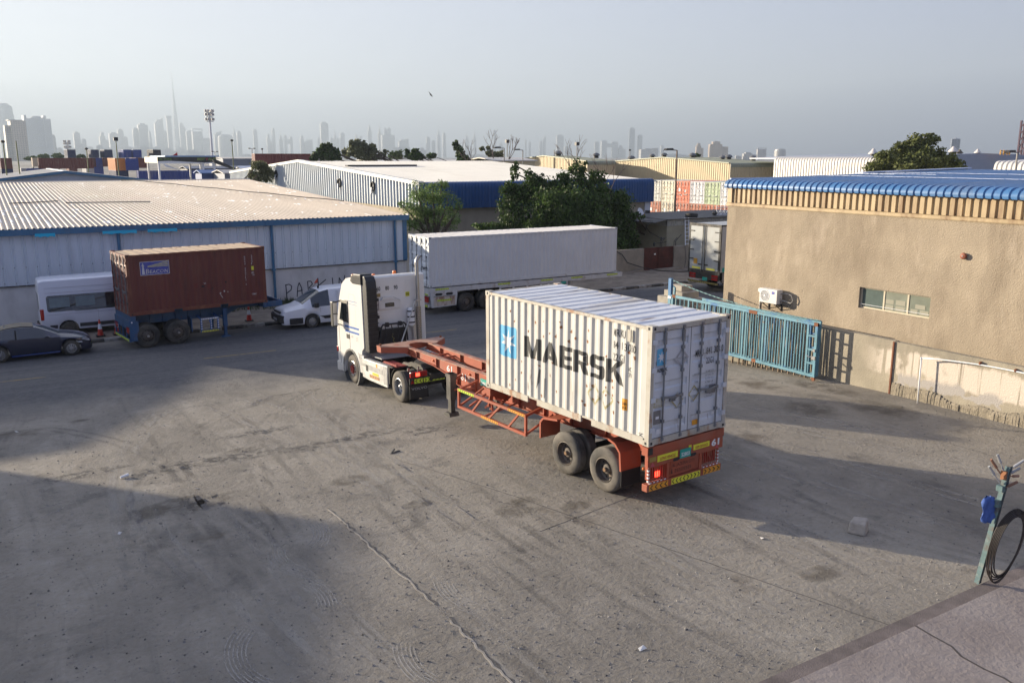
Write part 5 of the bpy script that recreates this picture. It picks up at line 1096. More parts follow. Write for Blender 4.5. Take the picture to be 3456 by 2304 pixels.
for x, y, z in ((-.25, .35, 3.80), (.05, 1.85, 3.84), (-.35, 1.2, 3.74)): mb = MB(); mb.lathe([(.07, 0), (.07, .09), (.05, .12), (.001, .125)], (x, y, z), (0, 0, 1), 12); mb.build('beacon_lamp', MT['amber'], cab, smooth=40)
mb = MB(); mb.box(-.52, -.40, .22, .55, 3.42, 3.60); mb.build('marker_lamp', MT['amber'], cab, bevel=.02)
mb = MB(); mb.prism([(-1.02, 2.2), (-.78, 3.0), (-.79, 3.02), (-1.05, 2.22)], 'y', .14, CB - .14, Matrix.Translation((-.045, 0, 0))); mb.build('windscreen', MT['glass'], cab)
# chassis, deck, fairings, fenders, lamps
mb = MB()
for y in (.82, 1.58): mb.box(-.9, 4.45, y - .04, y + .04, .74, .98)
for x in (1.2, 2.2, 3.0, 4.4): mb.box(x - .05, x + .05, .86, 1.54, .78, .95)
mb.build('chassis_rail', MT['darkmetal'], tt)
mb = MB(); mb.prism([(2.55, .97), (2.75, 1.12), (3.05, 1.12), (3.25, 1.20), (3.95, 1.20), (4.3, .99)], 'y', .70, .78); mb.prism([(2.55, .97), (2.75, 1.12), (3.05, 1.12), (3.25, 1.20), (3.95, 1.20), (4.3, .99)], 'y', 1.62, 1.70); mb.box(3.2, 4.0, .78, 1.62, 1.08, 1.15); mb.cyl((3.6, 1.2, 1.15), (3.6, 1.2, 1.22), .48, seg=20); mb.build('fifth_wheel', lgm, tt)
mb = MB(); mb.box(1.28, 1.95, .28, 2.2, 1.12, 1.15)
for i in range(8): mb.box(1.30 + i * .08, 1.33 + i * .08, .28, 2.2, 1.151, 1.165)
mb.build('deck_plate', MT['galv'], tt)
for ys in (0, 1):
    Y = lambda y: y if ys == 0 else CB - y
    mb = MB(); mb.prism([(.66, 1.12), (1.05, 1.10), (1.05, 1.06), (2.92, 1.06), (2.86, .34), (1.42, .36), (.92, .40), (.92, .52), (.70, .52)], 'y', min(Y(0), Y(.05)), max(Y(0), Y(.05))); fp = mb.build('side_fairing', trp, tt, bevel=.01)
    mb = MB(); mb.prism([(.62, 1.22), (1.12, 1.17), (1.12, 1.11), (.68, 1.125)], 'y', min(Y(-.01), Y(.3)), max(Y(-.01), Y(.3))); mb.box(1.2, 2.95, min(Y(-.005), Y(.12)), max(Y(-.005), Y(.12)), 1.062, 1.10); mb.build('fairing_step', MT['galv'], fp)
    if ys == 0:
        mb = MB(); mb.box(1.22, 1.40, -.006, .01, .66, .88); mb.build('fairing_hole', MT['blk'], fp)
        mb = MB(); mb.box(.78, 1.2, -.004, .01, .80, .90); mb.box(1.42, 2.55, -.004, .01, .72, .90); mb.box(2.6, 2.88, -.004, .01, .42, 1.05); mb.build('worn_patch', mat('worn_alloy', (.36, .36, .35), .5, .2, var=.3, vscale=8), fp)
        chevron_strip('chevron_sticker', fp, (1.50, 0, .47), (1, 0, 0), (0, 0, 1), (0, -1, 0), .78, .12, mat('worn_orange', (.50, .26, .12), .6), 6, e=.006)
        chevron_strip('chevron_sticker', fp, (1.74, 0, .60), (1, 0, 0), (0, 0, 1), (0, -1, 0), .48, .09, MT['yel'], 5, 'r', e=.006)
        mb = MB(); mb.box(2.05, 2.14, -.006, .01, .90, 1.03); mb.build('sticker', MT['orange'], fp)
    mb = MB(); mb.box(1.1, 2.8, min(Y(.1), Y(.62)), max(Y(.1), Y(.62)), .42, .98); mb.build('fuel_tank', MT['darkmetal'], tt)
    fn = [(3.68 + .62 * math.cos(R(a)), .52 + .62 * math.sin(R(a))) for a in range(12, 62, 8)]
    mb = MB()
    for p, q in zip(fn, fn[1:]): mb.bar((p[0], Y(.36), p[1]), (q[0], Y(.36), q[1]), .66, .015, up=(0, 0, 1))
    mb.build('fender', MT['black'], tt); mb = MB()
    fn2 = [(3.68 + .62 * math.cos(R(a)), .52 + .62 * math.sin(R(a))) for a in range(118, 176, 8)]
    for p, q in zip(fn2, fn2[1:]): mb.bar((p[0], Y(.36), p[1]), (q[0], Y(.36), q[1]), .66, .015, up=(0, 0, 1))
    mb.prism([(3.02, .5), (2.98, 1.08), (3.04, 1.12), (3.30, 1.12), (3.34, 1.09), (3.08, 1.06), (3.06, .5)], 'y', min(Y(.0), Y(.05)), max(Y(.0), Y(.05)))
    fd_ = mb.build('fender', MT['black'], tt)
    mb = MB(); mb.box(3.98, 4.02, min(Y(.2), Y(.26)), max(Y(.2), Y(.26)), 1.05, 1.17); mb.box(3.98, 4.02, min(Y(.56), Y(.62)), max(Y(.56), Y(.62)), 1.05, 1.17); mb.build('fender_clip', MT['steel'], fd_)
    mb = MB(); mb.box(4.34, 4.36, min(Y(.06), Y(.74)), max(Y(.06), Y(.74)), .22, .66); fl = mb.build('mud_flap', MT['black'], tt)
    y0 = .12 if ys == 0 else CB - .70
    mb = MB(); text(mb, 'VOLVO', .085, (4.36, y0, .50), (0, 1, 0), (0, 0, 1), (1, 0, 0), width=.58, bold=.02); mb.build('lettering', mat('flap_print', (.30, .31, .32), .6), fl, fixn=False)
    mb = MB(); mb.box(4.34, 4.44, min(Y(.08), Y(.68)), max(Y(.08), Y(.68)), .93, 1.10); tl = mb.build('tail_lamp', MT['redlens'], tt, bevel=.01)
    mb = MB(); mb.box(4.441, 4.447, min(Y(.26), Y(.40)), max(Y(.26), Y(.40)), .96, 1.07); mb.build('lens', MT['redlit'], tl)
mb = MB(); mb.box(4.36, 4.40, .05, CB - .05, .70, .90); rb_ = mb.build('rear_bar', MT['black'], tt)
chevron_strip('chevron_sticker', rb_, (4.40, .22, .72), (0, 1, 0), (0, 0, 1), (1, 0, 0), .30, .15, MT['lime'], 2, 'l'); chevron_strip('chevron_sticker', rb_, (4.40, .56, .72), (0, 1, 0), (0, 0, 1), (1, 0, 0), .78, .15, MT['lime'], 6, 'r')
mb = MB(); mb.add([(4.405, .08, .73), (4.405, .21, .73), (4.405, .145, .86)], [(0, 1, 2)]); mb.build('warning_triangle', MT['redlens'], rb_, fixn=False)
mb = MB(); mb.box(1.95, 3.0, .3, .7, 1.0, 1.04); mb.box(1.95, 2.9, .34, .4, 1.04, 1.07); mb.build('catwalk', mat('catwalk_red', (.30, .06, .05), .6), tt)
mb = MB(); mb.cyl((0, .2, .52), (0, 2.26, .52), .07); mb.cyl((3.68, .2, .52), (3.68, 2.26, .52), .1); mb.build('axle', MT['darkmetal'], tt)
redhub = mat('hub_red', (.28, .03, .025), .5)
for y, s in ((.03, -1), (CB - .03, 1)):
    wl = wheel(tt, 0, y, .52, .52, .30, s, rimm=mat('rim_alloy', (.55, .55, .54), .3, .9), style='dish'); mb = MB(); mb.cyl((0, s * .04, 0), (0, s * -.03, 0), .13, .12, seg=16)
    for i in range(10): a = 2 * math.pi * i / 10; mb.cyl((.165 * math.cos(a), s * -.045, .165 * math.sin(a)), (.165 * math.cos(a), s * .0, .165 * math.sin(a)), .018, seg=6)
    hb = mb.build('hub', redhub, wl, smooth=40)
    mb = MB()
    for i in range(10): a = 2 * math.pi * i / 10; mb.cyl((.225 * math.cos(a), s * -.05 * 0 + s * .0, .225 * math.sin(a)), (.225 * math.cos(a), s * .012, .225 * math.sin(a)), .035, .03, seg=8)
    mb.build('wheel_nut_cover', MT['steel'], wl)
for y, s in ((.0, -1), (.34, -1), (CB, 1), (CB - .34, 1)): wheel(tt, 3.68, y, .52, .52, .29, s, rimm=mat('rim_silver', (.34, .35, .37), .4, .8, var=.15), style='deep')
# ------------------------------------------------------------ brown BEACON container on a blue trailer
br_wall = mat('brown_container_paint', (.135, .030, .022), .55, 0, var=.13, vscale=1.2, stretch=(1, 1, .4), dirt=[((.20, .075, .045), 2.0, .52, .75, (1, 1, .2), .5), ((.05, .016, .012), 2.5, .56, .74, (1, 1, .3), .6)])
br_roof = mat('dusty_container_roof', (.52, .39, .26), .8, 0, var=.12, vscale=2, dirt=[((.20, .07, .04), 2.2, .60, .68, (1, 1, 1), .8)])
br_fr = mat('brown_frame_rust', (.15, .042, .025), .65, 0, var=.15, dirt=[((.24, .10, .05), 3, .5, .65, (1, 1, .5), .7)])
BX, BY, BYAW = 4.927, 38.968, 6.72
def away(x, y, yaw, L, Wd=CW): a = R(yaw); return (x + L * math.cos(a) - Wd * math.sin(a), y + L * math.sin(a) + Wd * math.cos(a))
ax_, ay_ = away(BX, BY, BYAW, 6.058)
bc, bbr = container('shipping_container', 'dark brown twenty foot container with blue BEACON panel beside the minibus', 'container', (ax_, ay_, .85), R(BYAW + 180), 6.058, 2.591, br_wall, br_fr, br_roof, br_wall)
Bo, Bd, Bn = (6.058 - .14, CW - .02, 0), (-1, 0, 0), (0, 1, 0)
def on_b(name, geos, m, e=.004): return on_side(name, geos, m, bc, Bo, Bd, Bn, bbr, e)
Q4 = lambda w_, h: ([(0, 0), (w_, 0), (w_, h), (0, h)], [(0, 1, 2, 3)])
bw = mat('beacon_white', (.62, .61, .58), .5, dirt=[((.3, .2, .16), 4, .55, .7, (1, 1, .3), .5)]); bblue = mat('beacon_blue', (.075, .085, .36), .5, var=.15, vscale=3); byel = mat('beacon_ray', (.55, .50, .25), .5)
on_b('panel', [(*Q4(1.22, .58), .42, 1.68)], bw); on_b('panel_blue', [(*Q4(1.18, .54), .44, 1.70)], bblue, .007)
on_b('panel_ray', [([(0, .0), (.86, a), (.86, a + .035), (0, .012)], [(0, 1, 2, 3)], .74, 2.02 + a * .2) for a in (.0, .055, .11, .165)], byel, .010)
on_b('panel_lettering', [tx('B', .20, .64, 1.745, width=.15, bold=.004, shear=.12), tx('EACON', .15, .81, 1.745, width=.76, bold=.004, shear=.12, space=1.05)], bw, .010)
on_b('panel_lighthouse', [([(0, 0), (.11, 0), (.08, .34), (.11, .36), (.08, .38), (.07, .44), (.045, .48), (.03, .44), (.02, .38), (-.01, .36), (.02, .34)], [tuple(range(11))], .50, 1.73)], bw, .010)
vs_ = lambda s, x, z0, st, h: [tx(c, h, x, z0 - i * st, width=(h * .62 if c not in '1I' else h * .25)) for i, c in enumerate(s) if c != ' ']
on_b('lettering', vs_('BEAU 200712 5', 4.96, 2.12, .104, .078) + vs_('22G1', 5.28, 2.14, .115, .085) + [tx('iC', .09, 5.27, 1.38, bold=.01), tx('70', .07, 5.29, 1.28), tx('CIMC', .07, 5.22, .40, width=.22, bold=.02), tx('VI', .08, 3.05, 1.08)], bw)
on_b('placard', [(*Q4(.10, .18), 5.27, 1.54)], MT['yel'])
r_ = random.Random(12)
on_b('repair_patch', [(*Q4(.17, .19), x, z) for x, z in ((2.62, .95), (3.18, .86), (4.25, 1.02))], mat('repair_brown', (.16, .03, .022), .6), .003)
on_b('scrape', [(*Q4(.13, .08), 2.95, .95), (*Q4(.08, .08), 4.0, 1.06), (*Q4(.05, .05), 3.40, .85)], MT['blk'], .003)
on_b('scrape', [([(0, 0), (.02, 0), (.16, -.22), (.14, -.23)], [(0, 1, 2, 3)], 3.72, .62), (*Q4(.05, .07), 3.92, .66), (*Q4(.03, .05), 4.1, .62), (*Q4(.06, .05), 3.74, .60)], bw, .003)
btm = mat('trailer_blue', (.022, .075, .17), .55, 0, var=.2, dirt=[((.12, .11, .10), 2, .55, .75, (1, 1, .5), .5), (RUST, 4, .6, .7, (1, 1, 1), .6)])
bt = thing('skeletal_trailer', 'blue parked container trailer under the brown container', 'trailer', (BX, BY, -.6), R(BYAW))
for y in (.72, 1.72):
    mb = MB(); mb.prism([(.02, 1.0), (2.5, .95), (4.3, .95), (4.9, 1.22), (6.1, 1.24), (6.1, 1.43), (.02, 1.43)], 'y', y - .012, y + .012); mb.box(.02, 6.1, y - .08, y + .08, 1.43, 1.448)
    for p, q in zip([(.02, 1.0), (2.5, .95), (4.3, .95), (4.9, 1.22)], [(2.5, .95), (4.3, .95), (4.9, 1.22), (6.1, 1.24)]): mb.bar((p[0], y, p[1]), (q[0], y, q[1]), .16, .02)
    for i in range(8): mb.box(.4 + i * .55, .41 + i * .55, y - .075, y - .013, 1.0, 1.43)
    mb.build('main_beam', btm, bt)
for x0, x1 in ((0, .2), (5.86, 6.06)): mb = MB(); mb.box(x0, x1, 0, 2.43, 1.22, 1.44); mb.build('bolster', btm, bt)
mb = MB(); mb.box(6.07, 6.78, .0, .08, 1.22, 1.46); mb.box(6.07, 6.78, 2.36, 2.44, 1.22, 1.46); mb.box(6.70, 6.78, .08, 2.36, 1.22, 1.46); mb.box(6.07, 6.70, .08, 2.36, 1.215, 1.24); mb.build('front_frame', btm, bt)
mb = MB(); mb.box(-.06, .0, .0, 2.42, .85, 1.24); 
for y in (.03, .6, 1.2, 1.8, 2.38): mb.box(-.08, -.02, y - .03, y + .03, .36, .95)
mb.box(-.10, -.02, .0, 2.42, .34, .44); mb.box(-.02, .3, .0, .03, .36, 1.22); rbm = mb.build('rear_frame', btm, bt)
chevron_strip('chevron_sticker', rbm, (-.10, 2.35, .35), (0, -1, 0), (0, 0, 1), (-1, 0, 0), 2.2, .09, MT['lime'], 14)
mb = MB(); mb.box(-.085, -.081, .08, .5, .7, .95); mb.box(-.085, -.081, 1.9, 2.3, .7, .95); mb.build('tail_lamp', MT['redlens'], bt)
mb = MB(); mb.ball((.03, .0, 1.18), .035, 8, 6); mb.build('side_lamp', MT['white'], bt, smooth=True)
mb = MB(); x0, x1, z0, z1, y = 2.93, 3.74, .42, .98, .06
for z in (z0, z1): mb.bar((x0, y, z), (x1, y, z), .07)
for x in (x0 + .03, (x0 + x1) / 2 + .06, x1 - .03): mb.bar((x, y, z0), (x, y, z1), .07)
for x in (x0 + .03, x1 - .03): mb.bar((x, y, z1), (x, .75, 1.1), .05)
mb.bar((x0 + .4, y, .9), (x0 + .46, y, .75), .05)
sgd = mb.build('side_guard', mat('guard_blue', (.025, .10, .30), .5, var=.2), bt)
chevron_strip('chevron_sticker', sgd, (x0 + .02, y - .036, z1 - .03), (1, 0, 0), (0, 0, 1), (0, -1, 0), x1 - x0 - .04, .06, MT['white'], 7); chevron_strip('chevron_sticker', sgd, (x0 + .02, y - .036, z0 - .03), (1, 0, 0), (0, 0, 1), (0, -1, 0), x1 - x0 - .04, .06, MT['yel'], 6)
mb = MB()
for x in (x0 + .03, (x0 + x1) / 2 + .06, x1 - .03):
    for i in range(4): mb.add([(x - .025, y - .039, .52 + i * .11), (x + .025, y - .039, .52 + i * .11), (x + .025, y - .039, .565 + i * .11), (x - .025, y - .039, .565 + i * .11)], [(0, 1, 2, 3)])
mb.build('reflector_mark', MT['white'], sgd, fixn=False)
for y in (.34, 2.1):
    mb = MB(); mb.box(4.04, 4.22, y - .08, y + .08, .5, 1.35); mb.box(4.07, 4.19, y - .055, y + .055, .08, .5); mb.prism([(3.9, .0), (4.36, .0), (4.22, .1), (4.04, .1)], 'y', y - .12, y + .12); mb.bar((4.1, y, .85), (3.6, .72 if y < 1 else 1.7, 1.1), .06); mb.build('landing_leg', btm, bt)
mb = MB(); mb.box(2.54, 2.58, .1, .62, .45, 1.08); mb.build('mudguard', btm, bt)
mb = MB(); mb.prism([(.25, .95), (.45, 1.12), (.85, 1.12), (.85, 1.135), (.43, 1.135), (.23, .96)], 'y', .62, .7)
mb.build('spring_hanger', btm, bt)
for x in (.64, 1.93):
    mb = MB(); mb.cyl((x, .2, .53), (x, 2.24, .53), .07); mb.box(x - .09, x + .09, .62, .85, .55, .98); mb.box(x - .09, x + .09, 1.58, 1.8, .55, .98); mb.build('axle', MT['darkmetal'], bt)
    for y, s in ((.0, -1), (.34, -1), (2.43, 1), (2.09, 1)): wheel(bt, x, y, .525, .525, .28, s, tyre='tyre', hub=MT['steel'] if y in (0, 2.43) else None, style='dish' if y == 0 else 'deep')

# ------------------------------------------------------------ long white container on a white trailer
wt_wall = mat('white_container_paint', (.60, .62, .635), .5, 0, var=.05, vscale=1, dirt=[((.38, .36, .33), 1.5, .58, .8, ST, .4)])
wt_roof = mat('white_container_roof', (.72, .68, .62), .55, 0, var=.08, dirt=[((.45, .36, .28), 1.5, .58, .75, (1, 1, 1), .5)])
wt_fr = mat('white_frame_paint', (.58, .60, .61), .55, 0, var=.07, dirt=[((.32, .25, .2), 3, .58, .72, (1, 1, 1), .6)])
WX0, WY0 = 19.333, 39.70
wx_, wy_ = away(WX0, WY0, 0, 12.192)
wc, wbr = container('shipping_container', 'long plain white forty foot container on the white trailer by the kerb', 'container', (wx_, wy_, .85), R(180), 12.192, 2.591, wt_wall, wt_fr, wt_roof, mat('white_door_paint', (.70, .74, .77), .45, 0, var=.05))
wtm = mat('white_trailer_paint', (.52, .53, .53), .55, 0, var=.08, dirt=[((.26, .17, .11), 3, .54, .7, (1, 1, .4), .7), ((.34, .33, .31), 1.5, .5, .75, (1, 1, 1), .5)])
wr = thing('semi_trailer', 'white flat semi-trailer carrying the long white container', 'trailer', (WX0, WY0, -.6), 0)
mb = MB(); hexs = [(4.5, .27), (4.95, .27), (5.4, .2), (7.2, .25)]
mb.box(1.62, 12.66, .0, .05, 1.16, 1.40); mb.box(.0, 1.62, .0, .05, 1.22, 1.40); mb.box(12.58, 12.66, .05, 2.44, 1.16, 1.40); mb.box(.0, 12.58, 2.39, 2.44, 1.16, 1.40); mb.box(.05, 12.58, .4, .46, 1.16, 1.42); mb.box(.05, 12.58, 2.0, 2.06, 1.16, 1.42)
for i in range(22): mb.box(.4 + i * .56, .46 + i * .56, .05, 2.39, 1.2, 1.41)
sr = mb.build('side_rail', wtm, wr)
mb = MB(); mb.box(4.2, 8.75, .02, .04, 1.10, 1.158); mb.box(4.2, 8.75, .02, .04, .92, .97)
for x in (4.2, 5.05, 5.95, 6.85, 7.35, 8.65): mb.box(x, x + .12, .02, .04, .97, 1.10)
mb.build('slotted_rail', wtm, wr)
mb = MB(); mb.box(4.15, 8.6, .06, .12, .86, 1.14); mb.build('dark_box', MT['black'], wr)
mb = MB(); mb.prism([(.04, 1.218), (.12, .38), (1.55, .42), (1.62, 1.0), (1.62, 1.218)], 'y', .0, .6); rb = mb.build('rear_locker', wtm, wr)
mb = MB(); mb.box(.24, 1.48, -.012, .001, .46, .92)
for z in (.47, .62, .77, .90): mb.box(.24, 1.48, -.022, -.012, z, z + .025)
mb.build('locker_door', mat('locker_rusty', (.50, .45, .40), .6, var=.1, dirt=[((.24, .12, .06), 3, .5, .62, (1, 1, .3), .85)]), rb)
mb = MB()
for x in (.30, .92): mb.prism([(x, 1.06), (x + .08, 1.13), (x + .38, 1.13), (x + .46, 1.06), (x + .38, .99), (x + .08, .99)], 'y', -.004, .001)
mb.box(.22, 1.5, -.004, .001, .93, .955); mb.build('slot', MT['blk'], rb)
for x in (.33, 4.1, 6.9, 8.95, 11.5): chevron_strip('chevron_sticker', sr, (x, 0, 1.28), (1, 0, 0), (0, 0, 1), (0, -1, 0), .80, .085, MT['lime'], 8)
chevron_strip('chevron_sticker', rb, (.42, -.022, .70), (1, 0, 0), (0, 0, 1), (0, -1, 0), .82, .085, MT['lime'], 8)
plate('number_plate', '', wr, (8.25, -.004, 1.02), (1, 0, 0), (0, 0, 1), (0, -1, 0), .34, .16)
for x in (9.0, ):
    for y in (.3, 2.1): mb = MB(); mb.box(x, x + .16, y - .08, y + .08, .1, 1.2); mb.box(x - .1, x + .26, y - .13, y + .13, .0, .08); mb.build('landing_leg', wtm, wr)
mb = MB(); mb.box(-.03, .05, .05, 2.4, 1.0, 1.38); mb.box(-.10, -.02, .0, 2.44, .42, .54); mb.box(-.06, .0, .5, .58, .5, 1.1); mb.box(-.06, .0, 1.86, 1.94, .5, 1.1); rf_ = mb.build('rear_frame', wtm, wr)
for y in (.1, 1.95): mb = MB(); mb.box(-.06, -.01, y, y + .42, .66, .96); mb.build('tail_lamp', MT['redlens'], rf_)
chevron_strip('chevron_sticker', rf_, (-.10, 2.4, .43), (0, -1, 0), (0, 0, 1), (-1, 0, 0), 2.36, .10, MT['lime'], 16); chevron_strip('chevron_sticker', rf_, (-.03, 2.4, 1.02), (0, -1, 0), (0, 0, 1), (-1, 0, 0), 2.3, .08, MT['lime'], 16)
plate('number_plate', '', rf_, (-.07, 1.4, .72), (0, -1, 0), (0, 0, 1), (-1, 0, 0), .36, .2, MT['yel'])
for x in (2.18, 3.48, 4.78):
    mb = MB(); mb.cyl((x, .2, .5), (x, 2.24, .5), .07); mb.build('axle', MT['darkmetal'], wr)
    for y, s in ((.04, -1), (.38, -1), (2.40, 1), (2.06, 1)): wheel(wr, x, y, .51, .51, .28, s, tyre='tyre', style='dish' if y == .04 else 'deep')

# ------------------------------------------------------------ cars
def loft(parent, St, arches, bodym, glassm, sidewin, shield, rear=None, n_roof=.06, seams=()):
    """St rows: x, zb, belt, roof, half width, half roof width; x forward. returns the body part"""
    xs = sorted(set([s[0] for s in St] + [xw + Ra * f for xw, zc, Ra in arches for f in (-1.02, -1, -.9, -.7, -.4, 0, .4, .7, .9, 1, 1.02)]))
    def at(x):
        for a, b in zip(St, St[1:]):
            if a[0] <= x <= b[0]:
                f = (x - a[0]) / max(1e-9, b[0] - a[0]); r = [p + (q - p) * f for p, q in zip(a, b)]; break
        else: r = list(St[0] if x < St[0][0] else St[-1])
        for xw, zc, Ra in arches:
            if abs(x - xw) <= Ra * 1.001: r[1] = max(r[1], zc + math.sqrt(max(0, Ra * Ra - (x - xw) ** 2)))
        return r
    rows = []
    for x in xs:
        _, zb, be, ro, hw, hr = at(x); zm = zb + (be - zb) * .55
        h = [(hw - .05, zb), (hw - .005, zb + min(.10, (be - zb) * .3)), (hw, zm), (hw - .025, be), (hr, ro - n_roof), (hr * .8, ro - n_roof * .3), (hr * .45, ro - .004), (0, ro)]
        rows.append([(x, y, z) for y, z in h] + [(x, -y, z) for y, z in h[-2::-1]])
    m = len(rows[0]); B = MB(); G = MB(); G2 = MB(); Wd = MB(); Rg = MB()
    B.v = [p for r in rows for p in r]; G.v = list(B.v); G2.v = list(B.v); Wd.v = list(B.v); Rg.v = list(B.v)
    for i in range(len(rows) - 1):
        xm = (xs[i] + xs[i + 1]) / 2
        for j in range(m - 1):
            f = (i * m + j, i * m + j + 1, (i + 1) * m + j + 1, (i + 1) * m + j); tgt = B
            if j in (3, m - 5) and any(a < xm < b for a, b in sidewin): tgt = G if j == 3 else G2
            elif shield and shield[0] < xm < shield[1] and 4 <= j <= m - 6: tgt = Wd
            elif rear and rear[0] < xm < rear[1] and 4 <= j <= m - 6: tgt = Rg
            tgt.f.append(f); tgt.mi.append(0)
    B.f += [tuple(range(m)), tuple(range((len(rows) - 1) * m, len(rows) * m))[::-1]]; B.mi += [0, 0]
    body = B.build('body', bodym, parent, smooth=38)
    def clean(q, nm):
        if not q.f: return None
        used = sorted({i for f in q.f for i in f}); mp = {k: i for i, k in enumerate(used)}; q.v = [q.v[k] for k in used]; q.f = [tuple(mp[i] for i in f) for f in q.f]
        return q.build(nm, glassm, parent, smooth=38)
    clean(G, 'side_window'); clean(G2, 'side_window'); clean(Wd, 'windscreen'); clean(Rg, 'rear_window')
    return body, at
def car_wheels(parent, xs, hw, r, wd, rimm, style='car', spokes=0):
    for x in xs:
        for s in (-1, 1):
            w_ = wheel(parent, x, s * hw, r, r, wd, s, tyre='tyre', rimm=rimm if not spokes else MT['black'], style=style if not spokes else 'plain')
            if spokes:
                mb = MB()
                for k in range(spokes):
                    a = 2 * math.pi * k / spokes; a2 = a + .32; ri, ro = .06, .27 * r / .52 * 1.12
                    c = [Vector((ri * math.cos(a - .25), s * .004, ri * math.sin(a - .25))), Vector((ri * math.cos(a + .25), s * .004, ri * math.sin(a + .25))), Vector((ro * math.cos(a2 + .17), s * -.004, ro * math.sin(a2 + .17))), Vector((ro * math.cos(a2 - .10), s * -.004, ro * math.sin(a2 - .10)))]
                    mb.add(c + [p - Vector((0, s * .025, 0)) for p in c], [(0, 1, 2, 3), (4, 7, 6, 5), (0, 4, 5, 1), (1, 5, 6, 2), (2, 6, 7, 3), (3, 7, 4, 0)])
                mb.cyl((0, s * .008, 0), (0, s * -.02, 0), .06, seg=12); mb.lathe([(ro - .012, s * .004), (ro + .012, s * .004), (ro + .012, s * .02), (ro - .012, s * .02)], (0, 0, 0), (0, 1, 0), 28)
                mb.build('spoke', rimm, w_)
# dark sedan
sed = thing('parked_car', 'dark navy sedan parked at the left edge of the road', 'car', (.02, 40.02, -.6), 0)
navy = mat('navy_paint', (.010, .014, .040), .22, .2, spec=.6, coat=.8, dirt=[((.10, .09, .08), 1.2, .55, .85, (1, 1, 1), .3)])
K = .955
S0 = [(-.98, .36, .66, .74, .60, .45), (-.93, .27, .80, .98, .80, .60), (-.62, .22, .93, 1.05, .87, .66), (-.30, .20, .93, 1.20, .885, .60), (.30, .20, .93, 1.375, .895, .56), (.9, .19, .915, 1.425, .90, .57), (1.45, .19, .90, 1.375, .90, .57), (1.75, .19, .885, 1.25, .90, .60), (2.33, .19, .86, .985, .90, .70), (2.9, .19, .80, .90, .89, .68), (3.28, .20, .70, .80, .84, .62), (3.48, .22, .60, .70, .74, .52), (3.56, .30, .50, .58, .60, .40)]
S0 = [(a * K, b * K, c * K, d * K, e * K, f * K) for a, b, c, d, e, f in S0]
bo, at_ = loft(sed, S0, [(0, .32, .37), (2.7 * K, .32, .37)], navy, MT['glass'], [(-.28, 1.72 * K)], (1.45 * K, 2.33 * K), (-.62 * K, .30 * K))
car_wheels(sed, (0, 2.7 * K), .87, .315, .22, mat('alloy_bright', (.62, .62, .62), .25, .9), spokes=10)
chrome = mat('chrome_line', (.5, .5, .5), .2, .9)
for s in (-1, 1):
    mb = MB(); mb.tube([(x, s * (at_(x)[5] + .008), at_(x)[3] - .058) for x in [-.30 + i * .1 for i in range(22)]], .010, 6); mb.build('window_trim', chrome, bo)
    mb = MB(); mb.box(.60, .66, s * .862 - .006, s * .862 + .006, .87, 1.25); mb.build('pillar', MT['black'], bo)
    for x in (-.05, .92): mb = MB(); mb.box(x, x + .2, s * .868 - .014, s * .868 + .014, .715, .745); mb.build('door_handle', navy, bo, bevel=.008)
    mb = MB(); mb.prism([(1.60, .86), (1.66, .96), (1.80, .96), (1.84, .86)], 'y', min(s * .86, s * 1.04), max(s * .86, s * 1.04)); mb.build('mirror', navy, bo, bevel=.03)
    mb = MB(); mb.prism([(2.98, .64), (3.22, .55), (3.30, .56), (3.28, .62), (3.05, .70)], 'y', min(s * .63, s * .80), max(s * .63, s * .80)); mb.build('headlight', mat('lamp_clear', (.38, .39, .40), .15, .3), bo, bevel=.01)
    mb = MB(); mb.prism([(2.86, .535), (3.02, .53), (2.98, .565), (2.84, .565)], 'y', min(s * .83, s * .852), max(s * .83, s * .852)); mb.build('side_marker', MT['white'], bo)
    mb = MB(); mb.box(-.1, .02, s * .74 - .0, s * .74 + .0 + .01, .2, .3)
    mb2 = MB(); mb2.bar((.42, s * .848, .205), (2.15, s * .848, .225), .02, .05); mb2.build('sill_trim', mat('sill_blue', (.02, .05, .20), .3, coat=.5), bo)
mb = MB(); mb.prism([(-.55, 1.345), (.1, 1.36), (.86, 1.366), (1.2, 1.352), (1.2, 1.345), (.86, 1.358)], 'y', -.40, .40); 
mb = MB(); mb.box(3.30, 3.40, -.45, .45, .34, .50); mb.build('grille', MT['black'], bo, bevel=.02)
dust = MB(); xx = [.1 + i * .12 for i in range(11)]; hh = [(-.5, .020), (-.36, .004), (-.18, .002), (0, .001), (.18, .002), (.36, .004), (.5, .020)]
dust.add([(x, y * at_(x)[5] / .54, at_(x)[3] + .004 - d) for x in xx for y, d in hh], [(i * 7 + j, i * 7 + j + 1, (i + 1) * 7 + j + 1, (i + 1) * 7 + j) for i in range(10) for j in range(6)])
dust.build('dusty_roof', mat('roof_dust', (.20, .17, .12), .6, var=.15), bo, smooth=True)
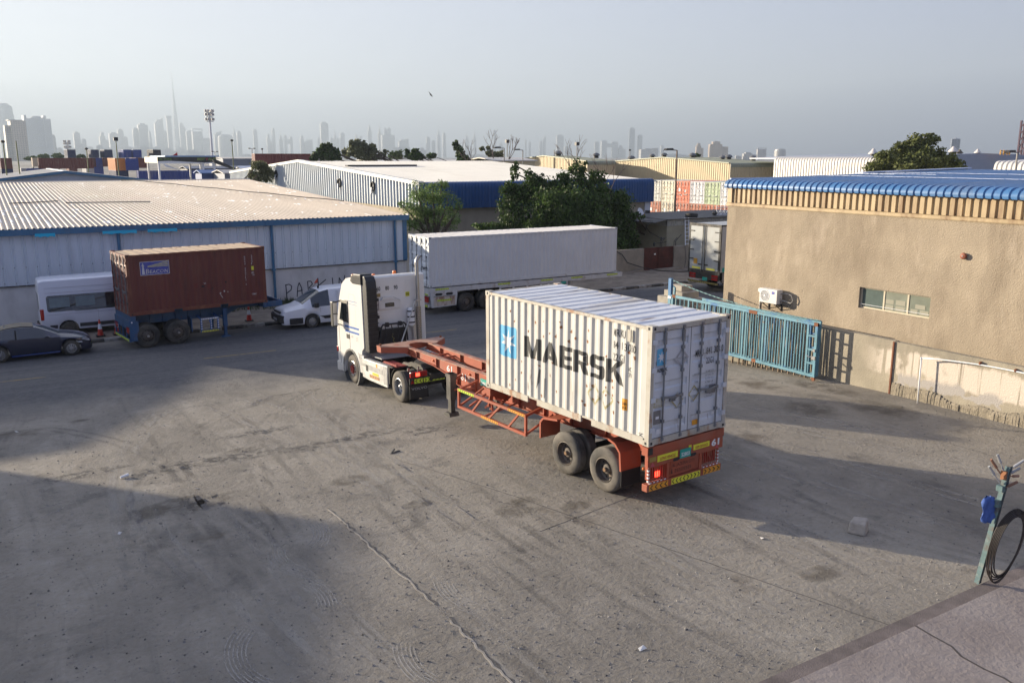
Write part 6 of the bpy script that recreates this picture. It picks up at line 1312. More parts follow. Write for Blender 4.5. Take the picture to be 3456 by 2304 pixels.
# white minibus
mbw = mat('minibus_white', (.68, .70, .76), .3, 0, coat=.4)
van = thing('minibus', 'white high-roof minibus with dark window band behind the dark sedan', 'minibus', (2.86, 44.03, -.55), 0)
V0 = [(-1.10, .48, 1.3, 2.5, .90, .72), (-1.06, .40, 1.35, 2.62, .97, .78), (-.9, .36, 1.4, 2.68, .99, .80), (3.0, .36, 1.4, 2.72, .99, .80), (3.3, .36, 1.4, 2.64, .99, .80), (3.75, .36, 1.35, 2.15, .99, .82), (4.25, .36, 1.25, 1.45, .98, .80), (4.75, .38, 1.05, 1.15, .92, .72), (4.88, .45, .8, .9, .8, .6)]
bo, at_ = loft(van, V0, [(0, .37, .42), (3.66, .37, .42)], mbw, MT['glass'], [], (3.3, 4.25), n_roof=.10)
car_wheels(van, (0, 3.66), .96, .36, .24, rimdark)
for s in (-1, 1):
    band = MB(); q = rrect(3.25, .72, .10, 4); n = len(q); nn = s * .992
    lean = lambda z: -.14 * max(0, (z - 1.40)) / 1.2
    P_ = lambda x, z, e: (x, s * (.982 + lean(z) + e), z)
    band.add([P_(-.80 + p[0], 1.22 + p[1], .004) for p in q] + [P_(-.80 + p[0], 1.22 + p[1], -.05) for p in q], [tuple(range(n))] + [(i, (i + 1) % n, (i + 1) % n + n, i + n) for i in range(n)])
    wb = band.build('window_band', MT['glass'], van)
    for x0, w_ in ((-.70, .82), (.36, .80)):
        mb = MB(); q = rrect(w_, .44, .03); mb.add([P_(x0 + p[0], 1.40 + p[1], .007) for p in q], [tuple(range(len(q)))]); mb.build('pane', mat('van_pane', (.10, .14, .15), .12, var=.3, vscale=2, spec=.8), wb)
    mb = MB()
    for x0, x1 in ((-.75, -.45), (.45, 4.0)): mb.box(x0, x1, s * .985 - .012, s * .985 + .012, .46, .62)
    mb.build('side_moulding', mat('moulding_grey', (.035, .036, .04), .5), van)
    mb = MB()
    for z in (2.28, 2.06): mb.bar((-.85, s * (.985 + lean(z) - .004), z), (3.2, s * (.985 + lean(z) - .004), z), .010)
    mb.bar((1.25, s * .988, .5), (1.25, s * .986, 1.2), .008); mb.bar((-.85, s * .990, 1.08), (4.2, s * .990, 1.12), .010); mb.bar((.3, s * .986, 1.19), (1.22, s * .986, 1.20), .02); mb.build('seam', mat('seam_van', (.28, .29, .32), .5), van)
    mb = MB(); mb.box(-1.09, -.94, s * .935 - .05, s * .935 + .05, .86, 1.36); mb.build('tail_lamp', mat('lamp_red', (.42, .03, .02), .25), van, bevel=.02)
    mb = MB(); mb.box(2.0, 2.22, s * .992 - .02, s * .992 + .02, 1.10, 1.14); mb.build('door_handle', MT['black'], van)
    q = [(p[0] + (.06 if s > 0 else -.68), p[1] + 1.22) for p in rrect(.62, .78, .10)]
    mb = MB(); mb.prism(q, 'x', -1.112, -1.085); mb.build('rear_window', MT['glass'], van)
mb = MB(); mb.box(-1.18, -1.05, -.9, .9, .40, .58); mb.build('bumper', MT['black'], van, bevel=.03)
# small white delivery van with flag
sv = thing('delivery_van', 'small white delivery van with black bumper and red flag by the kerb', 'van', (13.05, 40.52, -.6), R(180))
svw = mat('van_white', (.70, .71, .74), .3, 0, coat=.4)
D0 = [(-3.6, .40, .9, 1.6, .82, .64), (-3.5, .30, .95, 1.80, .88, .66), (-2.2, .24, 1.03, 1.86, .90, .66), (-.9, .22, 1.03, 1.84, .905, .65), (-.45, .22, 1.02, 1.75, .905, .64), (.42, .22, .99, 1.20, .90, .66), (.60, .22, .97, 1.10, .895, .70), (1.25, .24, .88, .98, .86, .62), (1.42, .26, .74, .84, .78, .52), (1.48, .34, .6, .68, .68, .42)]
bo, at_ = loft(sv, D0, [(0, .33, .39), (-2.78, .33, .39)], svw, MT['glass'], [(-1.30, -.05)], (-.45, .42))
car_wheels(sv, (0, -2.78), .885, .325, .2, mat('steel_rim', (.33, .33, .33), .4, .6))
for s in (-1, 1):
    mb = MB(); mb.prism([(1.05, .75), (1.30, .70), (1.33, .84), (.98, .92)], 'y', min(s * .60, s * .80), max(s * .60, s * .80)); mb.build('headlight', mat('lamp_glass', (.40, .42, .44), .15, .3), bo, bevel=.02)
    mb = MB(); mb.prism([(-.55, .48), (-.35, .56), (-2.0, .60), (-2.0, .42), (-.60, .42)], 'y', min(s * .89, s * .915), max(s * .89, s * .915)); mb.build('side_moulding', MT['black'], bo)
    mb = MB(); mb.box(-.30, -.08, min(s * .9, s * 1.1), max(s * .9, s * 1.1), 1.0, 1.22); mb.build('mirror', MT['black'], bo, bevel=.04)
    mb = MB(); mb.box(-1.12, -.92, s * .90 - .02, s * .90 + .02, .88, .93); mb.build('door_handle', MT['black'], bo)
    mb = MB(); mb.bar((-.42, s * .893, .42), (-.40, s * .90, 1.0), .008); mb.bar((-1.34, s * .895, .35), (-1.34, s * .89, 1.02), .008); mb.build('seam', mat('seam_dv', (.3, .3, .32), .5), bo)
    mb = MB(); mb.box(-1.36, -1.28, s * .80 - .05, s * .80 + .06, 1.03, 1.72); mb.build('pillar', svw, bo)
mb = MB(); mb.prism([(1.10, .30), (1.52, .34), (1.53, .64), (1.44, .72), (1.10, .66)], 'y', -.80, .80); mb.box(.46, 1.12, -.908, -.86, .26, .56); mb.box(.46, 1.12, .86, .908, .26, .56); fb = mb.build('bumper', MT['black'], bo, bevel=.05)
mb = MB(); mb.box(1.38, 1.46, -.5, .5, .76, .86); mb.build('grille', MT['black'], bo, bevel=.02)
mb = MB(); mb.box(1.53, 1.545, -.30, .22, .42, .53); mb.build('number_plate', mat('plate_white', (.5, .52, .55), .5), fb)
mb = MB(); mb.cyl((-.62, .05, 1.79), (-.62, .05, 1.90), .05, seg=10); mb.cyl((-.62, .05, 1.88), (-.62, .05, 2.28), .012, seg=6); mb.bar((-.10, .12, 1.70), (-.62, .05, 2.10), .012); fl = mb.build('whip_aerial', MT['black'], bo)
mb = MB(); mb.prism([(-.62, 2.28), (-.62, 2.04), (-.42, 2.04)], 'y', .046, .054); mb.build('flag', mat('flag_red', (.55, .09, .05), .7), fl)
# traffic cones
cr_, cw_, ck_ = mat('cone_red', (.50, .035, .02), .5, var=.1), mat('cone_white', (.66, .69, .73), .4), mat('cone_base', (.03, .03, .03), .8)
def cone():
    t = thing('traffic_cone', 'c', 'cone')
    P = lambda z: .135 - (.135 - .028) * z / .75
    mb = MB(); mb.lathe([(P(.02), .02), (P(.32), .32)], seg=18); mb.lathe([(P(.56), .56), (P(.75), .75), (.02, .75), (.001, .74)], seg=18); mb.build('body', cr_, t, smooth=50)
    mb = MB(); mb.lathe([(P(.32) + .001, .32), (P(.56) + .001, .56)], seg=18); mb.build('sleeve', cw_, t, smooth=True)
    mb = MB(); mb.prism([(p[0] - .19, p[1] - .19) for p in rrect(.38, .38, .05)], 'z', 0, .04); mb.build('base', ck_, t)
    return t
c0 = cone()
for i, (x, y, l) in enumerate(((4.02, 42.15, 'red and white cone on the kerb nearest the dark sedan bonnet'), (4.72, 42.15, 'red and white cone close behind the tail of the brown container'), (10.72, 42.30, 'lone red and white cone on the verge under the blue trailer nose'))):
    c = c0 if i == 0 else copy_tree(c0); c.location = (x, y, -.45); c['label'] = l; c['group'] = 'traffic cones along the kerb'
# measured positions: towers (x, y, width, height, shape, tone), low blocks, yard containers (x, y, tier, axis, length, colour), tree crown clumps (centre, radii)
TOWERS = [
 (149, 4834, 75, 255, 'crown', 'glass', 'pale blue round-topped glass tower at the left edge of the skyline'),
 (73, 1949, 36, 76, 'hotel', 'cream', 'nearest cream apartment tower with balcony column, far left'),
 (215, 3738, 88, 158, 'wide', 'blue', 'wide blue-grey twin-fin office tower right of the cream apartment tower'),
 (268, 3823, 20, 93, 'dome', 'grey', 'small domed tower hugging the wide blue-grey office tower'),
 (531, 5773, 34, 153, 'box', 'grey', 'lone grey slab tower between the office tower and the lamp pole'),
 (565, 5752, 27, 114, 'dome', 'grey', 'low domed tower just right of the lone grey slab'),
 (768, 6567, 52, 169, 'step', 'grey', 'stepped hazy block left of the dark-headed lamp pole'),
 (770, 6096, 50, 160, 'box', 'grey', 'flat-topped hazy block behind the dark-headed lamp pole'),
 (839, 6288, 34, 188, 'box', 'grey', 'slim hazy slab just right of the dark-headed lamp pole'),
 (864, 6273, 26, 139, 'box', 'grey', 'short hazy slab stepping down from the slim slab'),
 (891, 6022, 35, 191, 'dome', 'grey', 'round-shouldered hazy tower left of the broad pale slab'),
 (932, 5997, 56, 215, 'box', 'grey', 'broad pale slab tower standing above the blue containers'),
 (1038, 6401, 29, 185, 'taper', 'grey', 'narrow tapering tower hugging the broad pale slab'),
 (1184, 6898, 58, 290, 'slant', 'grey', 'tower with slanted dark cap left of the supertall spire'),
 (1223, 6874, 18, 198, 'box', 'grey', 'thin dark slab between the slanted cap and the flat-headed tower'),
 (1230, 6752, 40, 298, 'tee', 'grey', 'tall flat-headed tower touching the supertall spire on its left'),
 (1568, 8304, 60, 801, 'spire', 'grey', 'supertall stepped needle spire rising far above the skyline'),
 (1427, 7335, 31, 274, 'box', 'grey', 'hazy tower hugging the supertall spire on its right'),
 (1447, 7323, 17, 242, 'box', 'grey', 'sliver of a hazy tower second right of the supertall spire'),
 (1308, 6470, 41, 189, 'box', 'grey', 'squat hazy block left of the block with roof frame'),
 (1311, 6234, 64, 195, 'frame', 'grey', 'hazy block with open roof frame left of the tall floodlight mast'),
 (1365, 6200, 66, 134, 'box', 'grey', 'low hazy block behind the tall floodlight mast'),
 (1620, 6983, 52, 204, 'slant', 'grey', 'sloping-topped hazy tower right of the tall floodlight mast'),
 (1522, 6339, 101, 165, 'dome', 'grey', 'broad domed hazy block right of the tall floodlight mast'),
 (1909, 7626, 26, 297, 'spike', 'grey', 'faint spiked tower above the thin lamp pole'),
 (1709, 6694, 36, 198, 'dome', 'grey', 'dark rounded slab tower left of the red forty foot container'),
 (1922, 7032, 31, 224, 'box', 'grey', 'lone slim tower rising behind the left end of the red container'),
 (2073, 7174, 40, 187, 'step', 'grey', 'stepped hazy pair tower above the red container'),
 (2104, 7155, 25, 239, 'dome', 'grey', 'slim round-topped tower above the middle of the red container'),
 (2154, 7125, 30, 220, 'spike', 'grey', 'slim spiked tower above the right half of the red container'),
 (2205, 7093, 65, 178, 'gate', 'grey', 'gate-shaped twin tower above the right end of the red container'),
 (2242, 6836, 41, 171, 'step', 'grey', 'stepped hazy tower left of the dark bushy tree'),
 (2281, 6812, 53, 148, 'slant', 'grey', 'shouldered hazy tower directly left of the dark bushy tree'),
 (2353, 6768, 24, 157, 'box', 'grey', 'small hazy slab behind the top of the dark bushy tree'),
 (2253, 6360, 55, 263, 'box', 'grey', 'tall pale twin-ribbed slab above the dark bushy tree'),
 (2439, 6715, 27, 155, 'box', 'grey', 'low hazy slab right of the dark bushy tree'),
 (2602, 7085, 23, 238, 'pyramid', 'grey', 'faint pyramid-topped tower between the two leafy trees'),
 (2480, 6690, 19, 155, 'box', 'grey', 'low hazy slab left of the flat slab between the leafy trees'),
 (2510, 6671, 34, 196, 'box', 'grey', 'flat slab tower left of the broad olive tree'),
 (2843, 7172, 55, 195, 'gate', 'grey', 'very faint arched tower above the broad olive tree'),
 (2850, 6933, 31, 274, 'bullet', 'grey', 'bullet-topped tower above the right of the broad olive tree'),
 (2922, 6888, 31, 291, 'spike', 'cream', 'pale cream spiked tower right of the broad olive tree'),
 (2817, 6483, 99, 185, 'box', 'grey', 'wide hazy block with two cubes standing on its roof'),
 (2823, 6538, 22, 234, 'box', 'grey', 'left cube-topped shaft behind the wide hazy block'),
 (2848, 6523, 27, 237, 'box', 'grey', 'right cube-topped shaft behind the wide hazy block'),
 (2713, 5961, 70, 140, 'slant', 'grey', 'squat wedge-topped block right of the wide hazy block'),
 (3002, 6136, 28, 160, 'box', 'grey', 'dark slim slab left of the round bush'),
 (3036, 6115, 26, 133, 'box', 'grey', 'short slim slab above the round bush'),
 (3342, 6631, 28, 270, 'spike', 'grey', 'tall clock-tower-like spike left of the bare tree'),
 (3290, 6428, 30, 204, 'dome', 'grey', 'dome-topped tower behind the bare tree'),
 (3446, 6332, 37, 211, 'spike', 'grey', 'pointed tower right of the leaning half-bare tree'),
 (3793, 6824, 27, 258, 'spike', 'grey', 'faintest spired tower right of the leaning half-bare tree'),
 (3642, 6213, 25, 218, 'tee', 'grey', 'slim double-finned tower above the ragged tree'),
 (3582, 6015, 46, 128, 'pyramid', 'grey', 'short pointed tower right of the ragged tree'),
 (4073, 6418, 13, 155, 'box', 'grey', 'thinnest faint mast tower left of the curved sail tower'),
 (4101, 6400, 18, 138, 'box', 'grey', 'second thin faint tower left of the curved sail tower'),
 (4072, 6184, 23, 142, 'box', 'grey', 'slim slab touching the curved sail tower'),
 (4097, 6168, 23, 180, 'slant', 'grey', 'curved sail tower above the tan warehouses'),
 (3868, 5605, 52, 175, 'box', 'grey', 'broad dark slab behind the leftmost mushroom vent'),
 (3688, 5246, 49, 86, 'box', 'grey', 'low block right of the leftmost mushroom vent'),
 (4110, 5457, 33, 124, 'box', 'grey', 'slim slab behind the second mushroom vent'),
 (3946, 5088, 119, 122, 'gate', 'grey', 'wide gate-like twin block above the tan warehouses'),
 (4024, 5040, 51, 88, 'step', 'grey', 'low stepped block right of the gate-like block'),
 (3956, 4847, 39, 209, 'box', 'dark', 'tallest dark slab above the tan warehouses'),
 (4005, 4817, 32, 161, 'box', 'dark', 'shorter dark slab beside the tallest dark slab'),
 (2357, 2778, 70, 44, 'slant', 'pale', 'low white building with slanted side above the tan warehouses'),
 (4006, 4582, 25, 87, 'dome', 'grey', 'small faint rounded tower right of the low white building'),
 (1831, 1928, 21, 47, 'step', 'tan', 'narrow tan brick tower above the tan warehouses'),
 (1878, 1899, 52, 52, 'step', 'tan', 'wide tan stepped apartment block above the tan warehouses'),
 (1632, 1580, 14, 11, 'box', 'pale', 'lowest pale block right of the tan stepped apartment block'),
 (1656, 1565, 32, 19, 'step', 'pale', 'low pale stepped block behind the last mushroom vent'),
 (1834, 1691, 23, 32, 'frame', 'pale', 'pale apartment tower left of the white ribbed hall'),
 (2034, 1803, 34, 32, 'crown', 'pale', 'pale tiered tower at the left end of the white ribbed hall'),
 (1427, 885, 13, 40, 'captower', 'dark', 'lone tower with dark rounded cap behind the roof vent at the right'),
]
LOWRISE = [
 (362, 4704, 43, 49), (479, 5570, 62, 71), (490, 5095, 60, 75), (628, 5948, 56, 67), (525, 4604, 43, 61), (671, 5453, 60, 57), (664, 4988, 56, 46), (838, 5820, 74, 65), (711, 4490, 61, 58), (905, 5310, 69, 62), (885, 4852, 63, 49), (1101, 5658, 74, 61), (911, 4368, 72, 40), (1335, 5046, 66, 23), (1292, 4603, 56, 23), (1691, 5297, 56, 26), (1527, 3990, 72, 29), (2105, 4574, 155, 61), (2009, 4164, 32, 53), (2665, 4700, 140, 22), (1447, 4039, 26, 43), (139, 5779, 24, 57), (3147, 3467, 127, 23),]
YARD = [
 (26.28, 320.5, 3, 'w', 12.19, 'navy', 'navy container topmost of the narrow stack at the left of the yard'),
 (26.28, 320.5, 2, 'w', 12.19, 'brown', 'brown container under the navy one in the narrow stack'),
 (26.28, 320.5, 1, 'w', 12.19, 'brown', 'brown container at the foot of the narrow stack'),
 (33.14, 319.81, 3, 'w', 12.19, 'navy', 'dark navy container left of the lamp pole, top row of the yard'),
 (36.98, 317.46, 3, 'w', 12.19, 'navy', 'dark navy container right of the lamp pole, top row of the yard'),
 (42.02, 312.02, 3, 'w', 12.19, 'blue', 'left one of the bright blue pair on the top row'),
 (44.84, 310.3, 3, 'w', 12.19, 'blue', 'right one of the bright blue pair on the top row'),
 (50.65, 309.08, 3, 'w', 12.19, 'black', 'black-ended container at the right end of the top row'),
 (33.14, 319.81, 2, 'w', 12.19, 'grey', 'grey container under the dark navy one left of the lamp pole'),
 (36.98, 317.46, 2, 'w', 12.19, 'grey', 'grey container under the dark navy one right of the lamp pole'),
 (42.02, 312.02, 2, 'w', 12.19, 'grey', 'grey container under the bright blue pair, left'),
 (44.84, 310.3, 2, 'w', 12.19, 'brown', 'brown container under the bright blue pair, right'),
 (28.36, 289.9, 2, 'w', 12.19, 'white', 'white-ended container below the top row of the yard'),
 (30.47, 288.61, 2, 'w', 12.19, 'blue', 'blue-doored container beside the white-ended one'),
 (32.8, 287.18, 2, 'w', 12.19, 'brown', 'narrow brown container left of the orange one'),
 (28.36, 289.9, 1, 'w', 12.19, 'white', 'white container under the white-ended one'),
 (30.47, 288.61, 1, 'w', 12.19, 'blue', 'blue container under the blue-doored one'),
 (25.75, 204.71, 2, 'w', 12.19, 'orange', 'orange container by the yard lamp pole'),
 (25.75, 204.71, 1, 'w', 12.19, 'navy', 'navy container under the orange one'),
 (27.75, 203.48, 2, 'w', 12.19, 'blue', 'blue container right of the orange one'),
 (36.27, 247.52, 2, 'w', 12.19, 'brown', 'brown container behind the left canopy post'),
 (29.17, 197.92, 1, 't', 12.19, 'blue', 'long bright blue container seen between the canopy posts'),
 (29.17, 197.92, 0, 't', 12.19, 'navy', 'long navy container at the bottom between the canopy posts'),
 (13.45, 243.92, 2, 't', 12.19, 'brown', 'long brown container nearest the grey gabled roof'),
 (18.15, 282.08, 2, 't', 12.19, 'maroon', 'darker maroon container behind the long brown one'),
 (11.22, 257.01, 1, 't', 6.06, 'blue', 'short blue container left of the long brown one'),
 (10.11, 258.87, 1, 'w', 6.06, 'white', 'white container end left of the short blue one'),
 (14.88, 298.16, 2, 'w', 6.06, 'cream', 'cream container behind the short blue one'),
 (5.53, 248.77, 2, 'w', 12.19, 'brown', 'brown container at the far left edge of the yard, upper'),
 (5.53, 248.77, 1, 'w', 12.19, 'navy', 'navy container at the far left edge of the yard, lower'),
 (4.17, 249.6, 2, 'w', 12.19, 'navy', 'navy container cut by the left edge of the picture, upper'),
 (50.77, 187.03, 2, 't', 12.19, 'red', 'long dark red container standing alone above the silver warehouse roof'),
 (50.77, 187.03, 1, 't', 12.19, 'red', 'hidden red container below the lone dark red one'),
]
CROWNS = {
 'big': [(34.57, 55.69, 4.62, 1.25, 1.13, 1.02),(35.2, 57.01, 6.23, 0.46, 0.41, 0.68),(35.28, 56.96, 6.79, 0.23, 0.2, 0.46),(34.17, 55.88, 5.06, 0.86, 0.78, 0.68),(36.79, 55.61, 4.79, 1.82, 1.64, 1.25),(35.99, 55.63, 5.69, 0.91, 0.82, 0.68),(38.47, 53.52, 5.71, 1.09, 0.98, 1.14),(38.8, 53.63, 6.69, 0.68, 0.61, 0.59),(37.55, 54.34, 5.48, 0.91, 0.82, 0.91),(39.92, 53.21, 4.81, 1.48, 1.33, 1.25),(40.17, 53.02, 5.91, 0.68, 0.61, 0.57),(37.1, 53.26, 3.77, 2.73, 2.46, 1.93),(34.19, 55.28, 3.1, 1.48, 1.33, 1.71),(40.55, 51.97, 3.73, 1.48, 1.33, 1.59),(41.25, 51.19, 2.42, 1.25, 1.13, 1.48),(41.17, 51.69, 4.17, 1.02, 0.92, 1.02),(35.14, 54.7, 1.77, 2.05, 1.84, 1.14),(39.02, 52.09, 1.57, 2.96, 2.66, 1.71),(41.76, 51.23, 0.83, 0.96, 0.86, 0.96),(32.42, 55.78, 2.37, 1.37, 1.23, 0.39),(37.77, 51.91, 2.95, 2.28, 2.05, 1.59),(35.72, 53.17, 2.52, 1.82, 1.64, 1.37),(41.96, 50.52, 3.1, 0.57, 0.51, 0.32),(38.93, 51.67, 4.01, 1.37, 1.23, 1.14)],
 'feather': [(25.54, 54.2, 5.17, 0.93, 0.84, 0.66),(26.83, 54.3, 5.04, 0.93, 0.84, 0.79),(27.2, 53.65, 5.56, 0.62, 0.56, 0.46),(26.5, 54.61, 4.23, 1.55, 1.4, 1.03),(27.33, 53.08, 4.27, 0.93, 0.84, 0.93),(25.59, 54.62, 3.64, 1.14, 1.02, 0.83),(26.81, 54.35, 3.0, 1.55, 1.4, 0.83),(27.89, 53.08, 3.45, 0.62, 0.56, 0.72),(25.35, 55.11, 2.81, 0.52, 0.47, 0.52),(28.31, 53.19, 4.04, 0.37, 0.34, 0.29),(24.77, 54.99, 4.26, 0.37, 0.34, 0.29)],
 'olive_small': [(27.36, 100.02, 6.53, 0.9, 0.81, 0.55),(27.95, 100.21, 5.96, 1.03, 0.93, 0.76),(28.61, 100.25, 5.39, 0.97, 0.87, 0.69),(26.88, 100.73, 5.4, 0.62, 0.56, 0.69),(27.67, 99.98, 5.14, 1.03, 0.93, 0.62)],
 'sprig': [(30.96, 92.41, 3.76, 0.39, 0.35, 0.26)],
 'bush_dark': [(52.59, 149.15, 8.98, 0.75, 0.67, 0.96),(53.49, 148.69, 8.72, 0.96, 0.87, 0.96),(52.33, 149.63, 7.96, 1.28, 1.15, 1.07),(53.67, 148.89, 7.55, 1.5, 1.35, 0.96),(54.74, 148.04, 7.96, 0.64, 0.58, 0.96),(51.22, 150.13, 7.19, 0.86, 0.77, 0.75)],
 'broad_olive': [(60.76, 155.95, 9.72, 1.02, 0.92, 0.68),(61.8, 155.59, 10.05, 1.02, 0.92, 0.8),(62.43, 154.9, 9.08, 1.48, 1.33, 1.02),(60.46, 155.63, 8.42, 1.48, 1.33, 1.14),(63.96, 154.73, 9.08, 1.02, 0.92, 0.8),(64.3, 154.21, 7.99, 1.48, 1.33, 1.02),(62.72, 155.46, 7.56, 2.28, 2.05, 0.91),(65.77, 153.0, 8.43, 0.57, 0.51, 0.51),(59.65, 157.36, 7.99, 0.68, 0.61, 1.02),(65.34, 153.91, 7.45, 1.02, 0.92, 0.57)],
 'roundpair': [(93.4, 212.09, 8.06, 0.95, 0.86, 0.79),(94.78, 211.42, 8.21, 1.27, 1.14, 0.95),(94.38, 212.45, 7.45, 2.06, 1.86, 0.79)],
 'ragged_mid': [(68.69, 145.75, 8.4, 0.77, 0.7, 0.61),(67.47, 146.56, 8.08, 0.5, 0.45, 0.66),(68.24, 145.71, 7.45, 1.43, 1.29, 0.66),(69.55, 145.33, 7.56, 0.77, 0.7, 0.66),(67.17, 146.53, 8.61, 0.22, 0.2, 0.33)],
 'round_bush': [(93.31, 188.8, 7.73, 1.38, 1.24, 0.65)],
 'leaning': [(70.23, 132.95, 9.42, 0.57, 0.51, 0.72),(70.75, 132.87, 8.69, 0.67, 0.61, 0.83),(71.1, 132.69, 7.7, 0.83, 0.74, 0.83),(71.13, 132.34, 7.2, 1.14, 1.02, 0.52)],
 'ragged': [(88.75, 156.78, 9.11, 0.56, 0.5, 0.43),(89.8, 155.81, 9.22, 0.5, 0.45, 0.43),(89.99, 155.66, 8.16, 0.99, 0.89, 0.62),(91.38, 155.63, 7.81, 1.49, 1.34, 0.74),(92.06, 154.64, 8.16, 0.5, 0.45, 0.56)],
 'yardtrees1': [(18.82, 374.54, 6.8, 2.5, 2.25, 0.91)],
 'yardtrees2': [(22.73, 373.21, 7.45, 1.82, 1.64, 0.91)],
 'yardtrees3': [(27.06, 370.97, 7.78, 2.16, 1.95, 1.02)],
 'yardtrees4': [(34.5, 366.17, 7.34, 1.37, 1.23, 0.91)],
 'right': [(86.41, 58.18, 8.23, 1.97, 1.77, 1.47),(85.32, 59.04, 8.39, 1.31, 1.18, 0.82),(87.94, 57.54, 9.01, 1.15, 1.03, 0.82),(87.85, 57.8, 9.7, 0.66, 0.59, 0.26),(88.14, 57.42, 9.79, 0.39, 0.35, 0.2),(84.3, 59.45, 7.14, 2.46, 2.21, 1.31),(89.45, 56.58, 6.98, 1.8, 1.62, 1.15),(85.86, 57.63, 6.52, 3.93, 3.54, 1.47),(82.69, 59.84, 6.36, 1.64, 1.47, 0.82),(90.3, 55.5, 6.2, 1.15, 1.03, 0.82),(86.54, 56.63, 7.45, 1.97, 1.77, 1.31)],
 'vent_bush': [(118.99, 126.09, 7.73, 0.7, 0.63, 0.29)],
}
# ------------------------------------------------------------ buildings and walls across the street and beyond
tanwall = mat('tan_plain_wall', (.36, .31, .23), .9, var=.1, vscale=.6, dirt=[((.25, .21, .16), .6, .5, .75, (1, 1, .4), .6)])
silver = mat('silver_cladding', (.44, .48, .51), .45, .25, var=.1, vscale=.6)
whiteroof = mat('white_roof_sheet', (.66, .64, .58), .55, .05, var=.07, vscale=.3, dirt=[((.50, .47, .40), .5, .5, .75, (1, .2, 1), .5)])
deepblue = mat('deep_blue_fascia', (.012, .065, .19), .45, .05, var=.1)
wh2 = thing('warehouse', 'wide warehouse with white roof, silver ribbed gable and deep blue fascia', 'warehouse', (29.4, 61.73, 0))
LX, LY = 23.7, 59.0
mb = MB(); mb.box(0.02, LX - .1, .3, LY, -.7, 3.42); mb.build('lower_wall', tanwall, wh2)
mb = MB(); mb.box(LX - .75, LX - .1, .2, .299, -.7, 3.42); mb.build('pilaster', mat('white_pilaster', (.62, .63, .66), .7, var=.05), wh2)
gp = [(0.0, 5.35), (29.5, 6.93), (LY, 5.35)]
mb = MB(); gb = corr_breaks(LY, .62, .14, .12, .24, .17, 0)
o_ = Vector((0, LY, 3.40)); k = len(gb)
def roofz(y): return 5.35 + (6.93 - 5.35) * (1 - abs(y - 29.5) / 29.5)
lo = [(d * -1.0 - .02, LY - x, 3.40) for x, d in gb]; hi = [(d * -1.0 - .02, LY - x, roofz(LY - x)) for x, d in gb]
mb.add([(-(d + .09), y, z) for (x, d), (_, y, z) in zip(gb, lo)] + [(-(d + .09), y, z) for (x, d), (_, y, z) in zip(gb, hi)], [(i, i + 1, i + 1 + k, i + k) for i in range(k - 1)]); mb.build('gable_cladding', silver, wh2)
mb = MB(); mb.prism([(-.1, 5.30), (29.5, 6.90), (LY + .1, 5.30), (LY + .1, 5.58), (29.5, 7.18), (-.1, 5.58)], 'x', -.16, .3); mb.build('verge_trim', mat('pale_trim', (.55, .56, .54), .6, var=.15), wh2)
for y0, z0, y1, z1 in ((.1, 5.40, 29.5, 6.98), (LY, 5.40, 29.5, 6.98)): rib_roof('roof', whiteroof, wh2, .3, LX - .1, (y0, z0), (y1, z1), .33, .03)
mb = MB(); fb_ = [(x, -d) for x, d in corr_breaks(LX, .3, .1, .02, .16, -.04, 0)]
bullnose('fascia', deepblue, wh2, [(-.12, 3.42), (-.12, 5.0), (-.09, 5.22), (-.01, 5.38), (.12, 5.46), (.5, 5.49)], [(x, -d) for x, d in fb_], (0, 0, 0), (1, 0, 0))
mb = MB(); mb.box(LX - .1, LX + .02, .0, 14, 3.42, 5.42); mb.build('end_cladding', deepblue, wh2)
for y, z in ((17.3, 5.05), (9.1, 4.95), (37.5, 5.55)):
    mb = MB(); mb.lathe([(.001, 0), (.42, 0), (.42, -.12), (.36, -.12)], (-.12, y, z), (1, 0, 0), 16); mb.build('vent_hole', MT['blk'], wh2); mb = MB(); mb.tube([(-.1, y, z - .1), (-.25, y - .02, z - .1), (-.3, y - .05, z - .6)], .1, 8); mb.build('vent_duct', MT['galv'], wh2)
mb = MB(); mb.box(2.0, 9.5, 20.5, 21.3, 6.55, 6.68); mb.build('roof_light', MT['blk'], wh2)
# grey gabled shed behind the long warehouse
g = thing('shed', 'low grey gabled shed behind the long warehouse, far left', 'shed', (0, 122, 0))
mb = MB(); mb.prism([(-1, -.6), (-1, 4.3), (9.5, 5.55), (20, 4.3), (20, -.6)], 'y', 0, 30); mb.build('wall', mat('grey_shed_wall', (.42, .47, .54), .6, var=.06), g)
for a, b in (((-1.4, 4.27), (9.5, 5.58)), ((20.4, 4.27), (9.5, 5.58))): mb = MB(); mb.prism([a, b, (b[0], b[1] + .12), (a[0], a[1] + .12)], 'y', -.3, 30); mb.build('roof', mat('grey_shed_roof', (.34, .33, .31), .6, var=.1), g)
for a, b in (((-1.4, 4.22), (9.5, 5.53)), ((20.4, 4.22), (9.5, 5.53))): mb = MB(); mb.bar((a[0], -.36, a[1] + .08), (b[0], -.36, b[1] + .08), .08, .34, up=(0, 0, 1)); mb.build('barge_board', bluetrim, g)
mb = MB(); mb.box(9.3, 9.8, -.3, 30, 5.69, 5.76); mb.build('ridge_cap', MT['white'], g)
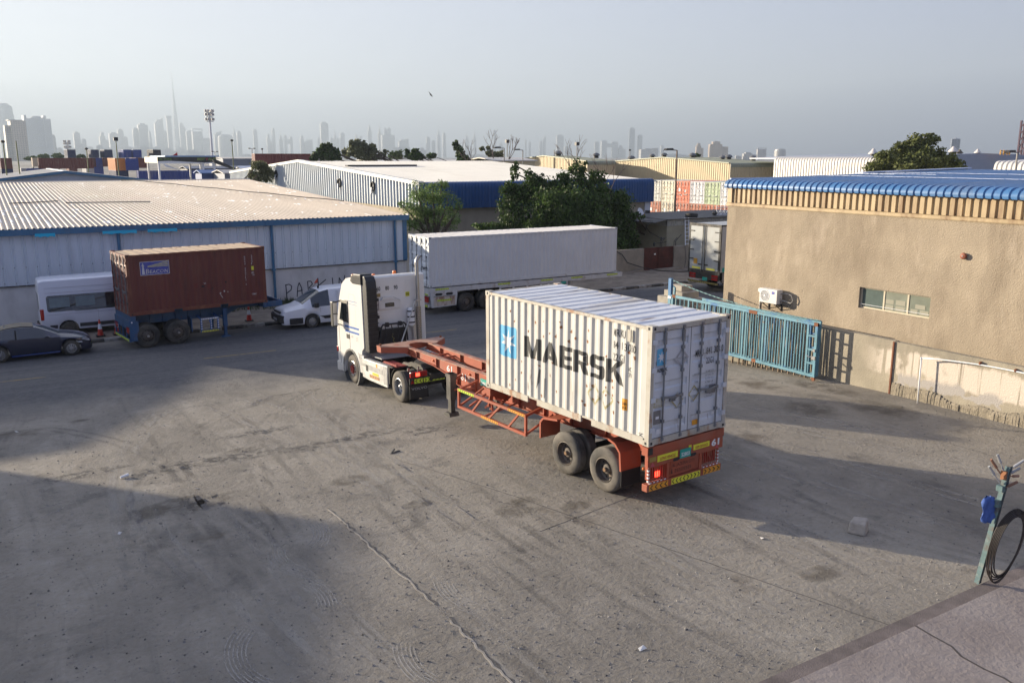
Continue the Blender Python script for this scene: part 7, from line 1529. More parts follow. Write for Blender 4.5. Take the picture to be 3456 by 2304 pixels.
# tan sheet halls with curved eaves and mushroom vents
hallm = mat('hall_tan_sheet', (.50, .41, .25), .55, .05, var=.05); halle = mat('hall_eave_green', (.27, .28, .20), .5, .05, var=.05)
def hall(label, t0, w0, Lw, Lt, ze, zr, name='warehouse', wallm=hallm, eavem=halle, pitch=.5):
    """gable faces -X, long side with a curved eave faces the viewer (-Y)"""
    h = thing(name, label, 'warehouse', (t0, w0, -.6)); ze += .6; zr += .6
    rz = lambda y: ze + (zr - ze) * (1 - abs(y - Lw / 2) / (Lw / 2))
    mb = MB(); b = corr_breaks(Lw, pitch, pitch * .3, pitch * .12, pitch * .46, .07, 0); k = len(b)
    mb.add([(-d - .07, Lw - x, 0) for x, d in b] + [(-d - .07, Lw - x, rz(Lw - x) - .05) for x, d in b], [(i, i + 1, i + 1 + k, i + k) for i in range(k - 1)]); mb.build('gable_cladding', wallm, h)
    mb = MB(); corr_sheet(mb, (0, 0, 0), (1, 0, 0), (0, 0, 1), (0, -1, 0), corr_breaks(Lt, pitch, pitch * .3, pitch * .12, pitch * .46, .06, 0), ze - .7); mb.build('wall', wallm, h)
    bullnose('eave', eavem, h, [(-.1, ze - .72), (-.1, ze - .4), (.0, ze - .15), (.25, ze), (Lw / 2, zr)], [(x, -d) for x, d in corr_breaks(Lt, pitch, pitch * .5, pitch * .1, pitch * .3, -.05, 0)], (0, 0, 0), (1, 0, 0))
    mb = MB(); mb.prism([(Lw / 2, zr), (Lw, ze), (Lw, ze - .1), (Lw / 2, zr - .1)], 'x', 0, Lt); mb.build('roof', eavem, h)
    mb = MB()
    for a, c in (((.2, ze), (Lw / 2, zr)), ((Lw, ze), (Lw / 2, zr))): mb.bar((-.12, a[0], a[1] - .02), (-.12, c[0], c[1] - .02), .3, .18)
    mb.build('verge_trim', eavem, h)
    return h
hall('tan sheet hall with green-grey curved eave, nearer one behind the stacked containers', 105.84, 104, 33.5, 12.5, 6.5, 7.40)
hall('tan sheet hall with green-grey curved eave, farther one behind the big tree', 95.92, 130, 28.3, 6.5, 6.75, 7.70)
wsheet = mat('white_hall_sheet', (.66, .63, .58), .5, .05); ghall = mat('grey_hall_sheet', (.36, .39, .43), .5, .1, var=.05)
# white ribbed hall: the curved eave side faces left
h = thing('warehouse', 'white ribbed hall with rounded eave behind the blue roof', 'warehouse', (96.26, 69, -.6))
bullnose('cladding', wsheet, h, [(-.1, 0), (-.1, 7.3), (-.02, 7.7), (.2, 7.95), (.6, 8.05), (1.0, 8.08)], [(x, -d) for x, d in corr_breaks(17.2, .45, .2, .05, .15, -.09, 0)], (0, 17.2, 0), (0, -1, 0))
mb = MB(); mb.prism([(1.0, 8.05), (22, 8.55), (43, 8.1), (43, 0), (1.0, 0)], 'y', .05, 17.1); mb.build('roof', ghall, h)
h2 = thing('warehouse', 'grey hall with shallow gable behind the round green tree', 'warehouse', (112, 75.5, -.6)); mb = MB(); corr_sheet(mb, (0, 0, 0), (1, 0, 0), (0, 0, 1), (0, -1, 0), corr_breaks(60, .5, .2, .06, .18, .05, 0), 7.9); mb.build('wall', ghall, h2)
mb = MB(); mb.prism([(-.3, 7.9), (14, 8.35), (28, 8.5), (60, 7.9), (60, 7.7), (-.3, 7.7)], 'y', -.15, 30); mb.build('roof', mat('grey_hall_roof', (.43, .45, .49), .5, .1), h2)
h3 = thing('warehouse', 'small white ribbed hall with rounded eave at the right edge', 'warehouse', (81.06, 36, -.6))
bullnose('cladding', wsheet, h3, [(-.1, 0), (-.1, 7.0), (-.02, 7.35), (.2, 7.6), (.6, 7.7), (1.0, 7.72)], [(x, -d) for x, d in corr_breaks(10.2, .45, .2, .05, .15, -.09, 0)], (0, 10.2, 0), (0, -1, 0))
mb = MB(); mb.prism([(1.0, 7.7), (12, 8.0), (20, 7.7), (20, 0), (1.0, 0)], 'y', .05, 10.1); mb.build('roof', wsheet, h3)
ventm = mat('vent_grey', (.17, .17, .165), .5, .4); ventw = mat('vent_white', (.62, .58, .54), .5)
def vent(x, y, z, s, m, label, cone=False):
    t = thing('roof_vent', label, 'roof vent', (x, y, z), group='mushroom vents on the hall roofs')
    mb = MB(); mb.lathe([(.45 * s, 0), (.42 * s, .45 * s), (.001, .45 * s)], seg=14); mb.build('neck', MT['darkmetal'] if not cone else MT['black'], t, smooth=40)
    mb = MB(); mb.lathe([(.62 * s, .42 * s), (.66 * s, .5 * s), (.52 * s, .72 * s), (.30 * s, .86 * s), (.001, .92 * s)] if not cone else [(.7 * s, .42 * s), (.68 * s, .5 * s), (.3 * s, .9 * s), (.2 * s, 1.1 * s), (.001, 1.2 * s)], seg=16); mb.build('cap', m, t, smooth=40)
for i, (x, y, z, s, l) in enumerate(((99.0, 144, 7.5, 1.3, 'leftmost grey mushroom vent on the tan hall roofs'), (108.0, 143.5, 7.2, 1.2, 'second grey mushroom vent from the left on the tan halls'), (114.0, 139.6, 6.6, 1.25, 'grey mushroom vent at the left end of the nearer tan hall'), (107, 125, 7.2, .9, 'small grey mushroom vent near the nearer tan hall apex'), (107.5, 122.3, 7.35, .95, 'grey mushroom vent just left of the street lamp head'), (112.3, 120, 7.2, 1.1, 'flat grey mushroom vent right of the street lamp head'), (114.5, 114.6, 6.9, .9, 'first of two vents above the right end of the nearer tan hall'), (116, 114.6, 6.9, 1.1, 'second of two vents above the right end of the nearer tan hall'), (117.5, 110.2, 6.75, 1.05, 'last grey mushroom vent before the white ribbed hall'))): vent(x, y, z, s, ventm, l)
vent(103.0, 75.3, 7.45, .95, ventw, 'white cone-topped vent left of the round green tree', True); vent(114.2, 71.0, 7.75, .95, ventw, 'white cone-topped vent right of the round green tree', True); vent(117.5, 69.5, 7.7, .7, ventw, 'low white cone vent on the grey hall roof', True); vent(115.4, 70.8, 7.65, .7, mat('vent_brown', (.12, .10, .07), .7), 'small brown cone vent on the grey hall roof', True)
mb = MB()
for x in (0, .8, 1.7, 2.3): mb.bar((x, 0, 0), (x, 0, .62), .12)
mb.bar((0, 0, .5), (2.3, 0, .42), .12); mb.bar((0, 0, .2), (2.3, 0, .15), .12)
o = mb.build('lifting_frame', mat('safety_yellow', (.55, .27, .03), .6)); o.location = (119.5, 67.5, 7.75); tag(o, 'yellow lifting frame lying on the grey hall roof', 'frame')
# rusty-gated wall, hut, ladder, dish beyond the kerb
pw = thing('boundary_wall', 'old grey rendered wall beyond the kerb beside the rusty gate', 'wall', (0, 46.5, 0))
pwm = mat('grey_render', (.26, .23, .19), .95, var=.2, vscale=1.2, dirt=[((.15, .13, .11), 1.3, .5, .7, (1, 1, .4), .6)], bump=.5, bscale=18)
mb = MB(); mb.box(24, 39.35, 0, .22, -.7, 1.18); mb.box(42.15, 56, 0, .22, -.7, 1.20); mb.box(39.35, 42.15, .02, .2, -.7, -.425); mb.build('masonry', pwm, pw)
mb = MB(); mb.prism([(36.5, -.5), (39.2, -.5), (39.0, -.2), (37.2, -.35)], 'y', -.5, -.02); mb.prism([(39.3, -.5), (43, -.5), (42.4, -.25), (40, -.3)], 'y', -.6, -.02); mb.build('rubble_bank', ground_mat('bank_dirt', 'verge'), pw, bevel=.08)
rg_ = thing('yard_gate', 'rusty brown sheet steel gate in the grey wall', 'gate', (39.37, 46.5, -.42))
rgm = mat('rusty_gate', (.085, .022, .014), .8, .1, var=.3, vscale=2, dirt=[((.04, .015, .012), 1.5, .45, .65, (1, 1, .4), .8), ((.16, .05, .025), 3, .58, .72, (1, 1, .4), .6)])
for x in (0, 1.38): mb = MB(); mb.box(x + .01, x + 1.36, .08, .11, 0, 1.62); mb.box(x + .01, x + .06, .05, .08, 0, 1.62); mb.box(x + 1.31, x + 1.36, .05, .08, 0, 1.62); mb.box(x + .06, x + 1.31, .05, .08, .78, .84); mb.build('leaf', rgm, rg_)
mb = MB(); mb.box(.95, 1.1, .04, .05, 1.1, 1.2); mb.build('label_plate', MT['white'], rg_)
for i, x in enumerate((40.9, 41.05, 42.2, 42.35)):
    mb = MB(); s = .5 if i < 3 else .9; mb.tube([(x, 46.6, 1.15), (x, 46.6, 1.55), (x + s * .55, 46.6, 1.55 + s * .5)], .03, 6); o = mb.build('wire_arm', MT['darkmetal']); tag(o, ['bent steel arm above the rusty gate, leftmost', 'bent steel arm beside the leftmost one above the rusty gate', 'bent steel arm at the right post of the rusty gate', 'longest bent steel arm pointing at the ladder'][i], 'steel arm', 'bent arms over the rusty gate')
mb = MB(); mb.tube([(36.6, 46.4, 1.25), (37.3, 46.38, .9), (37.8, 46.38, .3), (38.8, 46.0, -.05), (40, 45.6, -.3), (41.5, 45.2, -.45), (43.5, 45, -.45), (46, 45.2, -.45)], .03, 6); tag(mb.build('cable', MT['blk'], smooth=True), 'black cable drooping down the grey wall to the ground', 'cable')
mb = MB(); mb.tube([(43.1, 46.44, 1.2), (43.25, 46.42, .2), (43.0, 46.3, -.4), (42, 45.6, -.45)], .015, 6); tag(mb.build('cable', MT['blk'], smooth=True), 'thin cable hanging right of the rusty gate', 'cable')
hut = thing('hut', 'beige hut with corrugated eave behind the rusty gate', 'hut', (44.5, 50, -.6))
hm2 = mat('hut_beige', (.33, .30, .21), .9, var=.1)
mb = MB(); mb.box(0, 12, 0, 7, 0, 2.93); mb.build('wall', hm2, hut)
mb = MB(); corr_sheet(mb, (-.05, -.08, 2.90), (1, 0, 0), (0, 0, 1), (0, -1, 0), corr_breaks(12.1, .22, .07, .03, .09, .04, 0), .46); corr_sheet(mb, (-.08, 7, 2.90), (0, -1, 0), (0, 0, 1), (-1, 0, 0), corr_breaks(7, .22, .07, .03, .09, .04, 0), .46); mb.build('eave_sheet', mat('eave_sheet', (.36, .35, .30), .6, var=.1), hut)
mb = MB(); mb.box(-.2, 12.2, -.25, 7, 3.37, 3.43); mb.prism([(-1.4, 3.18), (-.1, 3.37), (-.1, 3.42), (-1.4, 3.22)], 'y', -.2, 5); mb.build('roof', MT['darkmetal'], hut)
ld = thing('ladder', 'white aluminium ladder leaning on the beige hut', 'ladder', (45.45, 48.6, -.6))
mb = MB(); a0, a1 = Vector((0, 0, 0)), Vector((.95, 1.3, 3.45))
for s in (-.19, .19): mb.bar(a0 + Vector((s, 0, 0)), a1 + Vector((s, 0, 0)), .05, .07)
mb.build('rail', MT['white'], ld); mb = MB()
for i in range(12): p = a0.lerp(a1, (i + .6) / 12.3); mb.bar(p - Vector((.19, 0, 0)), p + Vector((.19, 0, 0)), .045)
mb.build('rung', MT['white'], ld)
mb = MB(); mb.lathe([(.25, 0), (.42, -.01), (.5, .05), (.5, .22), (.42, .28), (.25, .27)], seg=24); o = mb.build('tyre', MT['tyre'], smooth=40); o.location = (47.9, 51, 2.83); tag(o, 'old black tyre lying flat on the hut roof', 'tyre')
mb = MB(); mb.ball((0, 0, .2), .22, 8, 6, (1, 1, .8)); o = mb.build('rag_bundle', MT['black']); o.location = (50.4, 51, 2.83); tag(o, 'dark bundle beside the white lattice on the hut roof', 'bundle')
mb = MB()
for z in (0, .35, .6): mb.bar((0, 0, z), (3, 0, z), .05)
for i in range(7): mb.bar((i * .43, 0, 0), ((i + 1) * .43, 0, .35), .04); mb.bar(((i + 1) * .43, 0, 0), (i * .43, 0, .35), .04); mb.bar((i * .43, 0, 0), (i * .43, 0, .85), .03)
o = mb.build('lattice_frame', MT['white']); o.location = (50.8, 51.2, 2.85); tag(o, 'white steel lattice frame lying on the hut roof', 'frame')
dsh = thing('satellite_dish', 'white satellite dish on a tall pole beside the blue fascia', 'satellite dish', (45.14, 54, -.6))
mb = MB(); mb.tube([(0, 0, 0), (.25, 0, 2.0), (.5, 0, 3.2)], .04, 8); mb.build('pole', MT['darkmetal'], dsh)
mb = MB(); dv = Vector((.35, -.9, .35)).normalized(); c_ = Vector((.12, .05, 3.62)); mb.lathe([(.001, -.09), (.2, -.075), (.36, -.03), (.46, .02), (.45, .035), (.001, -.07)], c_, dv, 24); mb.build('reflector', MT['white'], dsh, smooth=40)
mb = MB(); mb.prism([(-.12, -.05), (.1, .1), (.16, -.02), (.0, -.2)], 'y', -.03, .0, Matrix.Translation(c_ + dv * .25 + Vector((0, 0, -.2)))); mb.build('feed_arm', mat('feed_yellow', (.40, .24, .02), .6), dsh); mb = MB(); p = c_ + dv * .55 + Vector((.12, 0, -.05)); mb.box(p.x - .17, p.x + .17, p.y - .1, p.y + .1, p.z - .12, p.z + .12); mb.build('receiver', MT['darkmetal'], dsh)
for i, (x, z) in enumerate(((43.9, 1.35), (43.2, 1.0))):
    mb = MB(); mb.ball((x, 49.9, z), .13, 8, 6, (.7, .6, 1.3)); mb.tube([(x, 49.9, z), (x + .3, 49.95, z + .1 - .05 * i), (44.5, 50.0, z + .1)], .025, 6); tag(mb.build('wall_lamp', MT['black']), ['upper black lamp on an arm left of the beige hut', 'lower black lamp on an arm left of the beige hut'][i], 'lamp')
mb = MB(); mb.tube([(42.9, 50.2, 2.6), (42.6, 50.2, 2.3), (42.9, 50.1, 1.9), (43.5, 50, 1.6), (43.9, 49.9, 1.4)], .03, 6); mb.tube([(40.8, 55, 4.2), (41.8, 53, 3.4), (42.6, 50.5, 2.75), (43.4, 50.4, 2.7)], .02, 6); tag(mb.build('cable', MT['blk'], smooth=True), 'black cable slung from the blue fascia to the hut roof corner', 'cable')
# refrigerated trailer seen from behind
rt_ = thing('box_trailer', 'white refrigerated box trailer seen from its dirty tail beyond the gate', 'trailer', (37.4, 37.25, -.6), R(1.5))
fw_ = mat('box_white', (.42, .43, .42), .5, var=.06, dirt=[((.3, .28, .24), 1, .5, .75, (1, 1, .4), .5)])  # white toned down to grey: the trailer's shade is put into its colour
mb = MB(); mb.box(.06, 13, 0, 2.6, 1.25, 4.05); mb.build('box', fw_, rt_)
mb = MB(); mb.box(0, .07, -.03, .13, 1.1, 4.1); mb.box(0, .07, 2.5, 2.63, 1.1, 4.1); mb.box(0, .07, .13, 2.5, 3.93, 4.1); mb.box(0, .07, .13, 2.5, 1.08, 1.3); mb.box(.07, 13, -.02, .04, 4.0, 4.09); mb.build('tail_frame', MT['darkmetal'], rt_)
for y0, y1 in ((.13, 1.30), (1.33, 2.5)):
    mb = MB(); mb.box(.01, .05, y0, y1, 1.3, 3.93); d = mb.build('door', mat('tail_door_white', (.34, .36, .36), .5, var=.08, dirt=[((.25, .22, .18), 1.2, .5, .75, (1, 1, .4), .6)]), rt_)  # door white darkened for shade as well, with dirt streaks over it
    ye = y0 if y0 < 1 else y1; s = 1 if y0 < 1 else -1; mb = MB()
    for z in (1.9, 2.45, 3.05, 3.6): mb.box(-.03, .009, min(ye - s * .08, ye + s * .32), max(ye - s * .08, ye + s * .32), z, z + .06)
    mb.build('hinge', MT['black'], d); yr_ = 1.22 if y0 < 1 else 1.42; mb = MB(); mb.cyl((-.03, yr_, 1.2), (-.03, yr_, 3.98), .022, seg=8); mb.bar((-.04, yr_, 1.62), (-.04, yr_ - s * .3, 1.62), .03, .07); mb.build('locking_bar', MT['darkmetal'], d)
    mb = MB(); mb.box(-.004, .008, min(yr_ - s * .85, yr_ - s * .15), max(yr_ - s * .85, yr_ - s * .15), 1.33, 1.43); mb.build('hazard_strip', MT['yel'], d)
mb = MB(); mb.box(-.006, .008, 1.85, 2.15, 1.62, 1.95); mb.build('hazard_panel', mat('hazard_orange', (.50, .26, .02), .6), rt_)
mb = MB(); mb.box(.02, .12, .05, 2.55, .72, 1.08); mb.box(-.02, .06, .02, 2.58, .48, .60); mb.box(.3, 6, .3, 2.3, .7, 1.2); tf = mb.build('chassis', MT['darkmetal'], rt_)
for y in (.1, 1.95):
    for z in (.74, .92): mb = MB(); mb.box(.0, .019, y, y + .5, z, z + .13); mb.build('tail_lamp', MT['redlens'], tf)
plate('number_plate', '', tf, (.01, 1.35, .66), (0, -1, 0), (0, 0, 1), (-1, 0, 0), .4, .2); chevron_strip('chevron_sticker', tf, (-.02, 2.55, .49), (0, -1, 0), (0, 0, 1), (-1, 0, 0), 2.5, .10, mat('dirty_yellow', (.28, .22, .05), .7), 16)
mb = MB(); mb.box(.3, 12, -.01, .03, .6, 1.22); mb.build('side_skirt', mat('skirt_grey', (.24, .22, .20), .7, var=.15), rt_); plate('number_plate', '', rt_, (.25, -.012, 1.28), (1, 0, 0), (0, 0, 1), (0, -1, 0), .25, .25)
for x in (1.9, 3.2):
    for y, s in ((.06, -1), (2.54, 1)): wheel(rt_, x, y, .5, .5, .3, s, tyre='tyre')
# stacked containers, doors towards us
def cm(n, c, rust=.6): return mat('container_' + n, c, .55, 0, var=.1, dirt=[((.24, .12, .06), 2.5, .56, .68, (1, 1, .4), rust), ((.55, .53, .48), 3.5, .64, .70, (1, 1, 1), .5)])
CM = {'greywhite': cm('grey_white', (.48, .49, .46)), 'cream': cm('cream', (.60, .56, .44)), 'red': cm('orange_red', (.58, .12, .05)), 'silver': cm('silver', (.56, .57, .60)), 'green': cm('pale_green', (.36, .44, .27)), 'white': cm('white', (.64, .64, .64)), 'oxide': cm('oxide', (.34, .095, .045)), 'creamrust': cm('cream_rusty', (.50, .47, .38), .9), 'brick': cm('brick', (.40, .10, .05))}
stk = [(85.95, 1, 'greywhite', 'grey-white upper container partly behind the blue fascia'), (85.95, 0, 'oxide', 'brown-red lower container beside the white pilaster'), (83.35, 1, 'cream', 'cream upper container with two rusty edges'), (83.35, 0, 'creamrust', 'cream rust-streaked lower container'), (80.78, 1, 'red', 'orange-red upper container left of the silver one'), (80.78, 0, 'brick', 'brick-red lower container under the orange-red one'), (78.25, 1, 'silver', 'silver-white upper container left of the pale green one'), (78.25, 0, 'oxide', 'brown-red lower container under the silver-white one'), (75.75, 1, 'green', 'pale green upper container in the stack'), (75.75, 0, 'brick', 'brick-red lower container under the pale green one'), (73.22, 1, 'white', 'white upper container by the tan building corner'), (73.22, 0, 'oxide', 'brown-red lower container by the tan building corner')]
for x, k, c, l in stk:
    z = -.6 + 2.595 * k; t, _ = container('shipping_container', l, 'container', (73.08 + 6.058, x, z), R(180), 6.058, 2.591, CM[c], CM[c], CM[c], CM[c], 'two-high row of stacked containers')
    if k == 0 or c in ('red',):
        mb = MB(); 
        for y, zz, w_, h in ((.5, 1.35, .28, .4), (1.5, 1.25, .22, .32), (.95, .8, .15, .15)): mb.box(6.02, 6.03, y, y + w_, zz, zz + h)
        mb.build('paper_label', MT['white'], t)
# ------------------------------------------------------------ container yard, canopy, poles far left
YC = {'navy': (.012, .022, .085), 'brown': (.15, .035, .025), 'maroon': (.09, .02, .018), 'blue': (.02, .05, .26), 'black': (.012, .014, .03), 'grey': (.40, .41, .40), 'white': (.58, .58, .56), 'orange': (.62, .22, .045), 'cream': (.52, .42, .30), 'red': (.17, .03, .024)}
YM = {k: mat('yard_box_' + k, c, .55, var=.08, dirt=[((.3, .25, .2), .6, .58, .75, (1, 1, .4), .3)]) for k, c in YC.items()}
for x, y, k, al, Ln, c, l in YARD:
    if 'hidden' in l or l.startswith('navy container cut'): continue
    t = thing('shipping_container', l, 'container', (x, y, -.6 + 2.6 * k + (.95 if c == 'red' else 0)), 0 if al == 't' else R(90), 'containers stacked in the far yard')
    big = al == 't'; X, Y_ = (Ln, CW) if big else (Ln, CW)
    # long axis along local x; the near end is x=0 for the ones pointing away
    y0 = 0 if big else -CW
    mb = MB(); b = corr_breaks(Ln, .55, .16, .1, .19, .06, 0)
    corr_sheet(mb, (0, y0, 0), (1, 0, 0), (0, 0, 1), (0, -1, 0), b, 2.58); corr_sheet(mb, (Ln, y0 + CW, 0), (-1, 0, 0), (0, 0, 1), (0, 1, 0), b, 2.58); mb.box(.03, Ln - .03, y0 + .07, y0 + CW - .07, 0, 2.57)
    mb.build('body', YM[c], t)
    mb = MB(); mb.box(0, .1, y0 - .01, y0 + .1, 0, 2.59); mb.box(0, .1, y0 + CW - .1, y0 + CW + .01, 0, 2.59); mb.box(Ln - .1, Ln, y0 - .01, y0 + .1, 0, 2.59); mb.box(0, Ln, y0 - .01, y0 + .06, 2.5, 2.59); mb.box(0, Ln, y0 + CW - .06, y0 + CW + .01, 2.5, 2.59); mb.box(0, .05, y0, y0 + CW, 2.48, 2.59); mb.build('frame', YM[c], t)
    for yy in (y0 + .12, y0 + CW / 2 + .02):
        mb = MB(); mb.box(-.01, .029, yy, yy + CW / 2 - .14, .15, 2.45)
        for f in (.25, .75): mb.cyl((-.03, yy + f * (CW / 2 - .14), .1), (-.03, yy + f * (CW / 2 - .14), 2.5), .03, seg=6)
        mb.build('door', YM[c], t)
# fuel station canopy
cn = thing('canopy', 'fuel station canopy lettered OIL ZONE and BEST VALUE in front of the container yard', 'canopy', (29.4, 175.5, -.6))
cb_, cwh, cbl = mat('canopy_black', (.018, .017, .016), .5), mat('canopy_cream', (.62, .58, .44), .5), mat('canopy_blue_roof', (.20, .33, .50), .5)
W_, D_, ZT, ZB = 10.7, 14.5, 8.05, 6.85
mb = MB(); mb.box(0, W_, 0, D_, ZB + .1, ZT); mb.build('deck', cwh, cn); mb = MB(); mb.box(1.5, W_ + .8, .6, D_ + 3, ZT + .01, ZT + .25); mb.build('roof', cbl, cn)
mb = MB(); mb.add([(0, -.03, ZT), (W_, -.03, ZT), (W_, -.03, ZB + .25), (W_ * .8, -.03, ZB + .12), (W_ * .5, -.03, ZB + .30), (W_ * .2, -.03, ZB + .48), (0, -.03, ZB + .40)], [(0, 1, 2, 3, 4, 5, 6)]); fa = mb.build('fascia', cb_, cn, fixn=False)
mb = MB(); mb.box(0, W_, -.02, -.001, ZB, ZT); mb.build('fascia_edge', MT['white'], cn)
mb = MB(); text(mb, 'OIL ZONE', .42, (.2, -.03, ZB + .60), (1, 0, 0), (0, 0, 1), (0, -1, 0), .01, width=2.4, bold=.03); mb.build('lettering', mat('canopy_green', (.10, .20, .03), .5), fa, fixn=False)
mb = MB(); text(mb, 'BEST', .46, (7.2, -.03, ZB + .56), (1, 0, 0), (0, 0, 1), (0, -1, 0), .01, width=1.5, bold=.02, shear=.15); text(mb, 'ALUE', .46, (9.2, -.03, ZB + .56), (1, 0, 0), (0, 0, 1), (0, -1, 0), .01, width=1.4, bold=.02, shear=.15); mb.build('lettering', mat('canopy_lime', (.22, .32, .04), .5), fa, fixn=False)
mb = MB(); text(mb, 'V', .48, (8.75, -.03, ZB + .55), (1, 0, 0), (0, 0, 1), (0, -1, 0), .01, bold=.03); mb.build('lettering', mat('canopy_red', (.45, .03, .02), .5), fa, fixn=False)
for x, y in ((.25, .4), (.3, 12.5), (8.3, .4), (10.4, .4), (8.3, 12.5), (10.4, 12.5)): mb = MB(); mb.box(x - .16, x + .16, y - .16, y + .16, 0, ZB + .1); mb.build('column', MT['white'], cn)
mb = MB(); n = 7; rows = [[(.9 + i * .5, .3 + .1 * math.sin(i), 6.9 - .22 * i - .05 * j * math.sin(i)) for i in range(n)] for j in range(2)]; rows[1] = [(p[0] + .4, p[1], p[2] - .65 + .09 * i) for i, p in enumerate(rows[0])]
mb.add(rows[0] + rows[1], [(i, i + 1, n + i + 1, n + i) for i in range(n - 1)]); o = mb.build('cloth_banner', MT['white']); o.location = (29.4, 174.9, -.6); o.modifiers.new('s', 'SOLIDIFY').thickness = .03; tag(o, 'loose white and black cloth hanging under the canopy', 'banner')
mb = MB(); mb.add([(0, 0, 0), (1.3, 0, .15), (1.25, 0, .85)], [(0, 1, 2)]); o = mb.build('flag', mat('flag_bright_red', (.60, .03, .02), .7)); o.location = (33.4, 184, 7.5); o.modifiers.new('s', 'SOLIDIFY').thickness = .03; tag(o, 'small red flag above the canopy roof', 'flag')
for i, (x, z) in enumerate(((34.0, 4.2), (35.0, 4.5))): mb = MB(); mb.cyl((x - i * .1, 165, -.6), (x - i * .1, 165, z), .1, seg=8); tag(mb.build('steel_post', MT['white']), ['thicker white steel post under the canopy', 'thinner white steel post under the canopy'][i], 'post')
# pale and grey sheds and parked lorries between canopy and red container
def simple_shed(label, x, y, w_, d, h, wm, rm, over=.3, name='shed'):
    t = thing(name, label, 'shed', (x, y, -.6)); mb = MB(); mb.box(0, w_, 0, d, 0, h - .2); mb.build('wall', wm, t); mb = MB(); mb.prism([(-over, h - .2), (d / 2, h + .3), (d + over, h - .2), (d + over, h - .05), (d / 2, h + .45), (-over, h - .05)], 'x', -over, w_ + over); mb.build('roof', rm, t); return t
pal = mat('pale_roof', (.60, .57, .50), .6); gsh = mat('blue_grey_sheet', (.15, .17, .22), .6); dk = mat('dark_sheet', (.05, .055, .07), .6)
simple_shed('long pale-roofed hall far beyond the canopy', 76, 322, 30, 22, 7.6, gsh, pal); simple_shed('flat grey shed with white roof edge right of the canopy', 35.5, 150, 10, 8, 5.5, gsh, mat('grey_roof_light', (.42, .40, .38), .6)); simple_shed('low blue-roofed shed right of the canopy columns', 33.5, 158, 3.2, 5, 5.4, mat('blue_shed', (.02, .06, .20), .5), mat('blue_shed_roof', (.05, .13, .33), .5))
simple_shed('white kiosk left of the red container', 46.5, 182, 3.6, 3, 5.8, MT['white'], MT['white']); simple_shed('low dark shed line behind the canopy columns', 40.5, 205, 26, 8, 5.6, dk, gsh); simple_shed('small silver lean-to in front of the lone red container', 31.8, 118, 12, 9, 4.9, silver, mat('lean_to_roof', (.52, .53, .52), .5))
simple_shed('cream flat-roofed block right of the white warehouse roof', 74.5, 127, 8, 10, 7.55, mat('cream_block', (.60, .52, .32), .7), pal); simple_shed('long low cream wall house behind the white roof', 78, 190, 60, 12, 7.0, mat('cream_long', (.50, .40, .28), .8), pal); simple_shed('white flat block far behind the dark bushy tree', 66, 200, 4, 6, 7.4, MT['white'], pal)
for i, (x, y, l) in enumerate(((44.5, 176, 'blue-grey lorry parked behind the thin lamp pole'), (41, 180, 'blue-grey lorry left of the thin lamp pole'))):
    t = thing('lorry', l, 'lorry', (x, y, -.6)); mb = MB(); mb.box(0, 4.5, 0, 2.4, 1.0, 4.6); mb.build('box', mat('lorry_blue_grey', (.22, .26, .38), .5), t); mb = MB(); mb.prism([(4.55, .8), (6.2, .8), (6.2, 2.2), (5.9, 3.4), (4.55, 3.5)], 'y', .1, 2.3); mb.build('cab', MT['white'], t)
    for wx in (1, 3.5, 5.5):
        for yy, s in ((.0, -1), (2.4, 1)): wheel(t, wx, yy, .5, .5, .28, s, tyre='tyre')
mb = MB(); mb.prism([(0, 0), (3.6, -1.3), (3.7, -1.0), (.3, .6), (-.3, .6)], 'y', 0, 1); o = mb.build('loader_boom', MT['black']); o.location = (37.0, 163, 6.4); tag(o, 'black loader boom slanting down right of the canopy', 'boom')
# lamp poles
polem, poleg = mat('pole_olive', (.12, .14, .05), .6), mat('pole_grey', (.30, .28, .25), .5)
def pole(x, y, top, label, style, m=poleg, r=.09):
    t = thing('lamp_post', label, 'lamp post', (x, y, -.6), group='lamp posts beyond the roofs'); H = top + .6
    mb = MB(); mb.cyl((0, 0, 0), (0, 0, H), r * 1.3, r * .8, seg=8); mb.build('post', m, t)
    if style == 'box': mb = MB(); mb.box(-.32, .32, -.28, .28, H - .05, H + .5); mb.build('lamp_head', MT['black'], t)
    elif style == 'arm': mb = MB(); mb.bar((0, 0, H), (-1.2, 0, H + .1), .09); mb.build('arm', m, t); mb = MB(); mb.prism([(-1.7, H - .02), (-.6, H + .02), (-.7, H + .22), (-1.5, H + .2)], 'y', -.2, .2); mb.build('lamp_head', MT['darkmetal'], t)
    elif style == 'twin': mb = MB(); mb.bar((-.5, 0, H), (.5, 0, H), .08); mb.build('arm', m, t); mb = MB(); mb.box(-.75, -.3, -.15, .15, H - .05, H + .15); mb.build('lamp_head', MT['darkmetal'], t); mb = MB(); mb.box(.3, .75, -.15, .15, H - .05, H + .15); mb.build('lamp_head', MT['darkmetal'], t)
    elif style == 'small': mb = MB(); mb.ball((0, 0, H), .28, 8, 5, (1, 1, .7)); mb.build('lamp_head', MT['darkmetal'], t)
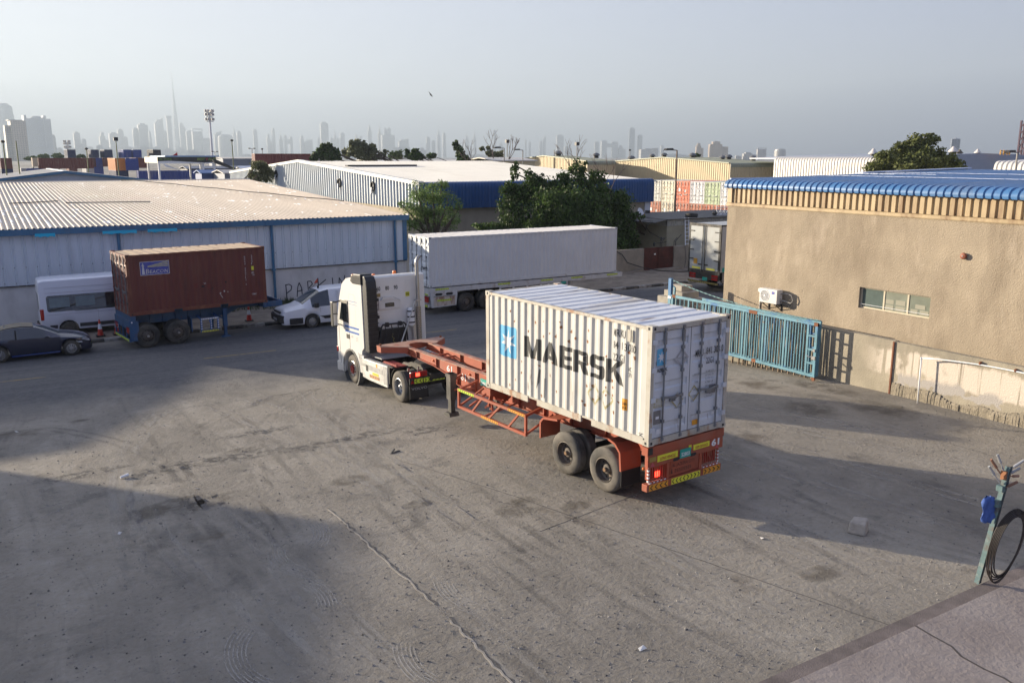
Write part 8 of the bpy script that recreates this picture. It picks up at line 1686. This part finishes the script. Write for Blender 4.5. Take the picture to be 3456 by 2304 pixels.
for a in ((3.63, 138.5, 9.5, 'olive lamp post at the far left edge', 'small', polem), (5.16, 137.6, 9.6, 'slim olive lamp post before the cream apartment tower', 'none', polem), (16.54, 165.8, 8.8, 'lamp post with small dark head left of the orange container', 'small', polem), (19.54, 152.2, 10.0, 'tall lamp post with square dark head by the orange container', 'box', polem), (37.76, 152.8, 10.2, 'thin lamp post with dark head right of the canopy', 'small', polem), (46.9, 205.8, 8.6, 'short lamp post with twin head right of the floodlight mast', 'twin', poleg), (51.4, 191.3, 9.2, 'lamp post with cluster head above the lone red container', 'twin', poleg), (56.1, 200.2, 9.2, 'small lamp post above the middle of the lone red container', 'small', poleg), (82.87, 136.9, 10.0, 'dark-headed lamp post left of the farther tan hall', 'box', poleg), (61.8, 102.9, 8.6, 'lamp post with curved arm beside the dark-headed one', 'arm', poleg), (74.64, 118.5, 8.5, 'short arm lamp post above the farther tan hall', 'arm', poleg), (87.8, 122.1, 9.4, 'dark-headed lamp post between the two left mushroom vents', 'box', poleg), (95.8, 140.7, 8.8, 'thin lamp post behind the farther tan hall', 'none', poleg), (121, 148.7, 8.9, 'thin lamp post behind the nearer tan hall', 'small', poleg), (61.4, 67.9, 8.1, 'brown street lamp standing in front of the nearer tan hall', 'arm', mat('lamp_brown', (.16, .11, .08), .6)), (75.9, 41.4, 7.8, 'grey street lamp in front of the small white hall', 'arm', poleg)): pole(*a)
def mast(x, y, top, label, s=1.0, m=MT['white']):
    t = thing('floodlight_mast', label, 'mast', (x, y, -.6)); H = top + .6
    mb = MB(); mb.cyl((0, 0, 0), (0, 0, H), .42 * s, .2 * s, seg=10); mb.build('post', m, t); mb = MB()
    for z in (H - 2.2 * s, H - 1.1 * s, H): mb.lathe([(.9 * s, z), (1.0 * s, z), (1.0 * s, z + .1), (.9 * s, z + .1)], seg=12); mb.bar((-.95 * s, 0, z + .05), (.95 * s, 0, z + .05), .1); mb.bar((0, -.95 * s, z + .05), (0, .95 * s, z + .05), .1)
    for i in range(4): a = math.pi / 2 * i + .4; mb.bar((.95 * s * math.cos(a), .95 * s * math.sin(a), H - 2.2 * s), (.95 * s * math.cos(a), .95 * s * math.sin(a), H + .3), .06)
    mb.build('cage', MT['galv'], t); mb = MB()
    for z in (H - 1.9 * s, H - .7 * s, H + .2):
        for i in range(6): a = i * math.pi / 3; mb.box(.95 * s * math.cos(a) - .25 * s, .95 * s * math.cos(a) + .25 * s, .95 * s * math.sin(a) - .2 * s, .95 * s * math.sin(a) + .2 * s, z, z + .6 * s)
    mb.build('floodlight', mat('flood_grey', (.45, .43, .40), .5), t)
mast(53.3, 237, 18.6, 'tall white floodlight mast right of the canopy'); mast(46, 558, 15.5, 'fainter far floodlight mast above the narrow container stack', 1.6)
cr_t = thing('crane_mast', 'dark lattice crane mast cut by the right edge', 'crane', (132.6, 71.4, -.6)); mb = MB()
for sx in (0, .9):
    for sy in (0, .9): mb.bar((sx, sy, 0), (sx, sy, 13.3), .22)
for i in range(14): z = i * .95; mb.bar((0, 0, z), (.9, 0, z + .95), .16); mb.bar((.9, 0, z), (0, 0, z + .95), .16); mb.bar((0, .9, z), (0, 0, z + .95), .16)
mb.build('lattice', mat('crane_purple', (.05, .02, .045), .6), cr_t); mb = MB(); mb.cyl((-.4, 0, 13), (-1.8, 0, 7), .03, seg=5); mb.build('stay_cable', MT['blk'], cr_t)
# a bird in the sky
mb = MB(); mb.add([(0, 0, 0), (.45, .1, .02), (.1, -.05, .06), (-.5, .15, .28), (-.1, .05, -.05), (.05, .3, .0), (.3, .02, -.08)], [(1, 2, 4, 6), (2, 3, 4), (2, 5, 4), (0, 2, 3)]); o = mb.build('bird', mat('bird_dark', (.05, .045, .05), .8)); o.location = (53.4, 108, 15.6); o.modifiers.new('s', 'SOLIDIFY').thickness = .05; o.rotation_euler = (0, .5, .3); tag(o, 'small dark bird flying above the skyline', 'bird')
# ------------------------------------------------------------ skyline towers
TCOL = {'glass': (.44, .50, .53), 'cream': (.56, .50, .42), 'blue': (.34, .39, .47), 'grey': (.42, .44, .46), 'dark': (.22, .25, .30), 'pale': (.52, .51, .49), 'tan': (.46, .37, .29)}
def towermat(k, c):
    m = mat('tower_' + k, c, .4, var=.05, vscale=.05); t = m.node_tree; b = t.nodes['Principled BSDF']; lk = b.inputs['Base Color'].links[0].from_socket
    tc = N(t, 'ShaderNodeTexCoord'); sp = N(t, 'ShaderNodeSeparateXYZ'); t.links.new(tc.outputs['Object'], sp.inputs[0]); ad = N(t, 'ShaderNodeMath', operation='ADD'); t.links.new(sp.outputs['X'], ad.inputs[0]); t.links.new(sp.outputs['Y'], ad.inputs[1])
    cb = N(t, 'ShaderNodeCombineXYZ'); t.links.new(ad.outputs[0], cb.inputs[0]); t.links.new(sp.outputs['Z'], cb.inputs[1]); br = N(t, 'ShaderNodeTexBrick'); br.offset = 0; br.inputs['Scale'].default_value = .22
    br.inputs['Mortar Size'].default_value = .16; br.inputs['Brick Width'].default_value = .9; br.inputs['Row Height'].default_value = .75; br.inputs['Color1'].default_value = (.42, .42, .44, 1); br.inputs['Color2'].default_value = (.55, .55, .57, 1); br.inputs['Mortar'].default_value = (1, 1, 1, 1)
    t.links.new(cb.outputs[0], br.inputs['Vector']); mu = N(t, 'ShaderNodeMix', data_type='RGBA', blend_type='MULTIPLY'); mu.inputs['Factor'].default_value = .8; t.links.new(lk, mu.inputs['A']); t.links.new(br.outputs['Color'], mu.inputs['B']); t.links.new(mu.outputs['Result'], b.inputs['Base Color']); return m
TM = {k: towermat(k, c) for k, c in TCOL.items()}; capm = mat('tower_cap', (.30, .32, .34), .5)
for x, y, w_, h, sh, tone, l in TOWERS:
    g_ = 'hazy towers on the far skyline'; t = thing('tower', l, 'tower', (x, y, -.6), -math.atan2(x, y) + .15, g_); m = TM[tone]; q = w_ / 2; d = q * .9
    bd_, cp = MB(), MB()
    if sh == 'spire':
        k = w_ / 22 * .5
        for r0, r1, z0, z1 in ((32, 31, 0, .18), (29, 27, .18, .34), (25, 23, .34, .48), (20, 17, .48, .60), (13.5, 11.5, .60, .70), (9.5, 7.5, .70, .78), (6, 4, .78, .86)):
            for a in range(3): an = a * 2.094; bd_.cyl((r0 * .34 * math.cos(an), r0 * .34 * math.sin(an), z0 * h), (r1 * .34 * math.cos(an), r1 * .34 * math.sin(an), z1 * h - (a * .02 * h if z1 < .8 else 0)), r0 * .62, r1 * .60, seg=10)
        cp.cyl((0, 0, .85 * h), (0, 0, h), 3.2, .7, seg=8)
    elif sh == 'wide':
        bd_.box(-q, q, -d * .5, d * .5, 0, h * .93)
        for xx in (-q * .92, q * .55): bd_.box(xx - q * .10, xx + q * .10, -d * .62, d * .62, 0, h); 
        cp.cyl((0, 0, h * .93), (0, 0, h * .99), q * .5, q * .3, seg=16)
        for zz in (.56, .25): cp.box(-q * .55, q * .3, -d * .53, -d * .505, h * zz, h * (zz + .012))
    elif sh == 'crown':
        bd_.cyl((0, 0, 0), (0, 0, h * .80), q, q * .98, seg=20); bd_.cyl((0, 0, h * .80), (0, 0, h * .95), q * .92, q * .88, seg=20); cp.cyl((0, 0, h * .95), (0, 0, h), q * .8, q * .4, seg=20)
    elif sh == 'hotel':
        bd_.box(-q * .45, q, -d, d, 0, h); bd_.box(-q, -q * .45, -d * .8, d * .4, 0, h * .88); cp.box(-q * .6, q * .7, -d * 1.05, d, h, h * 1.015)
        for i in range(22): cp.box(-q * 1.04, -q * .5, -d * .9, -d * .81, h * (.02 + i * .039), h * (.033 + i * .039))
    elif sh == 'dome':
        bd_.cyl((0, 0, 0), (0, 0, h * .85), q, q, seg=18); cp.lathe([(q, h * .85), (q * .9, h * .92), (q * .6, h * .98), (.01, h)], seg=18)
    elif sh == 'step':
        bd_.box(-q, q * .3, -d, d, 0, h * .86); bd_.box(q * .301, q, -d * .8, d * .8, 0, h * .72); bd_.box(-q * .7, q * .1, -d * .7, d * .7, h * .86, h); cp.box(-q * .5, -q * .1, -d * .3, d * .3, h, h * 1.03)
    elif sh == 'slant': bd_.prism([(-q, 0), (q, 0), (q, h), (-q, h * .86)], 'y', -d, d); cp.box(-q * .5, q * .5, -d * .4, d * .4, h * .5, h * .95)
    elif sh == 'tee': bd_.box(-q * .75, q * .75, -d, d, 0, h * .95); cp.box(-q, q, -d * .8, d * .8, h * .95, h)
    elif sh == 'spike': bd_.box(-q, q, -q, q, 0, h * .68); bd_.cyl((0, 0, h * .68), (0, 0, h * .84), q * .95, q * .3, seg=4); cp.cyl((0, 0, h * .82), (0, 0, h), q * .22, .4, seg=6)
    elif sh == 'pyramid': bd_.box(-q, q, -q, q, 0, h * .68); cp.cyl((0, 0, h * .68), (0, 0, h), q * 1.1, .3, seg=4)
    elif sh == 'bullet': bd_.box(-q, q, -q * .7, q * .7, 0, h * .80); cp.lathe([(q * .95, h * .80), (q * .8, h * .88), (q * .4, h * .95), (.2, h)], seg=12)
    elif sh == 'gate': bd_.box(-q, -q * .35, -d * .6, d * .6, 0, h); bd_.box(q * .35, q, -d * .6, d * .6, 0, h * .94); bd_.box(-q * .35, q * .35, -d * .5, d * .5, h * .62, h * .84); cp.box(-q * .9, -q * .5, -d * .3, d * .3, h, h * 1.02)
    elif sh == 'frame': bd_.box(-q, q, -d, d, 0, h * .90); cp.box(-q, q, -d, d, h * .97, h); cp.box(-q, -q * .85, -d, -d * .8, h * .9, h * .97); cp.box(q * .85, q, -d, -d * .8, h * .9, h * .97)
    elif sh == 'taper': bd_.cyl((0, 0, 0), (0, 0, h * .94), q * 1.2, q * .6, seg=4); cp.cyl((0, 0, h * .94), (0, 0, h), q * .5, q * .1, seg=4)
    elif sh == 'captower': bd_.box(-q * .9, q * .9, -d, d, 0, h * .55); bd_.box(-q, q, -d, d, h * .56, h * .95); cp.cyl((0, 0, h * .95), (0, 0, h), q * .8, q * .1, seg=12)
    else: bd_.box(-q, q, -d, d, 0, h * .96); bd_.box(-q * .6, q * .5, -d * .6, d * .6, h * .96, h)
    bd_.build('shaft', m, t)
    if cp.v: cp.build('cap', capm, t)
for x, y, w_, h in LOWRISE:
    mb = MB(); mb.box(-w_ * .5, w_ * .1, -20, 20, 0, h); mb.box(w_ * .1, w_ * .5, -18, 18, 0, h * .8); mb.box(-w_ * .3, -w_ * .1, -8, 8, h, h * 1.07); o = mb.build('low_block', TM['grey']); o.location = (x, y, -.6); o.rotation_euler = (0, 0, -math.atan2(x, y)); tag(o, 'hazy low-rise block at the foot of the far skyline', 'building', 'low blocks at the foot of the skyline')
# ------------------------------------------------------------ trees
def tree(name, label, clumps, n, leaf, lm, base, bark, group=None, droop=.3, fill=.35, aspect=1.6, extra=()):
    """trunk with limbs reaching into every clump; crown of separate leaf sprays over the clumps"""
    bz = -.6; t = thing(name, label, 'tree', (base[0], base[1], bz), group=group); O = Vector((base[0], base[1], bz)); r_ = random.Random(hash(label) % 9999 if False else len(label) * 31 + len(clumps))
    cl = [(Vector(c[:3]) - O, Vector(c[3:6])) for c in clumps]
    zt = min(c[0].z for c in cl); top = max(c[0].z for c in cl); fork = Vector((0, 0, max(.8, zt * .55)))
    mb = MB(); rr = max(.08, .035 * top); mb.tube([(0, 0, 0), fork * .5 + Vector((r_.uniform(-.1, .1), r_.uniform(-.1, .1), 0)), fork], [rr * 1.3, rr * 1.0, rr * .85], 8)
    for c, rd in cl:
        mid = fork.lerp(c, .5) + Vector((r_.uniform(-.3, .3), r_.uniform(-.3, .3), .2)); mb.tube([fork, mid, c, c + Vector((r_.uniform(-.4, .4) * rd.x, r_.uniform(-.4, .4) * rd.y, rd.z * .6))], [rr * .55, rr * .35, rr * .18, rr * .06], 6)
    mb.build('trunk', bark, t, smooth=True)
    vol = [rd.x * rd.y + rd.x * rd.z + rd.y * rd.z for c, rd in cl]; tv = sum(vol); mb = MB()
    for (c, rd), v in zip(cl, vol):
        # each clump is broken into tufts so its outline is uneven
        k = max(4, int(14 * (v / max(vol)) ** .5) + 4); tufts = []
        for _ in range(k):
            d = Vector((r_.gauss(0, 1), r_.gauss(0, 1), r_.gauss(0, 1) + .15)).normalized(); f = r_.uniform(.55, 1.0); tufts.append((c + Vector((d.x * rd.x, d.y * rd.y, d.z * rd.z)) * f, r_.uniform(.28, .50)))
        for _ in range(int(n * v / tv)):
            if r_.random() < fill:
                d = Vector((r_.gauss(0, 1), r_.gauss(0, 1), r_.gauss(0, 1))).normalized() * r_.random() ** .4 * .85; p = c + Vector((d.x * rd.x, d.y * rd.y, d.z * rd.z))
            else:
                q, s = r_.choice(tufts); d = Vector((r_.gauss(0, 1), r_.gauss(0, 1), r_.gauss(0, 1))).normalized() * r_.random() ** .5 * s; p = q + Vector((d.x * rd.x, d.y * rd.y, d.z * rd.z))
            ax = Vector((r_.gauss(0, 1), r_.gauss(0, 1), r_.gauss(0, .7) - droop * 1.5)).normalized(); sd = ax.cross(Vector((r_.gauss(0, 1), r_.gauss(0, 1), r_.gauss(0, 1)))).normalized()
            L = leaf * r_.uniform(.6, 1.4); W = L / aspect * .5; a = p - ax * L * .5
            mb.add([a, p + sd * W, p + ax * L * .5, p - sd * W], [(0, 1, 2, 3)])
    mb.build('crown', lm, t, fixn=False)
    return t
bark = mat('bark', (.10, .075, .055), .9, var=.3)
lf_dark, lf_mid, lf_feather, lf_olive, lf_right = leafmat('leaf_dark', (.055, .095, .022), .65, .3), leafmat('leaf_mid', (.075, .12, .035), .6), leafmat('leaf_feather', (.14, .21, .06), .5, .35), leafmat('leaf_olive', (.15, .16, .075), .5), leafmat('leaf_warm', (.11, .125, .035), .6)
tree('ficus_tree', 'big dense dark green tree in front of the blue fascia', CROWNS['big'], 42000, .21, lf_dark, (47.5, 54.0), bark, droop=.8, fill=.5, aspect=1.9)
tree('acacia_tree', 'feathery light green tree beside the corner of the long warehouse', CROWNS['feather'], 10500, .16, lf_feather, (26.6, 53.6), bark, droop=.7, fill=.25, aspect=3.2)
tree('tree', 'small olive tree at the left end of the silver gable', CROWNS['olive_small'], 4500, .24, lf_olive, (23.5, 97.5), bark, droop=.6, aspect=2.5)
tree('shrub', 'tiny shrub at the foot of the silver gable behind the sandy roof', CROWNS['sprig'], 350, .2, lf_mid, (CROWNS['sprig'][0][0], CROWNS['sprig'][0][1]), bark)
tree('tree', 'dark bushy tree behind the white warehouse roof, leftmost', CROWNS['bush_dark'], 5200, .42, lf_dark, (63.5, 146), bark)
tree('tree', 'broad olive gum tree behind the white warehouse roof', CROWNS['broad_olive'], 5200, .42, lf_olive, (70.5, 150), bark, droop=.5, fill=.15)
tree('tree', 'pair of rounded green crowns behind the white roof', CROWNS['roundpair'], 1800, .5, lf_mid, (105.5, 202), bark)
tree('tree', 'ragged green tree left of the round bush', CROWNS['ragged_mid'], 2400, .4, lf_dark, (75.6, 142), bark)
tree('tree', 'dark round bush behind the white roof', CROWNS['round_bush'], 1500, .45, lf_dark, (102, 184), bark)
tree('tree', 'leaning tree with one leafy side and one bare limb', CROWNS['leaning'], 2200, .38, lf_mid, (75.4, 130), bark)
tree('tree', 'ragged tree with gaps left of the farther tan hall', CROWNS['ragged'], 2000, .45, lf_olive, (95, 154), bark)
tree('tree', 'large round warm green tree behind the blue roof', CROWNS['right'], 16000, .30, lf_right, (86.5, 64), bark, droop=.4, fill=.45)
for k, l in (('yardtrees1', 'low green tree behind the far left containers'), ('yardtrees2', 'second green tree behind the far left containers'), ('yardtrees3', 'biggest green tree left of the narrow container stack'), ('yardtrees4', 'green tree right of the narrow container stack')):
    c = CROWNS[k]; tree('tree', l, c, 1300, .7, lf_mid, (c[0][0], c[0][1]), bark)
tree('tree', 'small green tree behind the flat grey roof vent', CROWNS['vent_bush'], 500, .5, lf_mid, (CROWNS['vent_bush'][0][0], CROWNS['vent_bush'][0][1]), bark)
def bare(name, label, base, h, seed, lean=(0, 0), m=None):
    r_ = random.Random(seed); mb = MB()
    def grow(p, d, l, r, k):
        q = p + d * l; mb.tube([p, p.lerp(q, .5) + Vector((r_.uniform(-.05, .05), 0, 0)) * l, q], [r, r * .85, r * .7], 5)
        if k == 0: return
        for _ in range(r_.choice((2, 2, 3))):
            nd = (d + Vector((r_.uniform(-.7, .7), r_.uniform(-.5, .5), r_.uniform(-.1, .5)))).normalized(); grow(q, nd, l * r_.uniform(.6, .85), r * .62, k - 1)
    grow(Vector((0, 0, 0)), Vector((lean[0], lean[1], 1)).normalized(), h * .36, h * .014, 4)
    o = mb.build(name, m or mat('bare_bark', (.17, .13, .11), .9), smooth=True); o.location = (*base, -.6); return tag(o, label, 'tree')
bare('bare_tree', 'slim bare tree left of the leaning tree', (72.7, 131.5), 10.8, 3); bare('bare_limb_tree', 'taller bare-limbed tree right behind the leaning tree', (76.5, 129.2), 13.5, 8, (.12, 0)); bare('bare_sapling', 'thin bare sapling above the farther tan hall', (89.5, 124), 11, 5); bare('bare_sapling', 'thin bare shoots at the left of the big dense tree', (44.4, 58), 7.4, 6)

# ------------------------------------------------------------ hazy air over everything
mb = MB(); mb.box(-9000, 9000, -300, 12000, -3, 900); hz = mb.build('haze', bpy.data.materials.new('haze_air')); hz['kind'] = 'stuff'; tag(hz, 'pale dusty haze in the air', 'haze')
hm_ = hz.data.materials[0]; hm_.use_nodes = True; t = hm_.node_tree; t.nodes.clear(); ov = N(t, 'ShaderNodeOutputMaterial'); pv = N(t, 'ShaderNodeVolumePrincipled')
pv.inputs['Density'].default_value = 0.00022; pv.inputs['Color'].default_value = (.50, .60, .71, 1); pv.inputs['Anisotropy'].default_value = .2
t.links.new(pv.outputs[0], ov.inputs['Volume']); hz.display_type = 'WIRE'
